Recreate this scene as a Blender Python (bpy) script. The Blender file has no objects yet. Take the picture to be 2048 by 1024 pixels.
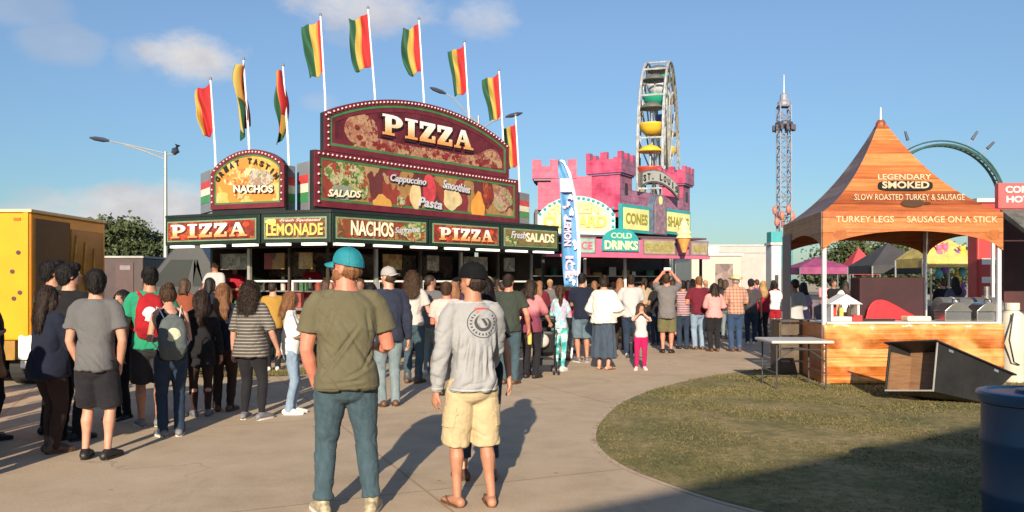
import bpy, bmesh, math, random
import numpy as np
from mathutils import Vector, Matrix, noise as mnoise
R = math.radians
random.seed(7); rng = np.random.default_rng(7)
sc = bpy.context.scene
col = sc.collection
TS = bpy.data.scenes.new('scratch')          # modifiers are evaluated here, removed at the end
def evaluated(o):
    TS.collection.objects.link(o); vl = TS.view_layers[0]; vl.update(); dg = vl.depsgraph
    me = bpy.data.meshes.new_from_object(o.evaluated_get(dg)); bpy.data.objects.remove(o); return me
CAMZ = 1.6; F = 1600.0; HZ = 566.0

def W(px, py, Y):            # a point seen at px,py standing Y metres out
    return Vector(((px-1024)/F*Y, Y, CAMZ-(py-HZ)/F*Y))
def GR(px, py):              # ground point seen at px,py
    Y = CAMZ*F/(py-HZ); return Vector(((px-1024)/F*Y, Y, 0))
def GX(px, Y): return Vector(((px-1024)/F*Y, Y, 0))

# ---------------------------------------------------------------- objects
ORG = {}
def tag(o, label=None, cat=None, group=None, kind=None):
    if label: o['label'] = label
    if cat: o['category'] = cat
    if group: o['group'] = group
    if kind: o['kind'] = kind
    return o
def thing(name, loc, label, cat, group=None, rz=0):
    o = bpy.data.objects.new(name, None); col.objects.link(o)
    o.location = loc; o.rotation_euler = (0, 0, rz); o.empty_display_size = .2
    ORG[o.name] = Vector(loc); return tag(o, label, cat, group)
def link(name, me, parent=None, local=False):
    o = bpy.data.objects.new(name, me); col.objects.link(o)
    if parent is not None:
        o.parent = parent; org = ORG[parent.name]; ORG[o.name] = org
        if not local: me.transform(Matrix.Translation(-org))
    else:
        n = len(me.vertices); co = np.empty(n*3); me.vertices.foreach_get('co', co); co = co.reshape(-1, 3)
        mn, mx = co.min(0), co.max(0)
        org = Vector(((mn[0]+mx[0])/2, (mn[1]+mx[1])/2, mn[2]))
        me.transform(Matrix.Translation(-org)); o.location = org; ORG[o.name] = org
    return o

class MB:
    def __init__(s): s.v = []; s.f = []; s.m = []
    def add(s, vs, fs, m=0):
        b = len(s.v); s.v += [tuple(x) for x in vs]; s.f += [tuple(b+i for i in f) for f in fs]; s.m += [m]*len(fs)
    def box(s, o, a, b, c, m=0):
        o, a, b, c = map(Vector, (o, a, b, c))
        if a.cross(b).dot(c) < 0: a, b = b, a
        s.add([o, o+a, o+a+b, o+b, o+c, o+a+c, o+a+b+c, o+b+c],
              [(3,2,1,0),(4,5,6,7),(0,1,5,4),(1,2,6,5),(2,3,7,6),(3,0,4,7)], m)
    def abox(s, x0, x1, y0, y1, z0, z1, m=0): s.box((x0,y0,z0),(x1-x0,0,0),(0,y1-y0,0),(0,0,z1-z0), m)
    def prism(s, poly, vec, m=0, closed=True):
        vec = Vector(vec); P = [Vector(p) for p in poly]; n = len(P)
        nn = Vector((0,0,0))
        for i in range(n): nn += P[i].cross(P[(i+1)%n])
        if nn.dot(vec) < 0: P.reverse()
        s.add(P+[p+vec for p in P], [tuple(range(n-1,-1,-1)), tuple(range(n,2*n))]+[(i,(i+1)%n,n+(i+1)%n,n+i) for i in range(n)], m)
    def tube(s, pts, r, n=8, m=0):
        pts = [Vector(p) for p in pts]; k = len(pts)
        rs = r if isinstance(r, (list, tuple)) else [r]*k
        vs = []
        for i, p in enumerate(pts):
            t = (pts[min(i+1,k-1)]-pts[max(i-1,0)]).normalized()
            ref = Vector((0,0,1)) if abs(t.z) < .9 else Vector((1,0,0))
            a = t.cross(ref).normalized(); b = t.cross(a).normalized()
            for j in range(n):
                an = 2*math.pi*j/n; vs.append(p+(a*math.cos(an)-b*math.sin(an))*rs[i])
        fs = [(i*n+j, i*n+(j+1)%n, (i+1)*n+(j+1)%n, (i+1)*n+j) for i in range(k-1) for j in range(n)]
        fs += [tuple(range(n-1,-1,-1)), tuple((k-1)*n+j for j in range(n))]
        s.add(vs, fs, m)
    def ball(s, c, r, n=12, k=8, m=0):
        c = Vector(c); r = r if isinstance(r, (tuple, list)) else (r,r,r); vs = [c+Vector((0,0,-r[2]))]
        for i in range(1, k):
            ph = -math.pi/2+math.pi*i/k
            for j in range(n):
                a = 2*math.pi*j/n; vs.append(c+Vector((r[0]*math.cos(ph)*math.cos(a), r[1]*math.cos(ph)*math.sin(a), r[2]*math.sin(ph))))
        vs.append(c+Vector((0,0,r[2]))); L = len(vs)-1
        fs = [(0, 1+(j+1)%n, 1+j) for j in range(n)]
        fs += [(1+(i*n)+j, 1+i*n+(j+1)%n, 1+(i+1)*n+(j+1)%n, 1+(i+1)*n+j) for i in range(k-2) for j in range(n)]
        fs += [(L, 1+(k-2)*n+j, 1+(k-2)*n+(j+1)%n) for j in range(n)]
        s.add(vs, fs, m)
    def lathe(s, c, prof, n=24, m=0):
        c = Vector(c); vs = []
        for (r, z) in prof:
            for j in range(n):
                a = 2*math.pi*j/n; vs.append(c+Vector((r*math.cos(a), r*math.sin(a), z)))
        k = len(prof)
        fs = [(i*n+j, i*n+(j+1)%n, (i+1)*n+(j+1)%n, (i+1)*n+j) for i in range(k-1) for j in range(n)]
        fs += [tuple(range(n-1,-1,-1)), tuple((k-1)*n+j for j in range(n))]
        s.add(vs, fs, m)
    def mesh(s, name, mats):
        me = bpy.data.meshes.new(name); me.from_pydata(s.v, [], s.f)
        for x in (mats if isinstance(mats, (list, tuple)) else [mats]): me.materials.append(x)
        me.polygons.foreach_set('material_index', s.m); me.update(); return me
    def build(s, name, mats, parent=None, smooth=False, bevel=0, local=False):
        me = s.mesh(name, mats)
        if smooth: me.polygons.foreach_set('use_smooth', [True]*len(me.polygons))
        o = link(name, me, parent, local)
        if smooth and smooth != 'all':
            try: me.set_sharp_from_angle(angle=R(40))
            except Exception: pass
        if bevel:
            b = o.modifiers.new('Bevel', 'BEVEL'); b.width = bevel; b.segments = 2; b.limit_method = 'ANGLE'
        return o

# a vertical plane through two ground points; s metres along, z up, d out of it towards the viewer
class Fr:
    def __init__(s, A, B):
        s.A = Vector((A[0], A[1], 0)); s.B = Vector((B[0], B[1], 0)); s.L = (s.B-s.A).length
        s.t = (s.B-s.A).normalized(); s.n = Vector((s.t.y, -s.t.x, 0))
    def p(s, a, z, d=0): return s.A+s.t*a+s.n*d+Vector((0,0,z))
    def s_(s, px, d=0):
        k = (px-1024)/F; A = s.A+s.n*d
        return (k*A.y-A.x)/(s.t.x-k*s.t.y)
    def Y(s, px): return s.p(s.s_(px), 0).y
    def z_(s, px, py): return CAMZ-(py-HZ)/F*s.Y(px)
    def at(s, px, py): return s.s_(px), s.z_(px, py)
    def box(s, mb, s0, s1, z0, z1, d0, d1, m=0):
        mb.box(s.p(s0,z0,d0), s.t*(s1-s0), s.n*(d1-d0), (0,0,z1-z0), m)
    def poly(s, mb, pts, d0, d1, m=0): mb.prism([s.p(a,z,d0) for a,z in pts], s.n*(d1-d0), m)
    def ring(s, mb, outer, inner, d0, d1, m=0):
        n = len(outer)
        V = [s.p(a,z,d0) for a,z in outer]+[s.p(a,z,d0) for a,z in inner]+[s.p(a,z,d1) for a,z in outer]+[s.p(a,z,d1) for a,z in inner]
        fs = []
        for i in range(n):
            j = (i+1)%n
            fs += [(2*n+i,2*n+j,3*n+j,3*n+i),(i,n+i,n+j,j),(i,j,2*n+j,2*n+i),(n+i,3*n+i,3*n+j,n+j)]
        mb.add(V, fs, m)
    def disc(s, mb, a, z, ra, rz, d0, d1, m=0, n=20, wob=0, seed=0):
        r_ = random.Random(seed); ph = r_.random()*6
        pts = []
        for i in range(n):
            t = 2*math.pi*i/n; k = 1+wob*math.sin(3*t+ph)+wob*.6*math.sin(5*t+ph*2)
            pts.append((a+ra*k*math.cos(t), z+rz*k*math.sin(t)))
        s.poly(mb, pts, d0, d1, m)

_tc = {}
def text2d(txt, bold=0.0, shear=0.0):
    key = (txt, bold, shear)
    if key in _tc: return _tc[key]
    cu = bpy.data.curves.new('t', 'FONT'); cu.body = txt; cu.size = 1; cu.offset = bold; cu.shear = shear; cu.resolution_u = 3
    cu.extrude = 0.5
    me = evaluated(bpy.data.objects.new('t', cu))
    vs = [tuple(v.co) for v in me.vertices]; fs = [tuple(p.vertices) for p in me.polygons]
    bpy.data.curves.remove(cu); bpy.data.meshes.remove(me)
    x0 = min(v[0] for v in vs); x1 = max(v[0] for v in vs); y0 = min(v[1] for v in vs); y1 = max(v[1] for v in vs)
    vs = [((v[0]-x0)/(x1-x0), (v[1]-y0)/(y1-y0), v[2]+.5) for v in vs]
    _tc[key] = (vs, fs, (x1-x0)/(y1-y0)); return _tc[key]
def put_text(mb, fr, txt, s0, s1, z0, z1, d0, d1, m=0, bold=.02, shear=0, dz=0):
    vs, fs, _ = text2d(txt, bold, shear)
    mb.add([fr.p(s0+(s1-s0)*v[0], z0+(z1-z0)*v[1]+dz*v[0], d0+(d1-d0)*v[2]) for v in vs], fs, m)
def arc_text(mb, fr, txt, sc_, zc, rad, a0, a1, h, w, d0, d1, m=0, bold=.03, ry=None):
    n = len(txt)
    for i, ch in enumerate(txt):
        if ch == ' ': continue
        a = R(a0+(a1-a0)*i/(n-1)); vs, fs, asp = text2d(ch, bold)
        ww = w*(.35 if ch in "I'" else 1); ry_ = ry or rad
        cx = sc_+rad*math.sin(a); cz = zc+ry_*math.cos(a); th = math.atan2(ry_*math.sin(a), rad*math.cos(a))
        L = []
        for v in vs:
            u = (v[0]-.5)*ww; q = v[1]*h
            L.append(fr.p(cx+u*math.cos(th)+q*math.sin(th), cz-u*math.sin(th)+q*math.cos(th), d0+(d1-d0)*v[2]))
        mb.add(L, fs, m)
def _slab():
    P = [[(0,0),(.46,0),(.46,.12),(0,.12)], [(.11,.12),(.34,.12),(.34,.88),(.11,.88)], [(0,.88),(.34,.88),(.34,1),(0,1)],
         [(.34,.84),(.42,.84),(.42,1),(.34,1)], [(.34,.38),(.42,.38),(.42,.54),(.34,.54)]]
    for i in range(8):
        a, b = R(90-22.5*i), R(90-22.5*(i+1)); o = lambda t: (.42+.38*math.cos(t), .69+.31*math.sin(t)); q = lambda t: (.42+.14*math.cos(t), .69+.15*math.sin(t))
        P.append([o(a), o(b), q(b), q(a)])
    I = [[(0,0),(.5,0),(.5,.12),(0,.12)], [(.13,.12),(.37,.12),(.37,.88),(.13,.88)], [(0,.88),(.5,.88),(.5,1),(0,1)]]
    Z = [[(0,.82),(.66,.82),(.66,1),(0,1)], [(0,.64),(.12,.64),(.12,.82),(0,.82)], [(.36,.82),(.66,.82),(.30,.18),(0,.18)],
         [(0,0),(.66,0),(.66,.18),(0,.18)], [(.54,.18),(.66,.18),(.66,.36),(.54,.36)]]
    A = [[(.08,.12),(.2,.12),(.385,.8),(.33,1)], [(.33,1),(.5,1),(.8,.12),(.54,.12),(.385,.8)], [(.26,.34),(.49,.34),(.4625,.46),(.2925,.46)],
         [(0,0),(.28,0),(.28,.12),(0,.12)], [(.46,0),(.9,0),(.9,.12),(.46,.12)]]
    return {'P': (P, .8), 'I': (I, .5), 'Z': (Z, .66), 'A': (A, .9)}
SLAB = _slab()
def slab_word(mb, fr, s0, s1, z0, z1, d0, d1, m=0, grow=0):
    word = 'PIZZA'; gap = .13; tot = sum(SLAB[c][1] for c in word)+gap*4; k = (s1-s0)/tot; x = 0
    for c in word:
        for poly in SLAB[c][0]:
            fr.poly(mb, [(s0+(x+u)*k, z0+(z1-z0)*v) for u, v in poly], d0, d1, m)
        x += SLAB[c][1]+gap

# ---------------------------------------------------------------- materials
def nt(name):
    m = bpy.data.materials.new(name); m.use_nodes = True; t = m.node_tree; t.nodes.clear()
    out = t.nodes.new('ShaderNodeOutputMaterial'); b = t.nodes.new('ShaderNodeBsdfPrincipled'); t.links.new(b.outputs[0], out.inputs[0])
    return m, t, b
def N(t, kind, **kw):
    n = t.nodes.new(kind)
    for k, v in kw.items():
        if k in n.inputs: n.inputs[k].default_value = v
        else: setattr(n, k, v)
    return n
def ramp(t, fac, stops, interp='LINEAR'):
    r = t.nodes.new('ShaderNodeValToRGB'); r.color_ramp.interpolation = interp; e = r.color_ramp.elements
    while len(e) < len(stops): e.new(.5)
    for i, (p, c) in enumerate(stops): e[i].position = p; e[i].color = (*c, 1)
    t.links.new(fac, r.inputs[0]); return r.outputs[0]
def mix(t, fac, a, b, mode='MIX'):
    n = t.nodes.new('ShaderNodeMix'); n.data_type = 'RGBA'; n.blend_type = mode
    if isinstance(fac, (int, float)): n.inputs[0].default_value = fac
    else: t.links.new(fac, n.inputs[0])
    for i, x in ((6, a), (7, b)):
        if isinstance(x, tuple): n.inputs[i].default_value = (*x, 1)
        else: t.links.new(x, n.inputs[i])
    return n.outputs[2]
def math_(t, op, a, b=None, c=None):
    n = t.nodes.new('ShaderNodeMath'); n.operation = op
    for i, x in enumerate((a, b, c)):
        if x is None: continue
        if isinstance(x, (int, float)): n.inputs[i].default_value = x
        else: t.links.new(x, n.inputs[i])
    return n.outputs[0]
def coords(t, scale=(1,1,1), kind='Object', rot=(0,0,0)):
    c = t.nodes.new('ShaderNodeTexCoord'); mp = t.nodes.new('ShaderNodeMapping')
    mp.inputs['Scale'].default_value = scale; mp.inputs['Rotation'].default_value = rot
    t.links.new(c.outputs[kind], mp.inputs[0]); return mp.outputs[0]
def noise(t, vec, scale, detail=4, rough=.55):
    n = N(t, 'ShaderNodeTexNoise', Scale=scale, Detail=detail, Roughness=rough); t.links.new(vec, n.inputs['Vector']); return n.outputs[0]
def bump(t, b, h, strength=.3, dist=.01):
    n = N(t, 'ShaderNodeBump', Strength=strength, Distance=dist); t.links.new(h, n.inputs['Height']); t.links.new(n.outputs[0], b.inputs['Normal'])
def sc3(c, k): return tuple(min(1, x*k) for x in c)
_mc = {}
def M(name, c, rough=.7, var=.15, scale=3, bs=0, bscale=60, metal=0, emit=0, stretch=(1,1,1), spec=.5):
    key = (name, c, rough, metal, emit, var)
    if key in _mc: return _mc[key]
    m, t, b = nt(name); v = coords(t, stretch)
    n1 = noise(t, v, scale, 5, .6)
    cc = ramp(t, n1, [(.3, sc3(c, 1-var)), (.7, sc3(c, 1+var))])
    t.links.new(cc, b.inputs['Base Color']); b.inputs['Roughness'].default_value = rough; b.inputs['Metallic'].default_value = metal
    b.inputs['Specular IOR Level'].default_value = spec
    if bs: bump(t, b, noise(t, v, bscale, 3), bs, .01)
    if emit:
        b.inputs['Emission Color'].default_value = (*c, 1); b.inputs['Emission Strength'].default_value = emit
    _mc[key] = m; return m
def M_cells(name, pal, scale=6, rough=.5, stretch=(1,1,1), dist=.4, detail=.25):
    # a printed collage: patches of colour with speckles
    m, t, b = nt(name); v = coords(t, stretch)
    nz = N(t, 'ShaderNodeTexNoise', Scale=scale*1.3, Detail=4.0); t.links.new(v, nz.inputs['Vector'])
    vv = t.nodes.new('ShaderNodeVectorMath'); vv.operation = 'MULTIPLY_ADD'
    t.links.new(nz.outputs[1], vv.inputs[0]); vv.inputs[1].default_value = (dist,)*3; t.links.new(v, vv.inputs[2])
    vo = N(t, 'ShaderNodeTexVoronoi', Scale=scale); t.links.new(vv.outputs[0], vo.inputs['Vector'])
    sp = t.nodes.new('ShaderNodeSeparateColor'); t.links.new(vo.outputs['Color'], sp.inputs[0])
    k = len(pal); c1 = ramp(t, sp.outputs[0], [(i/k, p) for i, p in enumerate(pal)], 'CONSTANT')
    n2 = noise(t, v, scale*5, 3); c2 = ramp(t, n2, [(.35, (.12,.09,.05)), (.65, (1,1,1))])
    t.links.new(mix(t, detail, c1, c2, 'MULTIPLY'), b.inputs['Base Color']); b.inputs['Roughness'].default_value = rough
    return m
def cloth(name, c, var=.12, kind=None, c2=None, k=1.0, rough=.9):
    m, t, b = nt(name); v = coords(t)
    n1 = noise(t, v, 5, 5, .6)
    base = ramp(t, n1, [(.3, sc3(c, 1-var)), (.7, sc3(c, 1+var))])
    sx = t.nodes.new('ShaderNodeSeparateXYZ'); t.links.new(v, sx.inputs[0])
    if kind == 'denim':
        n2 = noise(t, coords(t, (1,1,.25)), 26, 5, .7); base = mix(t, .6, base, ramp(t, n2, [(.3, sc3(c, .7)), (.7, sc3(c, 1.45))]))
    if kind == 'stripe':
        w = math_(t, 'FRACT', math_(t, 'MULTIPLY', math_(t, 'ADD', sx.outputs[2], math_(t, 'MULTIPLY', n1, .012)), k)); w = math_(t, 'GREATER_THAN', w, .72)
        base = mix(t, w, base, c2)
    if kind == 'plaid':
        a = math_(t, 'GREATER_THAN', math_(t, 'FRACT', math_(t, 'MULTIPLY', sx.outputs[2], k)), .7)
        d = math_(t, 'GREATER_THAN', math_(t, 'FRACT', math_(t, 'MULTIPLY', sx.outputs[0], k)), .7)
        base = mix(t, math_(t, 'MULTIPLY', math_(t, 'ADD', a, d), .42), base, c2)
    if kind == 'dye':
        n2 = noise(t, v, 9, 3); base = ramp(t, n2, [(.38, c), (.5, c2), (.6, (.75,.85,.8))])
    if kind == 'fade':
        f = t.nodes.new('ShaderNodeMapRange'); t.links.new(sx.outputs[2], f.inputs[0]); f.inputs[1].default_value = k; f.inputs[2].default_value = k+.12
        base = mix(t, f.outputs[0], c2, base)
    t.links.new(base, b.inputs['Base Color']); b.inputs['Roughness'].default_value = rough; b.inputs['Specular IOR Level'].default_value = .25
    b.inputs['Sheen Weight'].default_value = .04
    bump(t, b, math_(t, 'ADD', noise(t, v, 14, 4, .6), math_(t, 'MULTIPLY', noise(t, v, 160, 2), .15)), .5, .02)
    return m
def skin(c):
    m, t, b = nt('skin'); v = coords(t)
    n = noise(t, v, 12, 4); t.links.new(ramp(t, n, [(.3, (c[0]*.86, c[1]*.78, c[2]*.76)), (.7, sc3(c, 1.08))]), b.inputs['Base Color'])
    b.inputs['Roughness'].default_value = .55; b.inputs['Subsurface Weight'].default_value = .08; b.inputs['Subsurface Scale'].default_value = .01
    bump(t, b, noise(t, v, 90, 3), .12, .004)
    return m
def hairm(c):
    m, t, b = nt('hair'); n = noise(t, coords(t, (1,1,.12)), 70, 4, .7)
    t.links.new(ramp(t, n, [(.3, sc3(c, .5)), (.72, sc3(c, 1.6))]), b.inputs['Base Color']); b.inputs['Roughness'].default_value = .55; b.inputs['Specular IOR Level'].default_value = .3
    bump(t, b, n, .8, .01); return m
def woodplank(name, c1, c2, c3, row=6.0, rough=.35, axis=2, along=0, gen=False):
    m, t, b = nt(name); v = coords(t); sx = t.nodes.new('ShaderNodeSeparateXYZ'); t.links.new(v, sx.inputs[0])
    zz = math_(t, 'MULTIPLY', sx.outputs[axis], row); fl = math_(t, 'FLOOR', zz); fr_ = math_(t, 'FRACT', zz)
    wn = t.nodes.new('ShaderNodeTexWhiteNoise'); wn.noise_dimensions = '1D'; t.links.new(fl, wn.inputs['W'])
    st = [.6, .6, .6]; st[axis] = row*2.2
    g = noise(t, coords(t, tuple(st)), 2.2, 6, .7)
    k = math_(t, 'ADD', math_(t, 'MULTIPLY', g, .75), math_(t, 'MULTIPLY', wn.outputs[0], .35))
    c = ramp(t, k, [(.3, c1), (.55, c2), (.8, c3)])
    line = math_(t, 'LESS_THAN', fr_, .07)
    c = mix(t, math_(t, 'MULTIPLY', line, .55), c, sc3(c1, .35))
    t.links.new(c, b.inputs['Base Color']); b.inputs['Roughness'].default_value = rough
    bump(t, b, noise(t, v, 2.6, 3), .5, .06)
    return m

def bulb_row(points, parent, mat, r=.022):
    """one bulb per point, each a part of its own, sharing one mesh"""
    m = MB(); m.ball((0,0,0), r, 6, 4); me = m.mesh('bulb', mat); org = ORG[parent.name]
    for p in points:
        o = bpy.data.objects.new('bulb', me); col.objects.link(o); o.parent = parent; o.location = Vector(p)-org; ORG[o.name] = org
# ================================================================ camera, light, sky
cam = bpy.data.cameras.new('camera'); co = bpy.data.objects.new('camera', cam); col.objects.link(co)
co.location = (0, 0, CAMZ); co.rotation_euler = (R(90), 0, 0)
cam.sensor_width = 36; cam.lens = 36*F/2048; cam.shift_y = (HZ-512)/2048; cam.clip_end = 3000; cam.clip_start = .05
sc.camera = co
SUN = Vector((-.095, -1, .366)).normalized()
sl = bpy.data.lights.new('sun', 'SUN'); sl.energy = 5.0; sl.angle = R(.6); sl.color = (1, .84, .65)
so = bpy.data.objects.new('sun', sl); col.objects.link(so); so.rotation_euler = SUN.to_track_quat('Z', 'Y').to_euler(); so.location = (-5,-20,12)
w = bpy.data.worlds.new('World'); sc.world = w; w.use_nodes = True; t = w.node_tree; t.nodes.clear()
out = t.nodes.new('ShaderNodeOutputWorld'); bg = t.nodes.new('ShaderNodeBackground'); t.links.new(bg.outputs[0], out.inputs[0])
sky = t.nodes.new('ShaderNodeTexSky'); sky.sky_type = 'NISHITA'; sky.sun_disc = False
sky.sun_elevation = math.asin(SUN.z); sky.sun_rotation = math.atan2(SUN.x, SUN.y) % (2*math.pi)
sky.air_density = 1.15; sky.dust_density = .6; sky.ozone_density = 1.6
tc = t.nodes.new('ShaderNodeTexCoord'); v = tc.outputs['Generated']
sx = t.nodes.new('ShaderNodeSeparateXYZ'); t.links.new(v, sx.inputs[0])
mp = t.nodes.new('ShaderNodeMapping'); t.links.new(v, mp.inputs[0]); mp.inputs['Scale'].default_value = (1, 1, 1.7)
nz = noise(t, mp.outputs[0], 7, 7, .6); nz2 = noise(t, mp.outputs[0], 26, 5, .6)
tot = None
# each cloud: direction through px,py, half width / half height in radians, density
for (px, py, a, b_, dn) in [(385, 112, .052, .027, 1.1), (720, 8, .085, .030, .95), (975, 30, .042, .024, .7), (125, 88, .04, .018, .35), (265, 110, .02, .016, .22),
                            (300, 428, .10, .028, 1.15), (360, 403, .04, .022, 1.0), (130, 436, .07, .016, .75), (40, 10, .04, .02, .3), (700, 70, .03, .012, .25), (640, 205, .02, .01, .25),
                            (3400, 100, .2, .06, .7), (-1600, 60, .25, .06, .7), (900, -500, .3, .1, .6)]:
    d = Vector(((px-1024)/F, 1, (HZ-py)/F)).normalized()
    az, el = math.atan2(d.x, d.y), math.asin(d.z)
    A = math_(t, 'ARCTAN2', sx.outputs[0], sx.outputs[1]); E = math_(t, 'ARCSINE', sx.outputs[2])
    q = math_(t, 'ADD', math_(t, 'POWER', math_(t, 'ABSOLUTE', math_(t, 'DIVIDE', math_(t, 'SUBTRACT', A, az), a)), 2), math_(t, 'POWER', math_(t, 'ABSOLUTE', math_(t, 'DIVIDE', math_(t, 'SUBTRACT', E, el), b_)), 2))
    q = math_(t, 'ADD', q, math_(t, 'MULTIPLY', math_(t, 'SUBTRACT', math_(t, 'ADD', math_(t, 'MULTIPLY', nz, .7), math_(t, 'MULTIPLY', nz2, .3)), .5), 6.5))
    g = t.nodes.new('ShaderNodeMapRange'); g.interpolation_type = 'SMOOTHSTEP'; t.links.new(q, g.inputs[0])
    g.inputs[1].default_value = 1.9; g.inputs[2].default_value = -.1; g.inputs[3].default_value = 0; g.inputs[4].default_value = dn
    tot = g.outputs[0] if tot is None else math_(t, 'MAXIMUM', tot, g.outputs[0])
shade = math_(t, 'ADD', math_(t, 'MULTIPLY', nz, .8), .05)
cl = ramp(t, shade, [(.35, (4.4, 4.3, 4.6)), (.6, (7.2, 6.8, 6.5))])
hz_ = ramp(t, sx.outputs[2], [(0.0, (.50,.69,.88)), (.12, (.55,.73,.93)), (.30, (.78,.89,1.06)), (.5, (.9,.98,1.1))])
skyc = mix(t, 1.0, sky.outputs[0], hz_, 'MULTIPLY')
t.links.new(mix(t, math_(t, 'MINIMUM', math_(t, 'MULTIPLY', tot, .88), .92), skyc, cl), bg.inputs[0]); bg.inputs[1].default_value = .082
sc.view_settings.view_transform = 'Standard'; sc.view_settings.look = 'None'; sc.view_settings.exposure = .62; sc.view_settings.gamma = 1
sc.render.engine = 'CYCLES'; sc.cycles.max_bounces = 6

# ================================================================ ground
def sheet(name, poly, z, mat, kind='structure', label=None):
    me = bpy.data.meshes.new(name); me.from_pydata([(x, y, z) for x, y in poly], [], [tuple(range(len(poly)))])
    if me.polygons[0].normal.z < 0: me.flip_normals()
    me.materials.append(mat); o = bpy.data.objects.new(name, me); col.objects.link(o); tag(o, kind=kind, label=label); return o
def m_concrete():
    m, t, b = nt('concrete'); v = coords(t)
    a = noise(t, v, .35, 5, .6); c = noise(t, v, 2.2, 6, .65); d = noise(t, v, 45, 3, .7)
    base = ramp(t, math_(t, 'ADD', math_(t, 'MULTIPLY', a, .55), math_(t, 'MULTIPLY', c, .45)), [(.33, (.40,.30,.20)), (.5, (.52,.405,.275)), (.68, (.60,.485,.345))])
    base = mix(t, .35, base, ramp(t, d, [(.3, (.45,.45,.45)), (.7, (1,1,1))]), 'MULTIPLY')
    st = noise(t, coords(t, (1.6,.5,1)), 1.1, 6, .7); base = mix(t, ramp(t, st, [(.60, (0,0,0)), (.72, (.35,.35,.35))]), base, (.17,.14,.11))
    br = N(t, 'ShaderNodeTexBrick', Scale=1.0); br.offset = 0; bv = coords(t, (1,1,1), rot=(0,0,R(-24))); bv.node.inputs['Location'].default_value = (1.7,1.3,0); t.links.new(bv, br.inputs['Vector'])
    br.inputs['Brick Width'].default_value = 3.6; br.inputs['Row Height'].default_value = 3.6; br.inputs['Mortar Size'].default_value = .012
    br.inputs['Color1'].default_value = (1,1,1,1); br.inputs['Color2'].default_value = (.93,.93,.93,1); br.inputs['Mortar'].default_value = (.62,.58,.52,1)
    base = mix(t, .8, base, br.outputs[0], 'MULTIPLY')
    # small dark gum and oil spots
    vo = N(t, 'ShaderNodeTexVoronoi', Scale=2.3); t.links.new(v, vo.inputs['Vector'])
    base = mix(t, math_(t, 'MULTIPLY', math_(t, 'LESS_THAN', vo.outputs['Distance'], .045), .55), base, (.12,.1,.08))
    # hairline cracks, paler scuffs
    nz_ = N(t, 'ShaderNodeTexNoise', Scale=1.3, Detail=6.0); t.links.new(v, nz_.inputs['Vector']); vm = t.nodes.new('ShaderNodeVectorMath'); vm.operation = 'MULTIPLY_ADD'
    t.links.new(nz_.outputs[1], vm.inputs[0]); vm.inputs[1].default_value = (1.1,1.1,0); t.links.new(v, vm.inputs[2])
    ve = N(t, 'ShaderNodeTexVoronoi', Scale=.33); ve.feature = 'DISTANCE_TO_EDGE'; t.links.new(vm.outputs[0], ve.inputs['Vector'])
    crk = math_(t, 'MULTIPLY', math_(t, 'LESS_THAN', ve.outputs['Distance'], .0035), ramp(t, a, [(.50,(0,0,0)),(.65,(.4,.4,.4))]))
    base = mix(t, crk, base, (.10,.075,.055))
    sc_ = noise(t, coords(t, (.4,2.2,1), rot=(0,0,.5)), 1.7, 7, .75); base = mix(t, ramp(t, sc_, [(.58,(0,0,0)),(.75,(.4,.4,.4))]), base, (.60,.47,.33))
    t.links.new(base, b.inputs['Base Color']); b.inputs['Roughness'].default_value = .9
    bump(t, b, math_(t, 'ADD', math_(t, 'MULTIPLY', c, .6), math_(t, 'MULTIPLY', d, .2)), .35, .02); return m
def m_grass():
    m, t, b = nt('grass_soil'); v = coords(t); a = noise(t, v, .9, 6, .65); c = noise(t, v, 9, 5, .7)
    base = ramp(t, math_(t, 'ADD', math_(t, 'MULTIPLY', a, .6), math_(t, 'MULTIPLY', c, .4)), [(.36, (.085,.085,.026)), (.47, (.15,.135,.045)), (.55, (.25,.195,.08)), (.64, (.37,.28,.155))])
    t.links.new(base, b.inputs['Base Color']); b.inputs['Roughness'].default_value = 1; bump(t, b, c, .7, .03); return m
MC = m_concrete(); MG = m_grass()
sheet('ground', [(-900,-300),(900,-300),(900,1500),(-900,1500)], 0, MC)
edge = [GR(*q) for q in [(1720,733),(1640,736),(1560,738),(1490,742),(1400,756),(1310,778),(1245,803),(1205,838),(1190,868),(1196,893),(1222,917),(1262,940),(1330,966),(1410,993),(1490,1016)]]
edge = [(p.x, p.y) for p in edge]
# continue the curve past the bottom of the picture
edge += [(2.4,4.9),(3.6,4.2),(5.5,3.2),(9,1.8)]
def smooth_line(P, it=2):
    for _ in range(it):
        Q = [P[0]]
        for a, b in zip(P[:-1], P[1:]):
            Q += [(.75*a[0]+.25*b[0], .75*a[1]+.25*b[1]), (.25*a[0]+.75*b[0], .25*a[1]+.75*b[1])]
        P = Q+[P[-1]]
    return P
edge = smooth_line(edge)
lawn = edge+[(30,1),(30,15.2),(edge[0][0]+.2,15.2)]
sheet('grass_ground', lawn, .008, MG)
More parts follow.
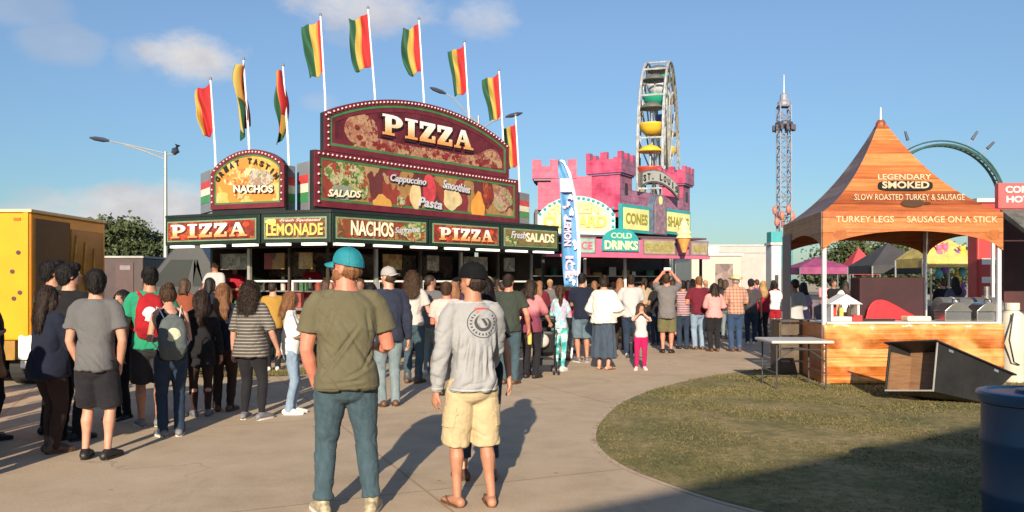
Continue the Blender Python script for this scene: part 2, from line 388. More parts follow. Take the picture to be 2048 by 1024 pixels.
# lighter poured border that follows the lawn
def offset_line(P, d):
    out = []
    for i, p in enumerate(P):
        a = Vector(P[max(i-1,0)]); b = Vector(P[min(i+1,len(P)-1)]); n = (b-a).normalized(); out.append((p[0]+n.y*d, p[1]-n.x*d))
    return out
bd = M('border_concrete', (.47,.36,.255), .9, .14, 2.5, .3, 50)
o2 = offset_line(edge, .06)
me = bpy.data.meshes.new('path_border'); n = len(edge)
me.from_pydata([(x,y,.004) for x,y in edge]+[(x,y,.004) for x,y in o2], [], [(i,i+1,n+i+1,n+i) for i in range(n-1)]); me.materials.append(bd)
if me.polygons[0].normal.z < 0: me.flip_normals()
o = bpy.data.objects.new('path_border', me); col.objects.link(o); tag(o, kind='structure')
sheet('grass_verge', [(-11,13.6),(-5.6,13.5),(-3.9,13.75),(-3.4,14.2),(-3.7,15.0),(-6,15.2),(-11,15.3)], .006, MG)
asph = M('asphalt', (.055,.052,.05), .9, .2, 1.5, .4, 80)
sheet('asphalt_lot', [(-40,16.4),(-3.6,16.0),(2,21),(9,24),(40,24),(40,140),(-60,140)], .005, asph)

# grass blades
def in_poly(x, y, P):
    c = np.zeros(len(x), bool); j = len(P)-1
    for i in range(len(P)):
        xi, yi = P[i]; xj, yj = P[j]
        if yi != yj: c ^= ((yi > y) != (yj > y)) & (x < (xj-xi)*(y-yi)/(yj-yi)+xi)
        j = i
    return c
def blades(name, poly, xr, yr, n, label):
    x = rng.uniform(*xr, n); y = yr[0]+(yr[1]-yr[0])*rng.uniform(0,1,n)**1.25
    nn = np.array([mnoise.noise(Vector((a*.9, b_*.9, 3))) for a, b_ in zip(x, y)])
    k = in_poly(x+rng.normal(0,.035,n), y+rng.normal(0,.035,n), poly) & (nn+rng.normal(0,.2,n) > -.02); x = x[k]; y = y[k]; n = len(x)
    h = rng.uniform(.006, .018, n)*(1+.1*(y-5)); a = rng.uniform(0, 6.28, n); wd = .0035*(1+.18*(y-5)); lean = rng.normal(0, .02, (n,2))
    z0 = np.full(n, .008)
    v = np.stack([np.stack([x-wd*np.cos(a), y-wd*np.sin(a), z0],1), np.stack([x+wd*np.cos(a), y+wd*np.sin(a), z0],1), np.stack([x+lean[:,0], y+lean[:,1], z0+h],1)],1).reshape(-1,3)
    me = bpy.data.meshes.new(name); me.vertices.add(3*n); me.vertices.foreach_set('co', v.ravel()); me.loops.add(3*n); me.loops.foreach_set('vertex_index', np.arange(3*n))
    me.polygons.add(n); me.polygons.foreach_set('loop_start', np.arange(0,3*n,3)); me.polygons.foreach_set('loop_total', np.full(n,3)); me.update()
    m, t, b = nt('grass_blade'); vv = coords(t); g = noise(t, vv, 1.1, 5, .7); g2 = noise(t, vv, 40, 2)
    t.links.new(ramp(t, math_(t,'ADD',math_(t,'MULTIPLY',g,.5),math_(t,'MULTIPLY',g2,.5)), [(.38, (.085,.09,.026)), (.5, (.14,.125,.042)), (.62, (.23,.18,.075))]), b.inputs['Base Color'])
    b.inputs['Roughness'].default_value = .8; me.materials.append(m)
    o = bpy.data.objects.new(name, me); col.objects.link(o); return tag(o, label, 'grass', kind='stuff')
blades('lawn_grass', lawn, (.6,12), (4.2,15), 230000, 'short patchy green and straw coloured lawn grass')
blades('verge_grass', [(-11,13.6),(-5.6,13.5),(-3.9,13.75),(-3.4,14.2),(-3.7,15.0),(-6,15.2),(-11,15.3)], (-11,-3), (13.4,15.3), 24000, 'strip of grass in front of the pizza stand')

# unseen hall added behind the viewer so its roof shades the lawn corner
def lawn_shade_hall():
    th = thing('fairground_hall', (5,-6,0), 'low metal sided hall with overhanging roof behind the viewer', 'building')
    Ht = 4.2; off = Vector((-SUN.x/SUN.z*Ht*-1, 0, 0))
    sh = Vector((-SUN.x, -SUN.y, 0))/SUN.z*Ht
    a = Vector((GR(1130,1024).x, GR(1130,1024).y, 0))-sh; b = Vector((GR(1970,846).x, GR(1970,846).y, 0))-sh
    d = (b-a).normalized(); nrm = Vector((d.y,-d.x,0))
    A = a-d*2.2; B = b+d*9
    mb = MB(); mb.prism([A+Vector((0,0,Ht-.3)), B+Vector((0,0,Ht-.3)), B+nrm*12+Vector((0,0,Ht-.3)), A+nrm*12+Vector((0,0,Ht-.3))], (0,0,.3)); mb.build('roof', M('roof_sheet',(.35,.36,.36),.5,.1,1), th)  # unseen roof added to shade the lawn
    mb = MB(); A2 = A+nrm*.9+d*.6; B2 = B+nrm*.9-d*.6
    mb.prism([A2, B2, B2+nrm*10, A2+nrm*10], (0,0,Ht-.31)); mb.build('wall', M('wall_sheet',(.5,.47,.4),.6,.1,1,.3,8,stretch=(4,4,.2)), th)
    mb = MB(); fr = Fr(A2, B2)
    if fr.n.dot(nrm) > 0: fr = Fr(B2, A2)
    for k in range(4): fr.box(mb, 2+k*4, 3.6+k*4, 0.9, 2.3, 0, .04)
    mb.build('window', M('dark_glass',(.05,.06,.07),.1,.05), th)
lawn_shade_hall()
# ================================================================ materials shared by the stands
BLK = M('black_paint', (.018,.02,.018), .35, .2, 2); STEEL = M('brushed_steel', (.5,.5,.49), .3, .1, 6, metal=.8)
DGR = M('dark_green_trim', (.010,.024,.016), .4, .2, 3); MAR = M('maroon_trim', (.13,.015,.025), .45, .25, 4); GRN = M('green_trim', (.05,.17,.055), .5, .2, 4)
CRM = M('cream_letter', (.82,.72,.52), .5, .08, 5); WHT = M('white_paint', (.72,.71,.68), .45, .06, 3); YEL = M('yellow_letter', (.66,.46,.10), .5, .1, 5)
RED = M('red_print', (.42,.035,.02), .5, .25, 5); PNK = M('bulb_pink', (.75,.5,.48), .4, .2, 20); BRN = M('dark_brown_wall', (.045,.035,.028), .6, .4, 3)
LGR = M('pale_green_border', (.17,.26,.15), .5, .2, 5); GREY = M('grey_panel', (.18,.20,.23), .5, .15, 2); BLU_G = M('silver_print', (.5,.5,.55), .5, .2, 8)
def m_letter():
    m, t, b = nt('gold_letter'); c = t.nodes.new('ShaderNodeTexCoord'); s = t.nodes.new('ShaderNodeSeparateXYZ'); t.links.new(c.outputs['Generated'], s.inputs[0])
    n = noise(t, coords(t), 8, 4)
    t.links.new(ramp(t, math_(t,'ADD',s.outputs[2],math_(t,'MULTIPLY',math_(t,'SUBTRACT',n,.5),.5)), [(.12, (.62,.30,.09)), (.5, (.74,.62,.42)), (.8, (.78,.78,.76))]), b.inputs['Base Color']); b.inputs['Roughness'].default_value = .45
    return m
GOLD = m_letter()
FOODRED = M_cells('red_food_print', [(.30,.03,.02),(.22,.04,.02),(.40,.10,.03),(.16,.03,.02)], 9, .4)
FOODBRN = M_cells('brown_food_print', [(.17,.07,.03),(.28,.05,.02),(.35,.2,.06),(.12,.06,.03)], 10, .4)
CHEESE = M_cells('cheese_print', [(.36,.17,.10),(.42,.23,.14),(.30,.10,.07),(.45,.28,.16),(.20,.035,.03)], 7, .45, dist=.6)
CHEESE2 = M_cells('golden_cheese_print', [(.60,.32,.07),(.64,.38,.10),(.55,.22,.04),(.64,.42,.16)], 4, .45, detail=.12)
PEPP = M('pepperoni_print', (.20,.02,.02), .5, .5, 14); SALADM = M_cells('salad_print', [(.10,.20,.04),(.28,.34,.10),(.42,.40,.2),(.06,.12,.03),(.32,.06,.03),(.5,.45,.3)], 9, .45)
TOMATO = M('tomato_print', (.55,.06,.02), .4, .3, 10); COLL = M_cells('menu_collage', [(.27,.045,.03),(.36,.20,.07),(.22,.03,.04),(.13,.03,.03),(.40,.27,.13)], 2.2, .45, stretch=(1,1,.6), dist=.7)
ORNG = M('orange_print', (.72,.30,.05), .5, .2, 5)

def sub(parent, name, mat, fn, **k):
    mb = MB(); fn(mb); return mb.build(name, mat, parent, **k)

# ================================================================ pizza stand
PZ = thing('pizza_stand', (-3.4,18,0), 'large pizza and lemonade concession stand with arched marquee signs', 'concession stand')
P = [Vector(q) for q in [(-7.37,17.0,0), (-5.0,15.88,0), (-3.5,15.5,0), (1.18,20.1,0)]]
nb = Vector((-.70,.713,0))
P4 = P[3]+nb*3.6; P5 = Vector((-6.3,21.5,0))
Q = [Vector(q) for q in [(-6.75,17.9,0), (-4.75,16.95,0), (-3.85,16.75,0), (0.55,21.05,0)]]
Q4 = Q[3]+nb*2.3; Q5 = Vector((-5.9,20.9,0))
sub(PZ, 'awning_roof', BLK, lambda m: m.prism([p+Vector((0,0,2.975)) for p in P+[P4,P5]], (0,0,.055)))
sub(PZ, 'soffit', M('soffit_grey', (.10,.09,.08), .7, .2, 2), lambda m: m.prism([p+(Vector((-3.4,19.5,0))-p)*.10+Vector((0,0,2.76)) for p in P+[P4,P5]], (0,0,.05)))
sub(PZ, 'floor_deck', STEEL, lambda m: m.prism([p+Vector((0,0,.32)) for p in Q+[Q4,Q5]], (0,0,.08)))
def under(m):
    for a, b in zip(Q[:-1], Q[1:]):
        f = Fr(a, b); f.box(m, 0.02, f.L-.02, .02, .317, -.5, -.35)
sub(PZ, 'undercarriage', BLK, under)
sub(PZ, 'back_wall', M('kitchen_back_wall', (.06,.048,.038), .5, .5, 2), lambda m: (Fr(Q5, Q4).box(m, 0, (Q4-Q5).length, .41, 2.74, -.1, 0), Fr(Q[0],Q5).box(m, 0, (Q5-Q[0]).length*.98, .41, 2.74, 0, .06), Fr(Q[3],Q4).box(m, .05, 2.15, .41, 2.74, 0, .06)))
facets = [Fr(P[0],P[1]), Fr(P[1],P[2]), Fr(P[2],P[3])]; qf = [Fr(Q[0],Q[1]), Fr(Q[1],Q[2]), Fr(Q[2],Q[3])]
def sign(fr, s0, s1, z0, z1, face, letters=None, extra=None, border=LGR, name='fascia_sign'):
    s_ = sub(PZ, name, DGR, lambda m: fr.box(m, s0, s1, z0, z1, -.14, 0), bevel=.012)
    w_ = .075
    sub(s_, 'border', border, lambda m: fr.box(m, s0+w_, s1-w_, z0+w_, z1-w_, .002, .012))
    sub(s_, 'sign_face', face, lambda m: fr.box(m, s0+w_+.03, s1-w_-.03, z0+w_+.03, z1-w_-.03, .014, .022))
    if extra: extra(s_, fr)
    return s_
zb, zt = 2.39, 2.97
# facet 0 : PIZZA
f = facets[0]
def pz_letters(a, b, z0, z1, tilt=0):
    def g(s_, fr):
        sub(s_, 'letter_shadow', MAR, lambda m: slab_word(m, fr, a+.02, b+.05, z0-.035, z1-.01, .024, .03))
        sub(s_, 'lettering', GOLD, lambda m: slab_word(m, fr, a, b, z0, z1, .034, .05))
        def chunks(m):
            for i in range(9): fr.disc(m, a+(b-a)*(.02+.12*i), z0+(.03 if i%2 else .33)*(z1-z0)*2.6, .07, .05, .0225, .0235, wob=.15, seed=i)
        sub(s_, 'tomato_picture', TOMATO, chunks)
    return g
sign(f, 0, f.L-.02, zb, zt, FOODRED, extra=pz_letters(.22, f.L-.3, zb+.15, zt-.15))
f = facets[1]
def lem(s_, fr):
    L = fr.L; sub(s_, 'lettering', YEL, lambda m: put_text(m, fr, 'LEMONADE', .16, L-.16, zb+.14, zb+.38, .034, .045, bold=.03))
    sub(s_, 'letter_shadow', BRN, lambda m: put_text(m, fr, 'LEMONADE', .175, L-.14, zb+.115, zb+.365, .024, .03, bold=.05))
    sub(s_, 'script_line', PNK, lambda m: put_text(m, fr, 'Fresh Squeezed', .45, L-.2, zb+.40, zb+.47, .024, .03, bold=.02, shear=.4))
    sub(s_, 'lemon_picture', M('lemon_print', (.75,.72,.15), .5, .2, 8), lambda m: fr.disc(m, .25, zb+.42, .12, .055, .0225, .0245, wob=.08))
sign(f, .02, f.L-.02, zb, zt, FOODBRN, extra=lem)
f = facets[2]; L = f.L
def nach(s_, fr):
    a, b = f.s_(700), f.s_(785)
    sub(s_, 'letter_shadow', MAR, lambda m: put_text(m, fr, 'NACHOS', a+.02, b+.03, zb+.13, zb+.43, .024, .03, bold=.05))
    sub(s_, 'lettering', CRM, lambda m: put_text(m, fr, 'NACHOS', a, b, zb+.15, zb+.45, .034, .045, bold=.025))
    sub(s_, 'salad_picture', SALADM, lambda m: (fr.disc(m, f.s_(822), zb+.29, .28, .19, .0225, .0245, wob=.15), fr.disc(m, f.s_(842), zb+.40, .1, .1, .025, .0275, wob=.1)))
    sub(s_, 'script_line', BLU_G, lambda m: put_text(m, fr, 'Supreme', f.s_(787), f.s_(838), zb+.2, zb+.36, .034, .04, bold=.02, shear=.3, dz=.05))
sign(f, .02, f.s_(857), zb, zt, FOODBRN, extra=nach)
sign(f, f.s_(857)+.03, f.s_(1001), zb, zt, FOODRED, extra=pz_letters(f.s_(877), f.s_(984), zb+.15, zt-.16))
def sal(s_, fr):
    sub(s_, 'salad_picture', SALADM, lambda m: fr.disc(m, f.s_(1024), zb+.25, .22, .15, .0225, .0245, wob=.12))
    sub(s_, 'script_line', BLU_G, lambda m: put_text(m, fr, 'Fresh', f.s_(1020), f.s_(1050), zb+.27, zb+.44, .034, .04, bold=.02, shear=.3))
    sub(s_, 'lettering', CRM, lambda m: put_text(m, fr, 'SALADS', f.s_(1050), f.s_(1106), zb+.2, zb+.42, .034, .045, bold=.03))
sign(f, f.s_(1001)+.03, L-.01, zb, zt, M_cells('green_food_print', [(.10,.14,.04),(.18,.17,.05),(.24,.12,.05)], 8, .45), extra=sal)
# lamps under the fascia
TUBE = M('lit_tube', (.80,.74,.62), .4, .02, 3, emit=1.1)
def lamp(fr, a, b):
    h = sub(PZ, 'tube_lamp', TUBE, lambda m: fr.box(m, a, b, zb-.05, zb-.003, -.13, -.02))
    return h
for fr, n in ((facets[0],3),(facets[1],2),(facets[2],7)):
    for i in range(n):
        d = fr.L/n; lamp(fr, d*i+.12, d*i+d-.16)
# big middle board
dB = Vector((.2567,.301,0)).normalized(); A = Vector((-.246*15.8, 15.8, 0)); B = Vector((.0106*15.8, 15.8*1.301, 0))
FB = Fr(A, B); zb2, zt2 = 3.12, 4.24; LB = FB.L
brd = sub(PZ, 'menu_board', BLK, lambda m: FB.box(m, -.02, LB, zb2-.085, zt2, -.16, -.05), bevel=.01)
def framing(fr, pts, w_, parent, mat, name, d0, d1):
    # border ring following an outline
    c = Vector((sum(p[0] for p in pts)/len(pts), sum(p[1] for p in pts)/len(pts)))
    n = len(pts); inn = []
    for i in range(n):
        a, p, b = Vector(pts[i-1]), Vector(pts[i]), Vector(pts[(i+1)%n])
        e1 = (p-a).normalized(); e2 = (b-p).normalized(); nn = Vector((-(e1.y+e2.y), e1.x+e2.x)).normalized()
        k = w_/max(.35, nn.dot(Vector((-e1.y, e1.x)))); inn.append(tuple(p+nn*k))
    sub(parent, name, mat, lambda m: fr.ring(m, pts, inn, d0, d1)); return inn
def bulbs(fr, pts, parent, sp=.13, r=.022, mat=PNK):
    P_ = [Vector(p) for p in pts]; L_ = []
    for a, b in zip(P_[:-1], P_[1:]):
        n = max(1, int((b-a).length/sp)); L_ += [fr.p(*(a+(b-a)*(i/n)), .028) for i in range(n)]
    bulb_row(L_, parent, mat, r)
rect = [(.0,zb2),(LB,zb2),(LB,zt2),(0,zt2)]
i1 = framing(FB, rect, .13, brd, MAR, 'maroon_frame', -.05, 0)
i2 = framing(FB, [(a,z) for a,z in i1], .05, brd, GRN, 'green_frame', -.05, -.01)
bulbs(FB, [(.065,zt2-.065),(LB-.065,zt2-.065)], brd, .11)
bulbs(FB, [(.065,zb2+.1),(.065,zt2-.12)], brd, .15, .026)
FI = i2
sub(brd, 'picture_panel', COLL, lambda m: FB.poly(m, i2, -.05, -.02))
def pic(name, mat, px, py, rx, rz, d=0, wob=.12, seed=1, k=1, parent=None, fr=FB):
    a, z = fr.at(px, py); return sub(parent or brd, name, mat, lambda m: fr.disc(m, a, z, rx, rz, -.018+d, -.012+d, wob=wob, seed=seed))
pic('salad_picture', SALADM, 690, 352, .46, .33, 0, .1, 2); pic('salad_picture', SALADM, 722, 368, .2, .3, .008, .2, 5)
pic('bowl_picture', M('grey_bowl', (.22,.25,.2), .4, .3, 6), 688, 385, .34, .15, .008, .04, 3)
pic('drink_picture', M('red_drink', (.5,.05,.06), .3, .35, 5), 860, 380, .2, .36, 0, .04, 3)
pic('drink_picture', M('cream_drink', (.66,.5,.25), .3, .2, 5), 832, 392, .17, .3, .007, .05, 6)
pic('drink_picture', M('pale_drink', (.62,.5,.26), .4, .25, 6), 905, 398, .3, .26, .007, .1, 8)
pic('cheese_picture', CHEESE2, 765, 405, .26, .15, .007, .15, 9); pic('lettuce_picture', SALADM, 802, 404, .12, .12, .013, .1, 4)
pic('cheese_picture', ORNG, 957, 412, .24, .3, .007, .15, 10); pic('noodle_picture', FOODRED, 976, 390, .2, .3, .008, .2, 3)
pic('salad_picture', M_cells('pasta_print', [(.4,.3,.2),(.5,.35,.25),(.25,.3,.12),(.3,.12,.08)], 9), 1005, 398, .36, .32, .013, .1, 4)
def wtext(parent, fr, txt, x0, y0, x1, y1, h, mat=BLU_G, d=.0, shadow=True, bold=.03, shear=.25):
    a, z0 = fr.at(x0, y0); b, z1 = fr.at(x1, y1)
    if shadow: sub(parent, 'letter_shadow', BLK, lambda m: put_text(m, fr, txt, a+.02, b+.03, z0-.025, z0+h-.015, d, d+.006, bold=bold+.03, shear=shear, dz=z1-z0))
    sub(parent, 'lettering', mat, lambda m: put_text(m, fr, txt, a, b, z0, z0+h, d+.008, d+.014, bold=bold, shear=shear, dz=z1-z0))
wtext(brd, FB, 'SALADS', 655, 393, 722, 396, .15, CRM)
wtext(brd, FB, 'Cappuccino', 780, 366, 852, 375, .2)
wtext(brd, FB, 'Smoothies', 885, 376, 940, 388, .2)
wtext(brd, FB, 'Pasta', 836, 412, 884, 420, .22)
# big arch
f = FB
sL, zL = .24, 5.02; sR = FB.s_(1018); zR = 5.06
n = 28; arcp = []
zpk = 5.66
for i in range(n+1):
    u = i/n; a = sL+(sR-sL)*u; z = zL+(zR-zL)*u+(zpk-(zL+zR)/2)*(1-(2*u-1)**2)**.9
    arcp.append((a, z))
outl = [(sL, zt2+.01), (sR, zt2+.01)]+arcp[::-1]
arch = sub(PZ, 'arch_sign', BLK, lambda m: FB.poly(m, outl, -.17, -.05))
j1 = framing(FB, outl, .12, arch, MAR, 'maroon_frame', -.05, .0)
j2 = framing(FB, j1, .055, arch, GRN, 'green_frame', -.05, -.01)
j3 = framing(FB, j2, .09, arch, MAR, 'red_frame', -.05, -.02)
sub(arch, 'picture_panel', M('dark_red_print', (.10,.012,.02), .5, .5, 3), lambda m: FB.poly(m, j3, -.05, -.03))
bl = [(a, z-.06) for a, z in arcp]; 
bulb_row([FB.p(a[0]+(b[0]-a[0])*k, a[1]+(b[1]-a[1])*k, .025) for a, b in zip(bl, bl[1:]) for k in (0,.5)]+[FB.p(sL+.06, zt2+.12+.13*i, .025) for i in range(6)], arch, PNK)
aP, zP = FB.at(725, 268)
sub(arch, 'pizza_picture', CHEESE, lambda m: FB.disc(m, aP, 4.78, .44, .36, -.028, -.02, n=30, wob=.02))
# long slice of crust along the bottom
cr = []
for i in range(25):
    u = i/24; a = aP-.1+(sR-.35-aP)*u; cr.append((a, 4.72-.1*math.sin(u*3)+.25*max(0,u-.6)))
crust = [(aP-.25,4.42),(sR-.28,4.42),(sR-.24,4.58),(sR-.34,4.80),(sR-.55,4.93),(sR-.85,4.88),(sR-1.15,4.70),(sR-1.8,4.62),(sR-2.6,4.68),(sR-3.3,4.62),(aP+.35,4.70),(aP,4.60)]
crust = [tuple(p) for p in smooth_line(crust, 2)]
sub(arch, 'crust_picture', CHEESE, lambda m: FB.poly(m, crust, -.019, -.012))
mb = MB(); rr = random.Random(4)
for i in range(26):
    a = aP-.35+rr.random()*(sR-.5-aP+.35); z = 4.46+rr.random()*.15 if a > aP+.4 else 4.52+rr.random()*.5
    FB.disc(mb, a, z, .055+.03*rr.random(), .05, -.011+i*.0003, -.008+i*.0003, wob=.1, seed=i, n=12)
mb.build('pepperoni_picture', PEPP, arch)
a0, a1 = FB.s_(764), FB.s_(944)
sub(arch, 'letter_shadow', M('letter_dark', (.03,.008,.015), .5, .2), lambda m: (slab_word(m, FB, a0-.04, a1+.04, 4.72, 5.2, .0, .012)))
sub(arch, 'lettering', GOLD, lambda m: slab_word(m, FB, a0, a1, 4.78, 5.22, .02, .045))
# small arched nachos sign
FN = Fr(W(421,400,16.6), W(568,400,15.95)); FN = Fr((FN.A.x,FN.A.y), (FN.B.x,FN.B.y)); LN = FN.L
n = 22; ap = [(LN*i/n, 3.86+.1*i/n+.40*(1-(2*i/n-1)**2)**.75) for i in range(n+1)]
o_ = [(0,3.12),(LN,3.12)]+ap[::-1]
na = sub(PZ, 'nacho_arch_sign', BLK, lambda m: (FN.poly(m, o_, -.14, -.04), FN.box(m, 0, LN, 3.035, 3.118, -.13, -.05)))
k1 = framing(FN, o_, .10, na, MAR, 'maroon_frame', -.04, 0); k2 = framing(FN, k1, .035, na, GRN, 'green_frame', -.04, -.01)
sub(na, 'picture_panel', CHEESE2, lambda m: FN.poly(m, k2, -.04, -.02))
bulb_row([FN.p(a[0]*.97+.03, a[1]-.05, .02) for a in ap[1:-1]]+[FN.p(q, 3.27+.13*i, .02) for i in range(5) for q in (.05, LN-.05)], na, PNK, .02)
sub(na, 'nacho_picture', M_cells('nacho_print', [(.7,.22,.05),(.75,.4,.15),(.6,.12,.03),(.8,.55,.3)], 8), lambda m: (FN.disc(m, LN*.45, 3.72, .42, .24, -.018, -.012, wob=.16), FN.disc(m, LN*.42, 3.5, .2, .17, -.011, -.006, wob=.2, seed=4)))
sub(na, 'salad_picture', M_cells('grey_taco', [(.35,.33,.25),(.45,.4,.32),(.3,.2,.15),(.2,.22,.12)], 9), lambda m: FN.disc(m, LN*.68, 3.7, .3, .2, -.005, 0, wob=.12, seed=8))
sub(na, 'letter_shadow', M('letter_dark', (.03,.008,.015), .5, .2), lambda m: put_text(m, FN, 'NACHOS', LN*.34, LN*.87, 3.43, 3.6, .002, .008, bold=.07, dz=-.04))
sub(na, 'lettering', CRM, lambda m: put_text(m, FN, 'NACHOS', LN*.33, LN*.86, 3.45, 3.6, .012, .02, bold=.03, dz=-.04))
sub(na, 'arch_lettering', BLK, lambda m: arc_text(m, FN, 'GREAT TASTIN', LN*.5, 3.36, .80, -58, 58, .12, .10, .0, .012, ry=.66, bold=.05))
# red white green side panels
FW = M('flag_white', (.7,.68,.55), .5, .1, 4); FR_ = M('flag_red', (.5,.05,.05), .5, .15, 4); FG = M('flag_green', (.05,.26,.09), .5, .15, 4)
def tri(fr, a, b, z0, z1):
    p = sub(PZ, 'flag_panel', GREY, lambda m: fr.box(m, a, b, z0, z1, -.1, 0), bevel=.01); h = (z1-z0)*.2; e = (b-a)*.06
    for nm, mt, k in (('red_band', FR_, 2.9), ('white_band', FW, 2.05), ('green_band', FG, 1.15)):
        sub(p, nm, mt, lambda m: fr.box(m, a+e, b-e, z0+h*k, z0+h*(k+.85), .001, .008))
fq = Fr(W(401,400,17.4), W(421,400,16.75)); tri(fq, 0, fq.L, 3.1, 3.98)
fq = Fr(W(570,400,16.35), W(591,400,16.6)); tri(fq, 0, fq.L, 3.04, 4.02)
fq = Fr(W(593,400,16.9), W(618,400,16.5)); tri(fq, 0.01, fq.L, 3.04, 4.12)
fq = Fr(W(1038,400,20.9), W(1059,400,21.4)); tri(fq, 0, fq.L, 3.14, 3.98)
# upper dark body that carries the signs
def up(m):
    for (a, b, d0, d1, z0, z1) in [(1.6, LB-.1, -1.3, -.6, 3.04, 4.0)]: FB.box(m, a, b, z0, z1, d0, d1)
    FN.box(m, .1, LN*.75, 3.04, 3.8, -.8, -.15)
    for i in range(5): 
        a = .6+i*1.3; FB.box(m, a, a+.06, 3.04, 5.0, -.24, -.175)
sub(PZ, 'sign_backing', BLK, up)
def good(stand, fn, mat, kind):
    mb = MB(); fn(mb); o = mb.build(kind, mat, None); names = {'pizza':'the pizza stand','castle':'the castle stand'}
    tag(o, ('small jar or cup on a shelf inside ' if kind == 'jar' else 'small food box or carton standing inside ')+names[stand], 'jar' if kind == 'jar' else 'box', ('jars on the shelves inside ' if kind == 'jar' else 'boxes and cartons inside ')+names[stand])
PALEP = M_cells('pale_menu_print', [(.42,.42,.34),(.30,.30,.2),(.5,.46,.36),(.2,.2,.15)], 9)
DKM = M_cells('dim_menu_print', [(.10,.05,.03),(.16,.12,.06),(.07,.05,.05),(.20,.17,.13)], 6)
DULL = [M('carton_red', (.25,.04,.03), .6, .3, 6), M('carton_cream', (.45,.42,.36), .6, .2, 6), M('carton_mustard', (.42,.27,.06), .6, .3, 6), STEEL, M('carton_green', (.05,.14,.06), .6, .3, 6), BRN, M('carton_brown', (.20,.10,.05), .6, .3, 6)]
# lower walls: skirt with print, counter, posts, header
YP = M_cells('yellow_menu_print', [(.48,.33,.10),(.42,.24,.07),(.52,.40,.2),(.34,.16,.06)], 7)
for qi, fr in enumerate(qf):
    L = fr.L
    sk = sub(PZ, 'skirt_panel', YP if qi < 2 else FOODRED, lambda m: fr.box(m, .0, L-.01, .40, 1.02, -.06, 0))
    sub(sk, 'skirt_trim', WHT, lambda m: (fr.box(m, .0, L-.01, .33, .395, -.05, .01)))
    if qi == 2:
        for j in range(3):
            sub(sk, 'lettering', GOLD, lambda m: slab_word(m, fr, .5+j*2, 1.9+j*2, .55, .85, .004, .02))
            sub(sk, 'picture_tile', CHEESE, lambda m: fr.disc(m, .25+2*j, .7, .16, .2, .004, .01))
    else:
        sub(sk, 'picture_tile', CHEESE2, lambda m: (fr.disc(m, L*.3, .7, .25, .2, .004, .012, wob=.1), fr.disc(m, L*.75, .7, .2, .18, .004, .012, wob=.1)))
    sub(PZ, 'serving_counter', STEEL, lambda m: fr.box(m, .0, L-.01, 1.03, 1.08, -.35, .28), bevel=.01)
    sub(PZ, 'window_header', BRN, lambda m: fr.box(m, .0, L-.01, 2.35, 2.74, -.06, 0))
    n = max(1, round(L/1.15)); posts = [L*i/n for i in range(n+1)]
    for i, a in enumerate(posts[:-1] if qi < 2 else posts):
        sub(PZ, 'post', M('aluminium_post', (.45,.44,.4), .4, .15, 4, metal=.5) if i%2 else BRN, lambda m: fr.box(m, max(.0,a-.035), min(L-.012,a+.035), 1.081, 2.349, -.08, -.01))
    for a, b in zip(posts[:-1], posts[1:]):
        # screens, menus and goods seen in each opening
        r_ = random.Random(int(a*10)+qi*7); wd = b-a
        if r_.random() < .75: sub(PZ, 'window_frame', WHT, lambda m: (fr.box(m, a+.06, b-.06, 1.62, 1.66, -.1, -.05), fr.box(m, a+.06, a+.1, 1.085, 1.617, -.1, -.05)))
        mp_ = sub(PZ, 'menu_poster', r_.choice([WHT, YP, PALEP, PALEP, COLL]), lambda m: fr.box(m, a+wd*r_.uniform(.1,.3), a+wd*r_.uniform(.5,.85), 1.9, 2.25, -.2, -.17))
        sub(PZ, 'shelf', STEEL, lambda m: fr.box(m, a+.05, b-.05, 1.40, 1.43, -1.1, -.8))
        x = a+.08
        while x < b-.2:
            w_ = r_.uniform(.07,.2); h = r_.uniform(.12,.34); k = r_.randrange(7)
            if r_.random() < .5: good('pizza', lambda m: m.lathe(fr.p(x+w_/2, 1.432, -.95), [(w_*.4,0),(w_*.45,h*.6),(w_*.3,h*.8),(w_*.3,h)], 10), DULL[k], 'jar')
            else: good('pizza', lambda m: fr.box(m, x, x+w_, 1.432, 1.432+h, -1.05, -.85), DULL[k], 'food_box')
            x += w_+r_.uniform(.02,.1)
        x = a+.05
        while x < b-.2:
            w_ = r_.uniform(.08,.22); h = r_.uniform(.1,.4); k = r_.randrange(7)
            good('pizza', lambda m: fr.box(m, x, x+w_, 1.082, 1.082+h, -.33, -.18), DULL[k], 'food_box'); x += w_+r_.uniform(.1,.5)
        sub(PZ, 'warming_oven', STEEL, lambda m: fr.box(m, a+.1, b-.25, .42, 1.25, -1.7, -1.2), bevel=.02)
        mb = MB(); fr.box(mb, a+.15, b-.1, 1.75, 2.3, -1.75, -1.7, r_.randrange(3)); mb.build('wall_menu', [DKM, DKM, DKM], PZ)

# ================================================================ flags on poles
def m_flag():
    m, t, b = nt('flag_cloth'); at = N(t, 'ShaderNodeAttribute'); at.attribute_name = 'u'
    c = ramp(t, at.outputs['Fac'], [(0, (.50,.02,.025)), (.42, (.60,.26,.05)), (.48, (.62,.45,.10)), (.70, (.03,.14,.07))], 'CONSTANT')
    e = ramp(t, at.outputs['Fac'], [(0, (1,1,1)), (1, (.85,.85,.85))])
    t.links.new(mix(t, 1, c, e, 'MULTIPLY'), b.inputs['Base Color']); b.inputs['Roughness'].default_value = .75
    tr = t.nodes.new('ShaderNodeBsdfTranslucent'); t.links.new(c, tr.inputs[0]); ms = t.nodes.new('ShaderNodeMixShader'); ms.inputs[0].default_value = .3
    o_ = [x for x in t.nodes if x.type == 'OUTPUT_MATERIAL'][0]; t.links.new(b.outputs[0], ms.inputs[1]); t.links.new(tr.outputs[0], ms.inputs[2]); t.links.new(ms.outputs[0], o_.inputs[0]); return m
MFL = m_flag(); POLE = M('white_pole', (.78,.78,.8), .35, .04, 3)
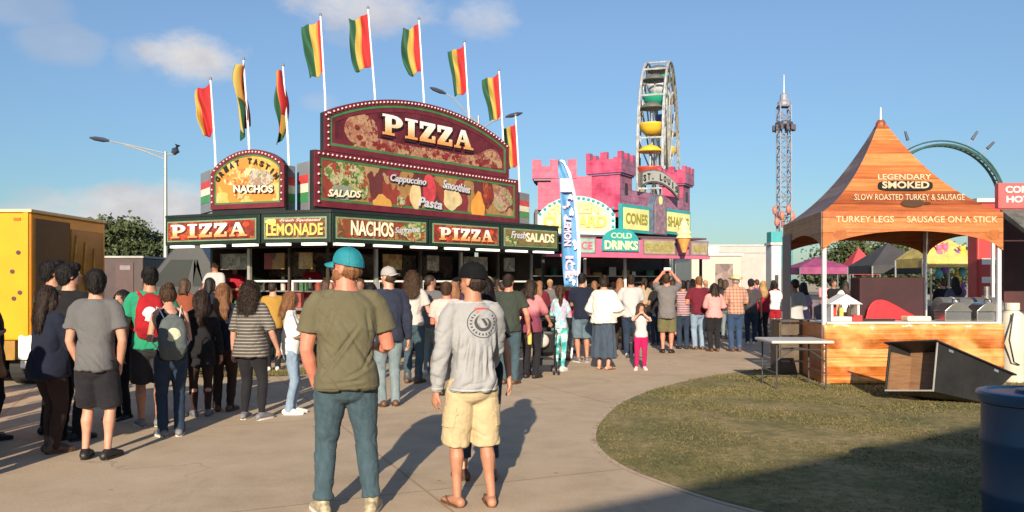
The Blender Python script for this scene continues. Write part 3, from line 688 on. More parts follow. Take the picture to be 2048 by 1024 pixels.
def flag(bx, by, tx, ty, Y, zbase, f0, f1, width, limp, seed, label):
    ua, ub = {1:(0,.55), 4:(.30,.72), 6:(.1,.95), 7:(0,.92), 8:(.12,.88)}.get(seed, (0,1))
    b = W(bx, by, Y); tp = W(tx, ty, Y+.1); d = tp-b
    b2 = b-d*((b.z-zbase)/d.z)
    th = thing('flag', b2, label, 'flag', 'red yellow and green flags flying over the pizza stand')
    mid = (b2+tp)/2+Vector((.012*d.length,0,0))
    m = MB(); m.tube([b2, mid, tp], [.028,.024,.018], 8); m.build('pole', POLE, th, smooth=True)
    m = MB(); m.ball(tp+Vector((0,0,.03)), .035, 8, 6); m.build('finial', STEEL, th, smooth=True)
    # cloth: u away from pole, v down
    zt_ = CAMZ-(f0-HZ)/F*Y; zb_ = CAMZ-(f1-HZ)/F*Y; r_ = random.Random(seed); ph = r_.random()*6
    nu, nv = 22, 30; vs = []; us = []
    for j in range(nv+1):
        v = j/nv
        for i in range(nu+1):
            u = i/nu; z = zt_+(zb_-zt_)*v; k = (z-b2.z)/(tp.z-b2.z); px = b2+(tp-b2)*k+Vector((.012*d.length*4*k*(1-k)*.5,0,0))
            if not limp:
                cv = width*(1-.25*math.sin(v*3.1)*0)*u*(.92+.1*math.sin(v*5+ph))
                x = -cv; y = .10*math.sin(u*7+v*4+ph)*u+.04*math.sin(v*11+ph+u*3)*u
                z2 = z-.30*u*width-.05*math.sin(u*3)*1+.02*math.sin(u*9+ph)
                if j == 0: z2 -= 0
                x += .06*math.sin(v*math.pi)*u*-1+.1*u*v
            else:
                tw = math.sin(v*4.2+ph)*1.1; fold = .10*math.sin(u*11+v*3+ph)*(.4+u)
                x = -(.13*u*math.cos(tw)*1.4+fold*.6+.04*math.sin(v*6+ph)); y = .16*math.sin(u*8+ph)*.8; z2 = z-.42*u*(.3+.7*v)
            vs.append(px+Vector((x, y, z2-z))); us.append(ua+ub*u)
    fs = [(j*(nu+1)+i, j*(nu+1)+i+1, (j+1)*(nu+1)+i+1, (j+1)*(nu+1)+i) for j in range(nv) for i in range(nu)]
    me = bpy.data.meshes.new('flag_cloth'); me.from_pydata([tuple(v) for v in vs], [], fs); at = me.attributes.new('u', 'FLOAT', 'POINT'); at.data.foreach_set('value', us)
    me.materials.append(MFL); me.polygons.foreach_set('use_smooth', [True]*len(fs)); o = link('flag_cloth', me, th)
    s = o.modifiers.new('Solidify', 'SOLIDIFY'); s.thickness = .004
FLG = [(430,330,421,160,17.2,3.1,164,262,.36,0,1,'leftmost flag over the pizza stand, red with only a little green showing'),
 (497,305,487,120,17.0,3.1,122,240,.2,1,2,'limp dark folded flag, second pole from the left'),
 (576,322,566,133,17.0,3.1,136,250,.2,1,3,'limp twisted flag, third pole from the left, beside the nachos arch'),
 (649,215,641,32,17.2,4.0,36,142,.42,0,4,'broad yellow and green flag on the pole at the left end of the pizza arch'),
 (748,195,736,18,18.0,4.0,22,128,.5,0,5,'tallest flag, above the peak of the pizza arch'),
 (846,200,838,40,18.8,4.0,43,138,.46,0,6,'flag with a wide green edge just right of the arch peak'),
 (936,230,929,85,19.8,4.0,88,180,.42,0,7,'flag above the curved street lamp, third from the right'),
 (1004,260,998,142,20.6,4.0,145,230,.44,0,8,'second flag from the right, just above the end of the arch'),
 (1037,360,1031,232,21.5,3.1,245,328,.38,0,9,'rightmost and lowest flag, partly behind the pizza arch')]
for a in FLG: flag(*a)
# ================================================================ castle stand
def m_castle(A=(.48,.045,.13,1),B=(.28,.02,.08,1),C=(.26,.03,.075,1),D=(.34,.02,.075),E=(.68,.14,.24)):
    m, t, b = nt('castle_stone_print'); v = coords(t)
    s = t.nodes.new('ShaderNodeSeparateXYZ'); t.links.new(v, s.inputs[0]); cb = t.nodes.new('ShaderNodeCombineXYZ')
    t.links.new(math_(t,'ADD',s.outputs[0],math_(t,'MULTIPLY',s.outputs[1],.8)), cb.inputs[0]); t.links.new(s.outputs[2], cb.inputs[1])
    br = N(t, 'ShaderNodeTexBrick', Scale=1.0); t.links.new(cb.outputs[0], br.inputs['Vector'])
    for k, q in (('Brick Width',.42),('Row Height',.17),('Mortar Size',.014),('Bias',0.0)): br.inputs[k].default_value = q
    br.inputs['Color1'].default_value = A; br.inputs['Color2'].default_value = B; br.inputs['Mortar'].default_value = C
    n = noise(t, v, 3.5, 5, .6); c = mix(t, .5, br.outputs[0], ramp(t, n, [(.35,D),(.65,E)]))
    t.links.new(c, b.inputs['Base Color']); b.inputs['Roughness'].default_value = .55; bump(t, b, br.outputs['Fac'], .3, .02); return m
CS1 = m_castle(); CS_SHADE = m_castle((.36,.15,.24,1),(.25,.09,.17,1),(.16,.06,.12,1),(.18,.06,.12),(.42,.22,.30)); CS = [CS1, CS_SHADE]  # second stone carries shade in its colour, for right-facing faces
def shade_right_faces(o):
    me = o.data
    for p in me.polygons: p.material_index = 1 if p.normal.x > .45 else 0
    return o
TEAL = M('teal_print', (.03,.30,.32), .5, .15, 3); LTEAL = M('pale_teal_print', (.32,.62,.58), .5, .12, 3)
PAN = M('pale_yellow_print', (.72,.72,.30), .5, .15, 2); PKP = M('pink_print', (.62,.12,.22), .5, .15, 3); PUR = M('purple_print', (.20,.10,.22), .5, .2, 4)
OLV = M('olive_letter', (.30,.27,.06), .5, .2, 6); MUS = M('mustard_letter', (.62,.42,.05), .5, .1, 6); SILV = M('banner_grey', (.42,.42,.40), .5, .1, 3)
CT = thing('castle_drink_stand', (3,23,0), 'pink castle shaped frozen custard and cold drinks stand', 'concession stand')
cA = Vector((GX(1066,22.5))); cB = Vector(GX(1238,22.3)); cC = Vector(GX(1376,25.3))
f1 = Fr(cA, cB); f2 = Fr(cB, cC)
def zc(py, Y=22.4): return CAMZ-(py-HZ)/F*Y
def csub(name, mat, fn, parent=CT, **k):
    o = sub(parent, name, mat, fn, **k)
    if mat is CS: shade_right_faces(o)
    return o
# body + wings
csub('body', M('stand_body', (.12,.09,.09), .6, .2, 2), lambda m: m.prism([cA+Vector((.1,1.4,2.9)), cB+Vector((-.2,1.4,2.9)), cC+Vector((-.3,.4,2.9)), cC+Vector((-1,2.4,2.9)), cA+Vector((.1,3,2.9))], (0,0,.9)))
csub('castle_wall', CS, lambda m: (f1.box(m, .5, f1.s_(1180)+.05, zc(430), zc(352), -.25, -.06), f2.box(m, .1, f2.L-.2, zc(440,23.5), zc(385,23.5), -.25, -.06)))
def tower(cx, cy, wbody, wtop, z0, z1, z2, name='castle_tower', n=4, rot=None, win=True):
    # square tower with overhanging crenellated head
    fr = rot or f1; t_, n_ = fr.t, fr.n; c = Vector((cx, cy, 0))
    def bx(m, w_, za, zb_, dz=0): m.box(c-t_*w_/2-n_*w_/2+Vector((0,0,za)), t_*w_, n_*w_, (0,0,zb_-za))
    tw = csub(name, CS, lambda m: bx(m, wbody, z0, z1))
    h = csub('tower_head', CS, lambda m: bx(m, wtop, z1+.002, z1+(z2-z1)*.66), tw)
    k = 3; mw = wtop/(2*k-1); zz = z1+(z2-z1)*.66+.002; c0 = c-t_*wtop/2-n_*wtop/2+Vector((0,0,zz))
    for i in range(k):
        for q in (0, wtop-.12): csub('merlon', CS, lambda m: m.box(c0+t_*(i*2*mw)+n_*q, t_*mw, n_*.12, (0,0,z2-zz)), tw)
    for q in (0, wtop-.12): csub('merlon', CS, lambda m: m.box(c0+t_*q+n_*(2*mw), t_*.12, n_*mw, (0,0,z2-zz)), tw)
    csub('dark_ledge', PUR, lambda m: bx(m, wtop*.93, z1-.05, z1-.003), tw)
    if win:
        for nn, tt in ((n_, t_), (t_, -n_)):
            o_ = c+nn*(wbody/2+.003)
            pts = [(-.10,0),(.10,0),(.10,.22)]+[(.1*math.cos(a), .22+.1*math.sin(a)) for a in (R(45),R(90),R(135))]+[(-.10,.22)]
            csub('arrow_window', BLK, lambda m: m.prism([o_+tt*a+Vector((0,0,(z0+z1)/2-.05+z)) for a, z in pts], nn*.02), tw)
    return tw
def at_px(px, Y): return GX(px, Y)
p = at_px(1110, 23.1); tower(p.x, p.y, .95, 1.25, zc(418), zc(356), zc(318))
p = at_px(1222, 22.9); tower(p.x, p.y, .92, 1.08, zc(420), zc(346), zc(304), rot=Fr((0,0),(.5,.87)))
p = at_px(1352, 26); tower(p.x, p.y, .7, .92, zc(430,25.6), zc(368,25.6), zc(333,25.6), rot=Fr((0,0),(.5,.87)))
# frozen custard board
a0, a1 = f1.s_(1076), f1.s_(1230); zbo = zc(474); n = 16
arc = [(a0+(a1-a0)*i/n, zc(430)+(zc(393)-zc(430))*(1-(2*i/n-1)**2)**.8+.0) for i in range(n+1)]
o_ = [(a0,zbo),(a1,zbo)]+arc[::-1]
bd_ = csub('custard_board', LTEAL, lambda m: f1.poly(m, o_, -.02, .12))
k_ = framing(f1, o_, .13, bd_, LTEAL, 'teal_frame', .12, .16); csub('picture_panel', PAN, lambda m: f1.poly(m, k_, .12, .135), bd_)
bulbs(f1, [(a0+.06, zbo+.1), (a0+.06, zc(433))], bd_, .16, .04, TEAL)
bulb_row([f1.p((a[0]+b[0])/2, (a[1]+b[1])/2-.06, .17) for a, b in zip(arc, arc[1:])]+[f1.p(a1-.06, zbo+.1+.17*i, .17) for i in range(5)], bd_, TEAL, .045)
def ctx(fr, txt, x0, x1, y0, y1, d, mat, sh=None, Y=22.4, parent=CT, bold=.03):
    a, b = fr.s_(x0), fr.s_(x1)
    if sh: csub('letter_shadow', sh, lambda m: put_text(m, fr, txt, a-.025, b+.035, zc(y1,Y)-.03, zc(y0,Y)+.015, d-.012, d-.004, bold=bold+.03), parent)
    csub('lettering', mat, lambda m: put_text(m, fr, txt, a, b, zc(y1,Y), zc(y0,Y), d, d+.02, bold=bold), parent)
ctx(f1, 'FROZEN', 1098, 1196, 408, 428, .15, M('light_yellow_letter',(.8,.66,.2),.5,.1), OLV, parent=bd_); ctx(f1, 'CUSTARD', 1088, 1212, 433, 456, .15, MUS, M('olive_shade',(.45,.36,.12),.5), parent=bd_)
# right lower boards
def board2(x0, x1, y0, y1, face, txt, fr=f2, Y=23.3, mat=OLV):
    a, b = fr.s_(x0), fr.s_(x1); Ym = fr.Y((x0+x1)/2)
    z0, z1 = zc(y1,Ym), zc(y0,Ym)
    q = csub('side_board', TEAL, lambda m: fr.box(m, a, b, z0, z1, .0, .12)); csub('side_board_face', face, lambda m: fr.box(m, a+.06, b-.06, z0+.08, z1-.1, .121, .135), q)
    csub('lettering', mat, lambda m: put_text(m, fr, txt, a+.15, b-.15, z0+(z1-z0)*.3, z1-(z1-z0)*.3, .137, .15, bold=.03), q)
board2(1237, 1292, 411, 466, PAN, 'CONES'); board2(1322, 1374, 420, 470, PAN, 'SHAKES')
# gothic door
a, b = f2.s_(1294), f2.s_(1322); Ym = f2.Y(1308)
def goth(a, b, z0, z1): 
    m_ = (a+b)/2; r = (b-a)/2; zs = z1-r*1.1; return [(a,z0),(b,z0),(b,zs)]+[(m_+r*math.cos(R(t_)), zs+r*1.1*math.sin(R(t_))) for t_ in range(15,180,15)]+[(a,zs)]
dr = csub('gothic_door', M('slate_blue_print',(.10,.14,.20),.5,.3,6), lambda m: f2.poly(m, goth(a,b,zc(470,Ym),zc(390,Ym)), .0, .2))
csub('door_panel', M('door_mauve',(.25,.16,.2),.5,.4,8), lambda m: f2.poly(m, goth(a+.1,b-.1,zc(468,Ym),zc(392,Ym)), .201, .22), dr)
csub('door_light', PAN, lambda m: f2.disc(m, (a+b)/2, zc(402,Ym), .1, .13, .221, .23), dr)
# arched name banner
mb = MB(); cxs = f2.s_(1304); n = 14; outer = []; inner = []
for i in range(n+1):
    u = i/n; s_ = f2.s_(1264)+(f2.s_(1344)-f2.s_(1264))*u; zz = zc(372-20*(1-(2*u-1)**2)+14*u, 23.8)
    outer.append((s_, zz+.22)); inner.append((s_, zz-.16))
bn = csub('arched_banner', M('banner_edge',(.12,.12,.11),.5), lambda m: f2.poly(m, inner+outer[::-1], .2, .26))
csub('banner_face', SILV, lambda m: f2.poly(m, [(s,z+.04) for s,z in inner[1:-1]]+[(s,z-.04) for s,z in outer[1:-1][::-1]], .261, .275), bn)
mb = MB(); word = 'ST. LOUIS'
for i, ch in enumerate(word):
    if ch in ' ': continue
    u = .1+.8*i/(len(word)-1); j = u*n; i0 = int(j); s_ = inner[i0][0]+(inner[min(n,i0+1)][0]-inner[i0][0])*(j-i0); z_ = inner[i0][1]+(inner[min(n,i0+1)][1]-inner[i0][1])*(j-i0)
    if ch == '.': f2.box(mb, s_-.03, s_+.02, z_+.09, z_+.13, .278, .29)
    else:
        ww = .05 if ch == 'I' else .15; put_text(mb, f2, ch, s_-ww/2, s_+ww/2, z_+.09, z_+.28, .278, .29, bold=.03)
mb.build('lettering', BLK, bn)
# fascia
g = Fr(GX(1150,21.6), GX(1418,23.6)); zf0, zf1 = 2.38, 2.86
def gb(x0, x1, z0, z1, mat, txt=None, tm=MUS, nm='fascia_sign'):
    a, b = g.s_(x0), g.s_(x1); q = csub(nm, M('fascia_mauve',(.22,.12,.15),.5,.2,4), lambda m: g.box(m, a, b, z0, z1, -.1, 0)); csub('sign_face', mat, lambda m: g.box(m, a+.05, b-.05, z0+.05, z1-.05, .001, .012), q)
    if txt: csub('lettering', tm, lambda m: put_text(m, g, txt, a+.12, b-.12, z0+.13, z1-.13, .014, .026, bold=.03), q)
    return q
gb(1150, 1192, zf0, zf1, M('mint_print',(.25,.42,.34),.5,.4,4), 'ICE', PKP); gb(1285, 1352, zf0, zf1, M('drab_print',(.30,.26,.16),.5,.3,5), 'FLOATS', OLV); gb(1380, 1417, zf0, zf1-.03, M('drab_print2',(.28,.24,.2),.5,.3,5), 'MALTS', OLV)
gb(1353, 1379, zf0, zf1, PKP)
q = csub('pink_sign_surround', PKP, lambda m: g.box(m, g.s_(1192), g.s_(1284.5), zf0, zf1-.05, -.08, .01))
a, b = g.s_(1202), g.s_(1275); pts = [(a,zf0+.1),(b,zf0+.1)]+[((a+b)/2+(b-a)/2*math.cos(R(t_)), 2.72+.40*math.sin(R(t_))) for t_ in range(0,181,15)]
q = csub('cold_drinks_sign', TEAL, lambda m: g.poly(m, pts, .02, .08))
csub('lettering', M('mint_letter',(.45,.70,.40),.5,.1), lambda m: put_text(m, g, 'COLD', a+.26, b-.26, 2.83, 2.99, .09, .105, bold=.03), q)
csub('lettering', M('pale_letter',(.75,.76,.42),.5,.1), lambda m: put_text(m, g, 'DRINKS', a+.06, b-.06, 2.52, 2.77, .09, .105, bold=.035), q)
csub('awning_lip', PKP, lambda m: g.box(m, g.s_(1090), g.s_(1418)-.01, 2.30, 2.377, -.12, .06), bevel=.01)
csub('awning_roof', M('awning_dark',(.10,.07,.08),.6), lambda m: m.prism([g.p(g.s_(1080),2.88,-.11), g.p(g.L,2.88,-.11), g.p(g.L,2.88,-2.6), g.p(g.s_(1080),2.88,-2.6)], (0,0,.05)))
# lower body
h = Fr(GX(1085,22.9), GX(1405,24.8))
csub('skirt_panel', M_cells('pink_menu_print',[(.45,.12,.14),(.6,.45,.4),(.35,.1,.15),(.5,.4,.5)],3), lambda m: h.box(m, 0, h.L, .35, 1.0, -.06, 0)); csub('serving_counter', STEEL, lambda m: h.box(m, 0, h.L, 1.01, 1.06, -.3, .3))
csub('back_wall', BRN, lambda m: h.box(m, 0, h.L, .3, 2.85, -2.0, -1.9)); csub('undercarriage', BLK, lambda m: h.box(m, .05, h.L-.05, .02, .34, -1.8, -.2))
for i in range(5): csub('post', WHT if i in (1,2) else BRN, lambda m: h.box(m, (h.L-.07)*i/4, (h.L-.07)*i/4+.07, 1.061, 2.86, -.08, -.01))
mb = MB(); r_ = random.Random(3); x = .1
while x < h.L-.3:
    w_ = r_.uniform(.1,.3); hh = r_.uniform(.15,.5); good('castle', lambda m: h.box(m, x, x+w_, 1.062, 1.062+hh, -.29, -.1), DULL[r_.randrange(6)], 'food_box'); good('castle', lambda m: h.box(m, x, x+w_, 1.832, 1.832+hh*.6, -1.8, -1.6), DULL[r_.randrange(6)], 'food_box'); x += w_+r_.uniform(.05,.5)
csub('shelf', STEEL, lambda m: h.box(m, .05, h.L-.05, 1.80, 1.83, -1.89, -1.55))
# ice cream cone on the roof corner
def cone():
    c = W(1368, 505, 22.6); th = thing('ice_cream_cone_sign', (c.x,c.y,c.z), 'giant yellow ice cream cone standing on the corner of the castle stand awning', 'sign')
    sub(th, 'cone', M('wafer_cone',(.62,.30,.08),.6,.25,10), lambda m: m.lathe((c.x,c.y,c.z), [(.06,0),(.13,.22),(.18,.36),(.19,.40)], 20), smooth=True)
    pr = []
    for i in range(37):
        z = .40+.62*i/36; pr.append((max(.012,(.21*(1-(i/36)**1.7))*(1+.10*math.cos(i*math.pi/4.5))), z))
    sub(th, 'ice_cream', M('custard_yellow',(.78,.70,.34),.45,.08), lambda m: m.lathe((c.x,c.y,c.z), pr, 20), smooth='all')
cone()
# feather banner
def feather():
    Y = 16.6; b = W(1137, 716, Y); b.z = 0; c = thing('feather_banner', b, 'tall blue feather flag with pink lettering beside the castle stand', 'banner')
    ax = [(1142,720),(1158,560),(1160,500),(1156,440),(1149,385),(1140,345),(1128,322),(1119,319)]
    pts = [W(x, y, Y) for x, y in ax]; pts[0].z = 0
    sub(c, 'pole', POLE, lambda m: m.tube(pts, [.022]*4+[.018]*2+[.012]*2, 8), smooth=True)
    R_ = [(1158,575),(1160,520),(1157,450),(1151,395),(1143,355),(1132,327),(1119,318)]; L_ = [(1129,573),(1124,520),(1122,450),(1120,395),(1118,355),(1116,330),(1117,319)]
    nr = 40; vs = []; ut = []
    def lerp(Pn, u):
        j = u*(len(Pn)-1); i = min(int(j), len(Pn)-2); return Vector(Pn[i])+(Vector(Pn[i+1])-Vector(Pn[i]))*(j-i)
    for j in range(nr+1):
        v = j/nr; r = lerp(R_, v); l = lerp(L_, v)
        for i in range(9):
            q = l+(r-l)*(i/8); p = W(q.x, q.y, Y-.01); p.y += .07*math.sin(i*.9+v*9)*(1-i/8)-.02; vs.append(tuple(p)); ut.append(i/8)
    fs = [(j*9+i, j*9+i+1, (j+1)*9+i+1, (j+1)*9+i) for j in range(nr) for i in range(8)]
    me = bpy.data.meshes.new('banner_cloth'); me.from_pydata(vs, [], fs); me.materials.append(M('banner_blue',(.09,.27,.52),.6,.3,2)); me.polygons.foreach_set('use_smooth',[True]*len(fs))
    o = link('banner_cloth', me, c); s = o.modifiers.new('Solidify','SOLIDIFY'); s.thickness = .004
    BP = M('banner_pink', (.74,.42,.54), .6, .15, 4)
    pf = Fr(GX(1100,Y-.12), GX(1200,Y-.12))
    # sideways lettering running down the flag
    for txt, x0, y0, y1, wd in (('LEMON', 1128, 436, 492, .15),('ICE', 1131, 512, 556, .16)):
        vs_, fs_, _ = text2d(txt, .04); a, z0 = pf.at(x0, y1); z1 = pf.z_(x0, y0)
        mb = MB(); mb.add([pf.p(a+wd*v[1]+.05*(1-v[0])*0, z1-(z1-z0)*v[0], -.002+.01*v[2]) for v in vs_], fs_); mb.build('lettering', BP, c)
    r_ = random.Random(6); BW = M('banner_white', (.72,.70,.74), .6, .1, 4)
    for k in range(17):
        v = r_.uniform(.03,.62); r = lerp(R_, v); l = lerp(L_, v); q = l+(r-l)*r_.uniform(.25,.85); s_, z_ = pf.at(q.x, q.y); dd = .0010*(k%8)
        sub(c, 'printed_swirl', BW if k%3 else BP, lambda m: pf.disc(m, s_, z_, r_.uniform(.02,.05), r_.uniform(.03,.08), -.022+dd, -.016+dd, n=12, wob=.25, seed=k))
    sub(c, 'white_edge', BW, lambda m: [m.prism([pf.p(*pf.at(lerp(R_,v0).x-4, lerp(R_,v0).y), -.02), pf.p(*pf.at(lerp(R_,v0).x-.5, lerp(R_,v0).y), -.02), pf.p(*pf.at(lerp(R_,v0+.049).x-.5, lerp(R_,v0+.049).y), -.02), pf.p(*pf.at(lerp(R_,v0+.049).x-4, lerp(R_,v0+.049).y), -.02)], pf.n*.006) for v0 in [i*.05 for i in range(19)]])
    sub(c, 'top_patch', BP, lambda m: pf.poly(m, [(pf.s_(1121), pf.z_(1121,384)), (pf.s_(1146), pf.z_(1146,384)), (pf.s_(1142), pf.z_(1142,357)), (pf.s_(1120), pf.z_(1120,357))], -.012, -.006))
    sub(c, 'ground_base', BLK, lambda m: (m.box((b.x-.3,b.y-.04,.01),(.6,0,0),(0,.08,0),(0,0,.03)), m.box((b.x-.04,b.y-.3,.041),(.08,0,0),(0,.6,0),(0,0,.03))))
feather()
# ================================================================ rides and background
def ferris():
    Y = 46; base = GX(1322, Y); th = thing('ferris_wheel', base, 'tall silver ferris wheel seen nearly edge on behind the castle stand', 'ferris wheel')
    MT = M('ride_silver', (.36,.38,.39), .45, .4, 4); MT2 = M('ride_dark', (.10,.11,.10), .5, .2, 3); MT3 = M('ride_olive', (.22,.21,.13), .5, .2, 3)
    top = CAMZ+(HZ-132)/F*Y; rad = 6.5; zc_ = top-rad; c = base+Vector((0,0,zc_))
    d = Vector((.275, 1, 0)).normalized()            # wheel plane direction, mostly away from the viewer
    ax = Vector((d.y, -d.x, 0))
    for s in (-1, 1):
        pts = [c+ax*(.62*s)+d*(rad*math.cos(a))+Vector((0,0,rad*math.sin(a))) for a in [2*math.pi*i/48 for i in range(49)]]
        sub(th, 'rim', MT, lambda m: m.tube(pts, .075, 6)); pts2 = [c+ax*(.62*s)+(p-(c+ax*(.62*s)))*.82 for p in pts]
        sub(th, 'inner_rim', MT, lambda m: m.tube(pts2, .05, 6))
        for i in range(16):
            a = 2*math.pi*(i+.5)/16; e = d*math.cos(a)+Vector((0,0,math.sin(a)))
            sub(th, 'spoke', MT if i%3 else MT3, lambda m: m.tube([c+ax*(.4*s), c+ax*(.62*s)+e*rad], .045, 6))
        for k in (-1, 1):
            sub(th, 'support_leg', MT3, lambda m: m.tube([c+ax*(1.0*s), Vector((c.x,c.y,0))+ax*(1.5*s)+d*(3.4*k)], [.16,.2], 8))
    for s in (-1, 1):
        for i in range(32):
            a = 2*math.pi*i/32; a2 = a+math.pi/32*(1 if i%2 else -1)*2; e1 = d*math.cos(a)+Vector((0,0,math.sin(a))); e2 = d*math.cos(a2)+Vector((0,0,math.sin(a2)))
            sub(th, 'lattice_bar', MT2 if i%2 else MT3, lambda m: m.tube([c+ax*(.62*s)+e1*rad, c+ax*(.62*s)+e2*(rad*.82)], .05, 5))
    sub(th, 'axle', MT2, lambda m: m.tube([c-ax*1.3, c+ax*1.3], .3, 12))
    for i in range(16):
        a = 2*math.pi*(i+.5)/16; e = d*math.cos(a)+Vector((0,0,math.sin(a)))
        sub(th, 'cross_tie', MT, lambda m: m.tube([c-ax*.62+e*rad, c+ax*.62+e*rad], .05, 6))
    cols = [M('tub_green',(.02,.30,.20),.4,.1), M('tub_yellow',(.72,.45,.04),.4,.1), M('tub_white',(.55,.58,.62),.4,.1), M('tub_red',(.5,.06,.04),.4,.1), M('tub_blue',(.05,.15,.4),.4,.1)]
    for i in range(16):
        a = 2*math.pi*i/16+R(104)
        e = d*math.cos(a)+Vector((0,0,math.sin(a))); p = c+e*(rad-.15)
        # gondola heights follow the photograph on the near side
        pr = [(.02,-1.75),(.35,-1.7),(.58,-1.45),(.66,-1.22),(.68,-1.15),(.6,-1.14),(.5,-1.3),(.02,-1.4)]
        g = sub(th, 'gondola_tub', cols[{0:2, 1:0, 2:1}.get(i, {3:3, 4:2}.get(i, (i*3+2)%5))], lambda m: m.lathe(p, pr, 16), smooth='all')
        sub(g, 'centre_pole', MT, lambda m: m.tube([p+Vector((0,0,-1.4)), p+Vector((0,0,-.2))], .04, 6))
        sub(g, 'canopy', cols[(i*2)%5] if i not in (0,1,2) else MT2, lambda m: m.lathe(p, [(.62,-.38),(.64,-.33),(.35,-.1),(.02,.0)], 16), smooth='all')
        sub(g, 'hanger', MT, lambda m: (m.tube([p-ax*.6, p-ax*.6+Vector((0,0,-1.2))], .035, 6), m.tube([p+ax*.6, p+ax*.6+Vector((0,0,-1.2))], .035, 6)))
ferris()
def drop_tower():
    Y = 92; b = GX(1568, Y); th = thing('drop_tower', b, 'slender lattice drop tower ride with a ring of seats near its top', 'drop tower')
    top = CAMZ+(HZ-212)/F*Y; w_ = .62; m1 = M('lattice_steel', (.22,.24,.30), .5, .2, 2); m2 = M('lattice_red', (.45,.16,.12), .5, .2, 2)
    lev = list(np.arange(0, top, 1.15))+[top]
    mb = MB()
    cn = [(-w_,-w_),(w_,-w_),(w_,w_),(-w_,w_)]
    for x, y in cn: mb.tube([b+Vector((x,y,0)), b+Vector((x,y,top))], .09, 5)
    for j, (z0, z1) in enumerate(zip(lev[:-1], lev[1:])):
        for i in range(4):
            a, c = cn[i], cn[(i+1)%4]
            if j%2: a, c = c, a
            mb.tube([b+Vector((*a,z0)), b+Vector((*c,z1))], .055, 4); mb.tube([b+Vector((*cn[i],z1)), b+Vector((*cn[(i+1)%4],z1))], .045, 4)
    mb.build('lattice_mast', m1, th)
    zr = CAMZ+(HZ-250)/F*Y
    s = sub(th, 'seat_ring', M('ring_dark',(.04,.05,.09),.5), lambda m: m.lathe((b.x,b.y,zr), [(.7,-.3),(.85,-.2),(.98,.0),(.98,.25),(.85,.3),(.7,.4)], 16))
    for i in range(12):
        a = 2*math.pi*i/12; q = b+Vector((1.15*math.cos(a),1.15*math.sin(a),zr-.4)); sub(s, 'seat', M('seat_dark',(.05,.04,.06),.5), lambda m: m.abox(q.x-.14,q.x+.14,q.y-.14,q.y+.14,q.z-.3,q.z+.35), bevel=.03)
    sub(th, 'top_drum', m1, lambda m: m.lathe((b.x,b.y,top+.01), [(.75,0),(.75,.4),(.5,.6),(.45,1.3),(.1,1.5)], 12))
    sub(th, 'mast_pole', POLE, lambda m: m.tube([b+Vector((0,0,top+1.4)), b+Vector((0,0,top+3.6))], [.07,.03], 6))
    sub(th, 'sign_crown', m2, lambda m: [m.ball(b+Vector((1.0*math.cos(a),1.0*math.sin(a), CAMZ+(HZ-432+14*math.sin(a*3))/F*Y)), (.3,.3,.55), 8, 6) for a in [2*math.pi*i/9 for i in range(9)]])
    sub(th, 'base_house', M('tower_teal',(.05,.22,.24),.5,.3,1), lambda m: m.abox(b.x-.9,b.x+.7,b.y-.9,b.y+.9,.0,7.0), bevel=.05)
drop_tower()
def ring_ride():
    Y = 100; c = W(1882, 412, Y); th = thing('loop_ride', (c.x,c.y,0), 'green steel loop of a thrill ride arching behind the orange tent', 'loop ride')
    r = 7.6; g = M('loop_green', (.03,.085,.075), .5, .3, 1)
    for s in (-.45, .45):
        pts = [c+Vector((r*math.cos(a), s, r*math.sin(a))) for a in [2*math.pi*i/64 for i in range(65)]]
        sub(th, 'track_rail', g, lambda m: m.tube(pts, .17, 6))
    sub(th, 'track_ties', M('tie_grey',(.12,.13,.16),.5), lambda m: [m.tube([c+Vector((r*math.cos(a),-.5,r*math.sin(a))), c+Vector((r*math.cos(a),.5,r*math.sin(a)))], .10, 5) for a in [2*math.pi*i/72 for i in range(72)]])
    sub(th, 'back_rail', g, lambda m: m.tube([c+Vector(((r+.55)*math.cos(a), 0, (r+.55)*math.sin(a))) for a in [2*math.pi*i/64 for i in range(65)]], .1, 6))
    for x in (-r, r): sub(th, 'support_column', M('column_grey',(.3,.33,.36),.5,.1), lambda m: m.tube([c+Vector((x,0,0)), Vector((c.x+x*1.03,c.y,0))], .22, 8))
    for i, a in enumerate((R(118), R(66), R(52))):
        e = Vector((math.cos(a)+.2,0,math.sin(a))).normalized(); p = c+Vector((math.cos(a),0,math.sin(a)))*(r+.6)
        k = sub(th, 'lamp_rod', M('thin_rod',(.25,.28,.33),.5,.1), lambda m: m.tube([p-e*.3, p+e*2.0], .06, 4)); 
        sub(k, 'lamp', M('lamp_dark',(.05,.06,.09),.5), lambda m: m.tube([p+e*1.0, p+e*2.2], [.2,.14], 8))
ring_ride()

def lamp_post(px, pyt, Y, arms, label, heads=True):
    b = GX(px, Y); zt_ = CAMZ+(HZ-pyt)/F*Y; th = thing('street_lamp', b, label, 'street lamp'); G_ = M('galvanised', (.36,.38,.38), .45, .1, 2, metal=.4)
    sub(th, 'pole', G_, lambda m: m.tube([b, b+Vector((0,0,zt_))], [.11,.06], 10), smooth=True)
    for (pts, hd) in arms:
        P_ = [W(x, y, Y) for x, y in pts]
        a = sub(th, 'arm', G_, lambda m: m.tube(P_, .035, 6), smooth=True)
        if hd:
            e = P_[-1]; d_ = (P_[-1]-P_[-2]).normalized(); mb = MB(); s_ = d_*.75; mb.tube([e-s_*.15, e+s_*.2, e+s_*.7, e+s_], [.05,.13,.12,.04], 8)
            for i, v in enumerate(mb.v): mb.v[i] = (v[0], v[1], e.z+(v[2]-e.z)*.75)
            mb.build('lamp_head', M('lamp_head_dark',(.04,.05,.07),.4), th, smooth=True)
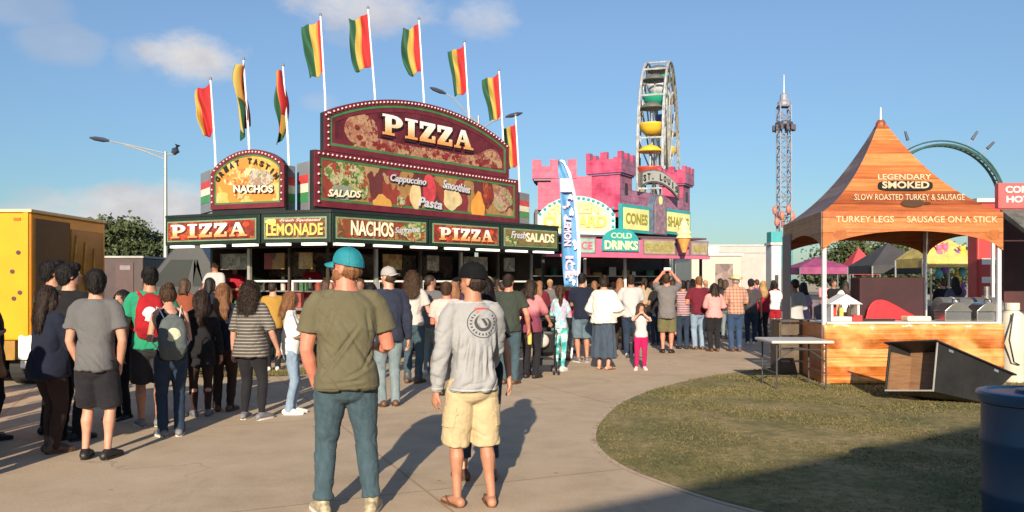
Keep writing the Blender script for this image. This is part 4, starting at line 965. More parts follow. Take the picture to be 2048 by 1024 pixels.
lamp_post(331, 303, 34, [([(331,320),(290,303),(245,288),(214,281)], True), ([(331,307),(300,300),(262,291),(240,287)], False), ([(331,309),(348,309)], False)], 'grey street lamp with a long arm left of the pizza stand')
th = [o for o in bpy.data.objects if o.name == 'street_lamp'][0]; e = W(351, 298, 34)
mb = MB(); mb.tube([e+Vector((-.1,0,-.2)), e+Vector((.02,0,-.05)), e+Vector((.1,0,.18))], [.1,.17,.13], 10); mb.build('floodlight', M('lamp_head_dark',(.04,.05,.07),.4), th)
lamp_post(957, 232, 38, [([(957,250),(930,222),(905,195),(888,186)], True), ([(957,262),(985,243),(1015,233)], True)], 'street lamp with two arms rising behind the pizza arch')

# trees
def leaf_mat(c1, c2):
    m, t, b = nt('foliage'); at = N(t, 'ShaderNodeAttribute'); at.attribute_name = 'tone'; n = noise(t, coords(t), .9, 4)
    k = math_(t, 'ADD', math_(t, 'MULTIPLY', at.outputs['Fac'], .6), math_(t, 'MULTIPLY', n, .4))
    t.links.new(ramp(t, k, [(.2, c1), (.8, c2)]), b.inputs['Base Color']); b.inputs['Roughness'].default_value = .7; return m
LF = leaf_mat((.025,.04,.015), (.085,.11,.04)); BARK = M('bark', (.09,.07,.05), .9, .3, 3, .6, 20)
def tree(px, Y, wd, ht, label, seed, nleaf=9000, z0=1.0, ls=.16):
    b = GX(px, Y); th = thing('broadleaf_tree', b, label, 'tree'); r_ = np.random.default_rng(seed)
    mb = MB(); mb.tube([b, b+Vector((.1,0,ht*.3)), b+Vector((-.1,0,ht*.6))], [wd*.035,wd*.028,wd*.01], 8)
    lobes = []
    for i in range(26):
        a = r_.uniform(0,6.28); q = r_.uniform(0,1)**.6; hh = r_.uniform(.25,.93); w2 = wd*.5*math.sqrt(max(.05,1-((hh-.45)/.58)**2))
        p = b+Vector((math.cos(a)*q*w2*.8, math.sin(a)*q*w2*.6, ht*hh)); lobes.append((p, wd*r_.uniform(.10,.19)))
        if i < 10: mb.tube([b+Vector((0,0,ht*.28+.03*i)), (b+p)/2+Vector((0,0,ht*.3)), p], [wd*.014,wd*.009,wd*.003], 5)
    mb.build('trunk', BARK, th)
    C_ = []; T_ = []
    for p, rr in lobes:
        n = nleaf//26; u = r_.normal(size=(n,3)); u /= np.linalg.norm(u,axis=1)[:,None]; rad = rr*(r_.uniform(0,1,n)**.35)[:,None]*(1+.25*r_.normal(size=(n,1)))
        C_.append(np.array(p)+u*rad*np.array([1.15,1,.8])); T_.append(np.clip(.5+.35*u[:,2]+r_.normal(0,.15,n),0,1))
    C_ = np.concatenate(C_); T_ = np.concatenate(T_); k = C_[:,2] > z0*.6; C_ = C_[k]; T_ = T_[k]; n = len(C_)
    a = r_.normal(size=(n,3)); a /= np.linalg.norm(a,axis=1)[:,None]; bb = np.cross(a, r_.normal(size=(n,3))); bb /= np.linalg.norm(bb,axis=1)[:,None]; s = ls*r_.uniform(.6,1.4,(n,1))
    v = np.stack([C_-a*s, C_+bb*s*.55, C_+a*s, C_-bb*s*.55],1).reshape(-1,3)-np.array(b)
    me = bpy.data.meshes.new('crown'); me.vertices.add(4*n); me.vertices.foreach_set('co', v.ravel()); me.loops.add(4*n); me.loops.foreach_set('vertex_index', np.arange(4*n))
    me.polygons.add(n); me.polygons.foreach_set('loop_start', np.arange(0,4*n,4)); me.polygons.foreach_set('loop_total', np.full(n,4)); me.update()
    at = me.attributes.new('tone','FLOAT','POINT'); at.data.foreach_set('value', np.repeat(T_,4)); me.materials.append(LF); link('crown', me, th, local=True)
tree(248, 58, 7.2, 6.4, 'round dark tree showing above the roof between the yellow truck and the pizza stand', 1, 16000)
tree(300, 66, 7, 5.2, 'lower dark tree beside the street lamp pole', 2, 12000)
tree(205, 74, 7, 6.4, 'dark tree directly behind the far edge of the yellow truck', 3, 9000)
tree(1745, 95, 12, 6.2, 'distant tree seen under the orange tent', 4, 8000, ls=.25)
tree(1700, 120, 14, 6.4, 'far tree line bush seen left under the orange tent', 5, 7000, ls=.3)
tree(1860, 120, 14, 7.0, 'far tree seen in the right half of the orange tent opening', 6, 7000, ls=.3)

# yellow trailer on the left
def yellow():
    Y0 = 12.25; YE = M('yellow_paint', (.78,.31,.010), .3, .08, 2); YD = YE
    x1 = GX(61, Y0).x; x0 = x1-2.4; y1 = 14.6; zt_ = 2.68; th = thing('yellow_trailer', (x1-1.2,13.2,0), 'bright yellow box trailer parked at the left edge behind the queue', 'trailer')
    sub(th, 'body', YE, lambda m: m.prism([(x0,Y0,.72),(x1,Y0,.72),(x1-.05,y1,.72),(x0,y1,.72)], (0,0,zt_-.72)), bevel=.03)
    sub(th, 'roof_rail', M('pale_yellow_rail',(.7,.55,.3),.4,.1), lambda m: m.prism([(x0-.02,Y0-.03,zt_+.002),(x1+.03,Y0-.03,zt_+.002),(x1-.02,y1,zt_+.002),(x0,y1,zt_+.002)], (0,0,.05)), bevel=.01)
    f = Fr((x0,Y0),(x1,Y0)); L = f.L
    sub(th, 'corner_trim', YE, lambda m: f.box(m, L-.1, L-.02, .72, zt_, .003, .03), bevel=.01)
    for px, py in ((37,505),(25,543),(40,585),(28,597)):
        a, z = f.at(px, py); sub(th, 'lamp_hole', BRN, lambda m: f.disc(m, a, z, .035, .035, .003, .012, n=10))
    fs = Fr((x1,Y0),(x1-.05,y1))
    sub(th, 'open_side', M('truck_brown_side', (.13,.065,.02), .6, .3, 1.2), lambda m: fs.box(m, .10, 1.12, .78, 2.6, .003, .012))  # dark brown sheet: shade of this side put into the colour
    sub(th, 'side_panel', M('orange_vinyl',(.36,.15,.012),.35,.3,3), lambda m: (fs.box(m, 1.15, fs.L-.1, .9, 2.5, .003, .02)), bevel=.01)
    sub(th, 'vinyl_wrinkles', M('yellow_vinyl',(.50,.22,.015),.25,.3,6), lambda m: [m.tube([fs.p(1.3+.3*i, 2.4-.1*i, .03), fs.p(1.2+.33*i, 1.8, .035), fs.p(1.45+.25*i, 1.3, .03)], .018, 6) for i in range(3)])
    sub(th, 'white_fender', WHT, lambda m: (f.box(m, L-.18, L+.12, .42, .80, -.3, .035), f.box(m, L-.2, L-.02, .28, .415, -.3, -.05)), bevel=.03)
    sub(th, 'lower_skirt', M('dark_yellow_skirt',(.30,.16,.02),.5,.2), lambda m: f.box(m, 0, L-.24, .42, .715, -.25, 0))
    sub(th, 'chassis', BLK, lambda m: m.abox(x0+.1,x1-.5,Y0+.15,y1-.1,.25,.7))
    sub(th, 'door_seam', BRN, lambda m: f.box(m, L-.62, L-.61, .75, zt_-.06, .002, .006))
    for zz in (.95,1.7,2.4): sub(th, 'hinge', STEEL, lambda m: f.box(m, L-.66, L-.56, zz, zz+.05, .007, .02))
    for s_ in (.3,1.3,L-.2): sub(th, 'marker_light', M('amber_lens',(.6,.12,.01),.3), lambda m: f.box(m, s_-.05, s_+.05, zt_-.12, zt_-.08, .002, .02))
    for yy in (12.75, 13.9):
        t_ = sub(th, 'wheel', M('tyre',(.02,.02,.02),.8), lambda m: m.tube([(x1-.45,yy,.3),(x1-.15,yy,.3)], .3, 20)); sub(t_, 'rim', STEEL, lambda m: m.tube([(x1-.149,yy,.3),(x1-.12,yy,.3)], .16, 14))
yellow()
def dark_trailer():
    Y = 27; x0, x1 = GX(208,Y).x, GX(286,Y).x; th = thing('brown_trailer', ((x0+x1)/2,Y,0), 'dark brown storage trailer behind the queue right of the yellow trailer', 'trailer')
    zt_ = CAMZ+(HZ-516)/F*Y; sub(th, 'body', M('maroon_metal',(.05,.03,.03),.5,.3,2), lambda m: m.abox(x0-.5,x1,Y,Y+5,.5,zt_), bevel=.03)
    sub(th, 'roof_rail', M('rail_grey',(.35,.34,.32),.5), lambda m: m.abox(x0-.55,x1+.03,Y-.04,Y+5,zt_+.002,zt_+.07)); f = Fr((x0-.5,Y),(x1,Y))
    sub(th, 'door', M('maroon_door',(.07,.035,.035),.5,.2), lambda m: f.box(m, .9, 1.5, .6, zt_-.15, .002, .03)); sub(th, 'logo_plate', M('plate_grey',(.2,.17,.17),.5), lambda m: f.box(m, 1.05, 1.4, zt_-.4, zt_-.25, .032, .04))
    sub(th, 'wheels', M('tyre',(.02,.02,.02),.8), lambda m: m.tube([(x1-.5,Y-.01,.4),(x1-.5,Y+.3,.4)], .4, 18))
dark_trailer()
def van():
    Y = 24; x0, x1 = GX(272,Y).x, GX(388,Y).x; th = thing('parked_van', ((x0+x1)/2,Y+2,0), 'charcoal van with sloping dark windscreen parked under the left end of the pizza fascia', 'van')
    zt_ = 2.75; c = M('van_dark',(.055,.057,.06),.3,.05)
    prof = [(x0,.4),(x1+.9,.4),(x1+.9,1.5),(x1+.2,zt_),(x0+1.2,zt_),(x0+.2,1.5),(x0,1.3)]
    sub(th, 'body', c, lambda m: m.prism([(x,Y,z) for x,z in prof], (0,4,0)), bevel=.05)
    sub(th, 'window', M('dark_glass',(.03,.035,.04),.08,.05), lambda m: m.prism([(x,Y-.012,z) for x,z in [(x0+.4,1.5),(x0+1.5,1.5),(x0+1.7,2.3),(x0+1.05,2.3)]], (0,.011,0)))
    sub(th, 'window', M('dark_glass',(.03,.035,.04),.08,.05), lambda m: m.prism([(x,Y-.012,z) for x,z in [(x0+1.7,1.5),(x1+.3,1.5),(x1,2.3),(x0+1.85,2.3)]], (0,.011,0)))
    for x in (x0+.7, x1+.2): t_ = sub(th, 'wheel', M('tyre',(.02,.02,.02),.8), lambda m: m.tube([(x,Y-.02,.36),(x,Y+.22,.36)], .36, 18)); sub(t_, 'rim', STEEL, lambda m: m.tube([(x,Y-.03,.36),(x,Y-.021,.36)], .2, 14))
van()
# white trailers and buildings right of the castle
def wbox(name, px0, px1, pyt, Y, dep, mat, label, cat='trailer', extra=None, leg=.5):
    x0, x1 = GX(px0,Y).x, GX(px1,Y).x; z = CAMZ+(HZ-pyt)/F*Y; th = thing(name, ((x0+x1)/2,Y,0), label, cat)
    sub(th, 'body', mat, lambda m: m.abox(x0,x1,Y,Y+dep,leg,z), bevel=.04); sub(th, 'roof_edge', M('roof_edge_white',(.45,.45,.45),.5), lambda m: m.abox(x0-.05,x1+.05,Y-.06,Y+dep,z+.003,z+.10)); 
    f = Fr((x0,Y),(x1,Y)); 
    if leg > .1: sub(th, 'chassis', BLK, lambda m: m.abox(x0+.2,x1-.2,Y+.15,Y+dep-.2,.2,leg-.003))
    if extra: extra(th, f, z)
    return th
def ex1(th, f, z):
    for k in range(1, 5): sub(th, 'seam', M('seam_grey',(.5,.48,.42),.5), lambda m: f.box(m, f.L*k/5, f.L*k/5+.03, .55, z-.05, .002, .012))
    sub(th, 'dark_mural', M_cells('mural',[(.22,.16,.14),(.3,.22,.2),(.14,.1,.1)],2), lambda m: f.box(m, f.L*.47, f.L*.82, .9, z-.3, .014, .03))
    sub(th, 'air_conditioner', WHT, lambda m: m.abox(f.p(.4,0).x, f.p(1.2,0).x, f.A.y+.5, f.A.y+1.3, z+.11, z+.4), bevel=.03)
wbox('white_trailer', 1383, 1484, 512, 31, 3, M('cream_metal',(.50,.46,.37),.4,.08,1), 'cream white trailer with a brown mural right of the castle stand', extra=ex1)
def ex2(th, f, z):
    sub(th, 'grey_band', M('band_grey',(.30,.29,.28),.5), lambda m: f.box(m, 0, f.L, z-.55, z-.45, .003, .02))
    for k in range(2): sub(th, 'shutter', M('shutter_pinkgrey',(.45,.36,.33),.6,.1), lambda m: f.box(m, .3+k*2.2, 2.2+k*2.2, .8, z-.8, .003, .03))
wbox('long_white_building', 1400, 1541, 492, 58, 6, M('building_grey',(.40,.38,.36),.6,.1,1), 'long low grey white building in the distance behind the crowd', 'building', ex2, leg=.02)
wbox('ticket_booth', 1543, 1563, 490, 30, .7, M('booth_white',(.55,.55,.55),.5,.08,1), 'tall narrow white booth with teal top behind the people in red', 'booth',
     lambda th, f, z: (sub(th, 'teal_cap', TEAL, lambda m: f.box(m, -.02, f.L+.02, z+.11, z+.5, -.5, .02)), sub(th, 'window', BRN, lambda m: f.box(m, .12, f.L-.12, 1.3, 1.9, .003, .02))), leg=.02)
# stands seen through and right of the orange tent
def wr(th, f, z):
    sub(th, 'white_stripes', WHT, lambda m: [f.box(m, .1, f.L-.1, .7+.45*k, .85+.45*k, .003, .012) for k in range(4)]); 
    sub(th, 'shelves', BRN, lambda m: f.box(m, f.L*.45, f.L-.2, .9, 2.3, .014, .03))
wbox('red_game_booth', 1955, 2140, 405, 19.5, .45, M('booth_red',(.45,.04,.04),.5,.2,1), 'red and white game booth behind the right side of the orange tent', 'booth', wr, leg=.02)
def tent_bg(px0, px1, Y, ez, pz, mat, label, seed=1, legs=True):
    x0, x1 = GX(px0,Y).x, GX(px1,Y).x; D = min(3.2, x1-x0); th = thing('canopy_tent', ((x0+x1)/2,Y+D/2,0), label, 'canopy tent')
    c = Vector(((x0+x1)/2, Y+D/2, pz)); q = [Vector((x0,Y,ez)),Vector((x1,Y,ez)),Vector((x1,Y+D,ez)),Vector((x0,Y+D,ez))]
    mb = MB()
    for i in range(4):
        a, b = q[i], q[(i+1)%4]; mb.add([a, b, c], [(0,1,2)]); mb.add([a, b, b-Vector((0,0,.28)), a-Vector((0,0,.28))], [(0,3,2,1)])
    o = mb.build('canopy', mat, th); s = o.modifiers.new('Solidify','SOLIDIFY'); s.thickness = .012
    for p in q: sub(th, 'leg', STEEL, lambda m: m.tube([Vector((p.x,p.y,0)), Vector((p.x,p.y,ez-.02))], .03, 6))
    sub(th, 'table', M('table_cloth',(.12,.10,.12),.8,.3), lambda m: m.abox(x0+.4,x1-.4,Y+.3,Y+1,.05,.9), bevel=.02)
DKT = M('charcoal_canvas', (.05,.05,.055), .8, .2, 2)
tent_bg(1745, 1862, 27, 2.2, 3.0, DKT, 'black canopy tent seen through the orange tent opening, in its middle')
tent_bg(1846, 1960, 24, 2.35, 3.2, M('yellow_canvas',(.55,.42,.12),.7,.3,3), 'yellow trimmed canopy tent hung with prizes, behind the right part of the orange tent')
tent_bg(1600, 1706, 33, 2.25, 2.7, M('magenta_canvas',(.26,.05,.14),.7,.3,3), 'magenta and cream canopy tent left in the orange tent opening')
tent_bg(1700, 1760, 40, 2.3, 3.4, M('red_canvas',(.5,.05,.06),.7,.2,3), 'small red canopy tent far behind the orange tent')
def prizes():
    r_ = random.Random(9); cols = [M('toy_yellow',(.7,.5,.08),.8,.2),M('toy_purple',(.2,.08,.3),.8,.2),M('toy_pink',(.6,.15,.25),.8,.2),M('toy_teal',(.1,.35,.35),.8,.2)]
    for i in range(14):
        p = W(r_.choice([1868,1878,1905,1915,1925,1890]), r_.uniform(505,590), 24.4-.02*i); 
        def g(m):
            m.ball(p, (.12,.1,.16), 10, 7); m.ball(p+Vector((0,0,.2)), (.09,.08,.09), 10, 7); m.ball(p+Vector((.07,0,.29)), .035, 6, 4); m.ball(p+Vector((-.07,0,.29)), .035, 6, 4)
            m.tube([p+Vector((0,0,.28)), p+Vector((0,0,2.6-p.z))], .006, 4)
        mb = MB(); g(mb); o = mb.build('plush_toy', cols[i%4], None); tag(o, 'hanging plush prize under the yellow trimmed canopy', 'plush toy', 'plush prizes hanging under the yellow canopy')
prizes()
# far right: red and white sign with grey awning
def right_stand():
    Y = 15.6; x0, x1 = GX(2000,Y).x, GX(2000,Y).x+2.6; th = thing('red_sign_stand', (x0+1.3,Y+1,0), 'food stand with red and white sign and grey awning at the right edge', 'concession stand'); f = Fr((x0,Y),(x1,Y))
    z = lambda py: CAMZ-(py-HZ)/F*Y
    s_ = sub(th, 'sign_board', M('coral_print',(.62,.10,.10),.5,.15,3), lambda m: f.box(m, -.03, 2.6, z(416), z(366), -.12, 0))
    sub(s_, 'lettering', WHT, lambda m: (put_text(m, f, 'CORN DOGS', .1, 1.3, z(386), z(372), .002, .014, bold=.03), put_text(m, f, 'HOT & FRESH', .12, 1.4, z(405), z(392), .002, .014, bold=.03)))
    m_, t, b = nt('grey_awning_canvas'); v = coords(t); sxx = t.nodes.new('ShaderNodeSeparateXYZ'); t.links.new(v, sxx.inputs[0])
    t.links.new(ramp(t, noise(t, v, 6, 4), [(.3,(.06,.065,.06)),(.7,(.14,.14,.13))]), b.inputs['Base Color']); b.inputs['Roughness'].default_value = .9
    sub(th, 'awning', m_, lambda m: m.prism([(x0,Y-.0,z(418)),(x0,Y-1.0,z(478)),(x0,Y-1.0,z(486)),(x0,Y,z(430))], (2.6,0,0)))
    sub(th, 'awning_bar', WHT, lambda m: m.tube([(x0,Y-1.03,z(487)),(x1,Y-1.03,z(487))], .02, 6))
    sub(th, 'back_wall', M('dark_red_wall',(.06,.015,.015),.6,.4,2), lambda m: f.box(m, 1.0, 2.6, .02, z(420), -1.6, -1.5)); sub(th, 'counter', M('dark_counter',(.06,.05,.05),.5,.3), lambda m: f.box(m, 0, 2.6, .02, 1.05, -.4, 0), bevel=.02)
    sub(th, 'post', WHT, lambda m: f.box(m, 0, .05, 1.06, z(420), -.3, -.25))
right_stand()
# ================================================================ orange tent
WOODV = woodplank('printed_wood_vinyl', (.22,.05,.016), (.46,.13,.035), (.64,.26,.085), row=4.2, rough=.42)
def glossy():
    m = woodplank('printed_wood_skirt', (.30,.075,.015), (.55,.17,.035), (.76,.42,.15), row=7, rough=.24); t = m.node_tree; b = [x for x in t.nodes if x.type == 'BSDF_PRINCIPLED'][0]
    # highlights painted into the vinyl colour: yellow centre patches
    v = coords(t); n = noise(t, v, 1.3, 4, .6); c = b.inputs['Base Color'].links[0].from_socket
    k = ramp(t, n, [(.47,(0,0,0)),(.62,(.6,.6,.6))]); t.links.new(mix(t, k, c, (.70,.44,.15)), b.inputs['Base Color'])
    b.inputs['Coat Weight'].default_value = .5; b.inputs['Coat Roughness'].default_value = .15
    w1 = N(t, 'ShaderNodeTexWave', Scale=1.1, Distortion=9.0, Detail=3.0); w1.bands_direction = 'DIAGONAL'; t.links.new(v, w1.inputs['Vector']); bump(t, b, w1.outputs[1], .55, .10); return m
SKIRTV = glossy(); CRMT = M('printed_cream', (.60,.45,.28), .55, .2, 12)
WOOD_SHADE = woodplank('dark_wood_print', (.10,.05,.03), (.17,.09,.06), (.26,.17,.13), row=4.2, rough=.5)  # darker plank copy, painting shade onto the left slope and valance
T0 = Vector((4.87,12.55,0)); T1 = Vector((7.72,12.6,0)); T2 = Vector((8.02,15.5,0)); T3 = Vector((5.27,15.5,0)); TC = (T0+T1+T2+T3)/4; ze = 2.71; zp = 4.42
TT = thing('orange_peaked_tent', TC, 'orange wood printed peaked vendor tent for smoked turkey legs', 'vendor tent')
cs = [T0,T1,T2,T3]; nu, nv = 24, 16
mb = MB()
for i in range(4):
    a, b = cs[i], cs[(i+1)%4]; vs = []
    for j in range(nv+1):
        v = j/nv; h = v; w_ = (1-v)            # curved concave profile
        z = ze+(zp-ze)*(.52*v+.48*v**2.3)
        for k in range(nu+1):
            u = k/nu; p = a+(b-a)*u; q = TC+(p-TC)*(w_**1.0*.965+.035*(1 if v<1 else 1)); sag = -.05*math.sin(u*math.pi)*math.sin(v*math.pi)+.02*mnoise.noise(Vector((u*5+i*9, v*4, 2)))*math.sin(u*math.pi)*min(1,4*v)
            vs.append((q.x, q.y, z+sag))
    fs = [(j*(nu+1)+k, j*(nu+1)+k+1, (j+1)*(nu+1)+k+1, (j+1)*(nu+1)+k) for j in range(nv) for k in range(nu)]
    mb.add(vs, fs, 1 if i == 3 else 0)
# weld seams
rf = mb.mesh('roof_canopy', [WOODV, WOOD_SHADE]); bm = bmesh.new(); bm.from_mesh(rf); bmesh.ops.remove_doubles(bm, verts=bm.verts, dist=.004); bm.to_mesh(rf); bm.free()
o = link('roof_canopy', rf, TT); s = o.modifiers.new('Solidify','SOLIDIFY'); s.thickness = .01; s.offset = -1
sub(TT, 'finial', POLE, lambda m: m.tube([TC+Vector((0,0,zp-.05)), TC+Vector((0,0,zp+.02)), TC+Vector((0,0,zp+.26))], [.07,.02,.008], 8))
sub(TT, 'peak_cap', M('dark_orange_cap',(.22,.06,.02),.5,.2), lambda m: m.lathe((TC.x,TC.y,zp-.10), [(.10,0),(.08,.09),(.05,.14)], 12))
for i in range(4):
    a, b = cs[i], cs[(i+1)%4]; f = Fr(a, b); L = f.L; n = 20
    low = [(L*k/n, 2.12+.30*math.sin(math.pi*k/n)**.55+(.0)) for k in range(n+1)]
    va = sub(TT, 'valance', WOOD_SHADE if i == 3 else WOODV, lambda m: f.poly(m, [(0,ze+.01),(L,ze+.01)]+low[::-1], .004, .016))
    if i == 0:
        for txt, x0, x1 in (('TURKEY LEGS', 1670, 1786), ('SAUSAGE ON A STICK', 1812, 1993)):
            sub(va, 'letter_shadow', M('text_outline_orange',(.45,.16,.03),.5), lambda m: put_text(m, f, txt, f.s_(x0), f.s_(x1)+.01, 2.535, 2.655, .018, .022, bold=.06))
            sub(va, 'lettering', CRMT, lambda m: put_text(m, f, txt, f.s_(x0), f.s_(x1), 2.55, 2.65, .024, .03, bold=.01))
        for px in (1680, 1985):
            va_ = sub(va, 'turkey_leg_print', M('leg_print',(.33,.10,.02),.5,.3,12), lambda m: (f.disc(m, f.s_(px), 2.36, .11, .08, .018, .022, wob=.1), ))
    sub(TT, 'eave_bar', STEEL, lambda m: f.box(m, .05, L-.05, ze-.06, ze-.02, -.06, -.03))
for i, p in enumerate(cs): 
    d = (TC-p).normalized()*.05; q = p+Vector((d.x,d.y,0)); l = sub(TT, 'leg', M('leg_white',(.62,.62,.62),.35,.1,3), lambda m: m.box(q-Vector((.03,.03,0)), (.06,0,0), (0,.06,0), (0,0,ze-.04)), bevel=.006)
    sub(l, 'foot_plate', STEEL, lambda m: m.abox(q.x-.07,q.x+.07,q.y-.07,q.y+.07,.012,.03))
# inner struts and sagging liner edge
sub(TT, 'cross_strut', M('strut_dark',(.12,.11,.10),.5), lambda m: (m.tube([cs[0]+Vector((0,0,2.6)), TC+Vector((0,0,2.85)), cs[2]+Vector((0,0,2.6))], .025, 6), m.tube([cs[1]+Vector((0,0,2.6)), TC+Vector((0,0,2.85)), cs[3]+Vector((0,0,2.6))], .025, 6), m.tube([TC+Vector((0,0,2.85)), TC+Vector((0,0,4.2))], .025, 6)))
# front skirt
f = Fr(T0, T1); L = f.L
def wr_skirt():
    nx, nz = 60, 18; vs = []
    for j in range(nz+1):
        for i in range(nx+1):
            s_ = L*i/nx; z = .03+(.955-.03)*j/nz; d = .035+.026*mnoise.noise(Vector((s_*2.2, z*1.4, 1)))+.018*(1-2*abs(mnoise.noise(Vector((s_*4+z*3, z*2.4-s_, 7)))))
            vs.append(tuple(f.p(s_, z, d)))
    fs = [(j*(nx+1)+i, j*(nx+1)+i+1, (j+1)*(nx+1)+i+1, (j+1)*(nx+1)+i) for j in range(nz) for i in range(nx)]
    me = bpy.data.meshes.new('front_skirt'); me.from_pydata(vs, [], fs); me.materials.append(SKIRTV); me.polygons.foreach_set('use_smooth',[True]*len(fs)); o = link('front_skirt', me, TT); s = o.modifiers.new('Solidify','SOLIDIFY'); s.thickness = .006
wr_skirt()
f3 = Fr(T3, T0)
sub(TT, 'side_skirt', WOODV, lambda m: f3.box(m, .03, f3.L-.03, .03, .95, -.01, .0))
sub(TT, 'side_wall', M('grey_side_wall',(.20,.20,.21),.8,.1,1), lambda m: f3.box(m, .02, .75, .03, 2.5, .02, .035))
sub(TT, 'front_counter', M('counter_white',(.62,.60,.56),.4,.06), lambda m: f.box(m, .05, L-.05, .96, .99, -.65, .06), bevel=.008)
def it(name, label, cat, mat, fn, group=None, smooth=False, bevel=0):
    mb = MB(); fn(mb); o = mb.build(name, mat, None, smooth=smooth, bevel=bevel); return tag(o, label, cat, group)
def onc(px, d=0): return f.p(f.s_(px, d), .992, d)
# maroon cover
q0 = f.p(f.s_(1722,-.62), .995, -.62); it('maroon_cabinet', 'dark maroon covered cabinet standing on the tent counter', 'cabinet', M('maroon_cloth',(.032,.005,.009),.7,.3,3), lambda m: m.box(q0+Vector((0,.05,0)), (1.08,0,0), (0,.4,0), (0,0,.70)), bevel=.03)
mb = MB(); nx = 24
pts = [f.p(f.s_(1732,-.56)+.92*i/nx, 1.0+.36*math.sin(math.pi*min(1,(i/nx)**.6))*(1-.5*i/nx)+.02, -.56) for i in range(nx+1)]
mb.prism([f.p(f.s_(1732,-.56), .995, -.56)]+pts+[f.p(f.s_(1732,-.56)+.94, .995, -.56)], (0,.05,0)); o = mb.build('red_cloth', M('red_cloth',(.55,.015,.025),.6,.3,5), None, bevel=.015); tag(o, 'crumpled bright red cloth against the maroon cabinet on the tent counter', 'cloth')
q = onc(1832, -.25); it('white_tray', 'cream foam tray near the front edge of the tent counter', 'tray', M('tray_cream',(.75,.68,.45),.5,.05), lambda m: (m.abox(q.x-.19,q.x+.19,q.y-.12,q.y+.12,.993,1.07)), bevel=.02)
q = onc(1712, -.2); it('red_box', 'small red box at the left end of the tent counter', 'box', M('box_red',(.55,.03,.03),.5,.1), lambda m: m.abox(q.x-.07,q.x+.07,q.y-.08,q.y+.08,.993,1.09), bevel=.008)
def serving_board():
    q = f.p(f.s_(1790), .994, -.35); th = thing('cutting_board', (q.x,q.y,q.z), 'black edged white cutting board on the tent counter', 'cutting board')
    sub(th, 'board', WHT, lambda m: m.abox(q.x-.5,q.x+.12,q.y-.1,q.y+.14,.994,1.02), bevel=.006); sub(th, 'black_edge', BLK, lambda m: m.abox(q.x-.5,q.x+.12,q.y-.125,q.y-.102,.994,1.03))
serving_board()
def warmer(px, d, label, lid=True):
    q = onc(px, d); th = thing('chafing_dish', (q.x,q.y,.993), label, 'chafing dish')
    sub(th, 'pan', M('chrome_pan',(.5,.5,.5),.22,.05,metal=.9), lambda m: m.abox(q.x-.21,q.x+.21,q.y-.17,q.y+.17,.995,1.14), bevel=.015)
    pts = [(q.x-.23+.46*i/12, 1.145+.15*math.sin(math.pi*i/12)) for i in range(13)]
    l = sub(th, 'lid', M('chrome_lid',(.55,.54,.5),.18,.05,metal=.9), lambda m: m.prism([(x,q.y-.18,z) for x,z in pts], (0,.36,0)), bevel=.012)
    sub(l, 'handle', BLK, lambda m: m.tube([(q.x-.06,q.y-.1,1.29),(q.x-.05,q.y-.1,1.34),(q.x+.05,q.y-.1,1.34),(q.x+.06,q.y-.1,1.29)], .01, 6))
def barrel_grill():
    c = f.p(f.s_(1935,-.95), 1.12, -.95)
    th = thing('barrel_smoker', (c.x,c.y,0), 'grey steel barrel smoker with domed lid behind the right end of the tent counter', 'smoker'); G2 = M('smoker_steel',(.20,.20,.19),.4,.35,5,metal=.5)
    sub(th, 'drum', G2, lambda m: m.tube([c+Vector((-.52,.0,0)), c+Vector((-.5,0,0)), c+Vector((.5,0,0)), c+Vector((.52,0,0))], [.2,.24,.24,.2], 20), smooth=True)
    sub(th, 'lid_band', M('band_light',(.55,.53,.5),.4), lambda m: (m.tube([c+Vector((-.3,0,0)),c+Vector((-.27,0,0))], .247, 20), m.tube([c+Vector((.27,0,0)),c+Vector((.3,0,0))], .247, 20)))
    sub(th, 'handle', STEEL, lambda m: m.tube([c+Vector((-.2,-.24,.05)),c+Vector((-.18,-.3,.07)),c+Vector((.18,-.3,.07)),c+Vector((.2,-.24,.05))], .012, 6))
    sub(th, 'chimney', G2, lambda m: m.tube([c+Vector((.35,.05,.2)),c+Vector((.35,.05,.42))], .05, 10))
    for x in (-.42,.42):
        for y in (-.16,.16): sub(th, 'leg', BLK, lambda m: m.tube([(c.x+x,c.y+y,.01),(c.x+x*.9,c.y+y*.8,c.z-.1)], .018, 6))
barrel_grill(); warmer(1905, -.28, 'domed chafing dish on the tent counter, left of the square lidded one'); warmer(1968, -.25, 'domed chafing dish at the right end of the tent counter')
def toycanopy():
    q = onc(1680, -.35); th = thing('condiment_station', (q.x,q.y,.993), 'small white condiment station with peaked lid on the left of the tent counter', 'condiment station')
    sub(th, 'shelf_box', WHT, lambda m: (m.abox(q.x-.2,q.x+.25,q.y-.15,q.y+.15,.994,1.06), m.abox(q.x-.2,q.x-.17,q.y-.15,q.y+.15,1.062,1.26), m.abox(q.x+.22,q.x+.25,q.y-.15,q.y+.15,1.062,1.26)))
    sub(th, 'peaked_lid', WHT, lambda m: m.prism([(q.x-.24,q.y-.18,1.263),(q.x+.29,q.y-.18,1.263),(q.x+.03,q.y-.18,1.42)], (0,.36,0)))
    for i in range(3): sub(th, 'bottle', [RED,YEL,BRN][i], lambda m: m.lathe((q.x-.1+.12*i,q.y,1.062), [(.035,0),(.035,.12),(.012,.16),(.01,.19)], 10))
toycanopy()
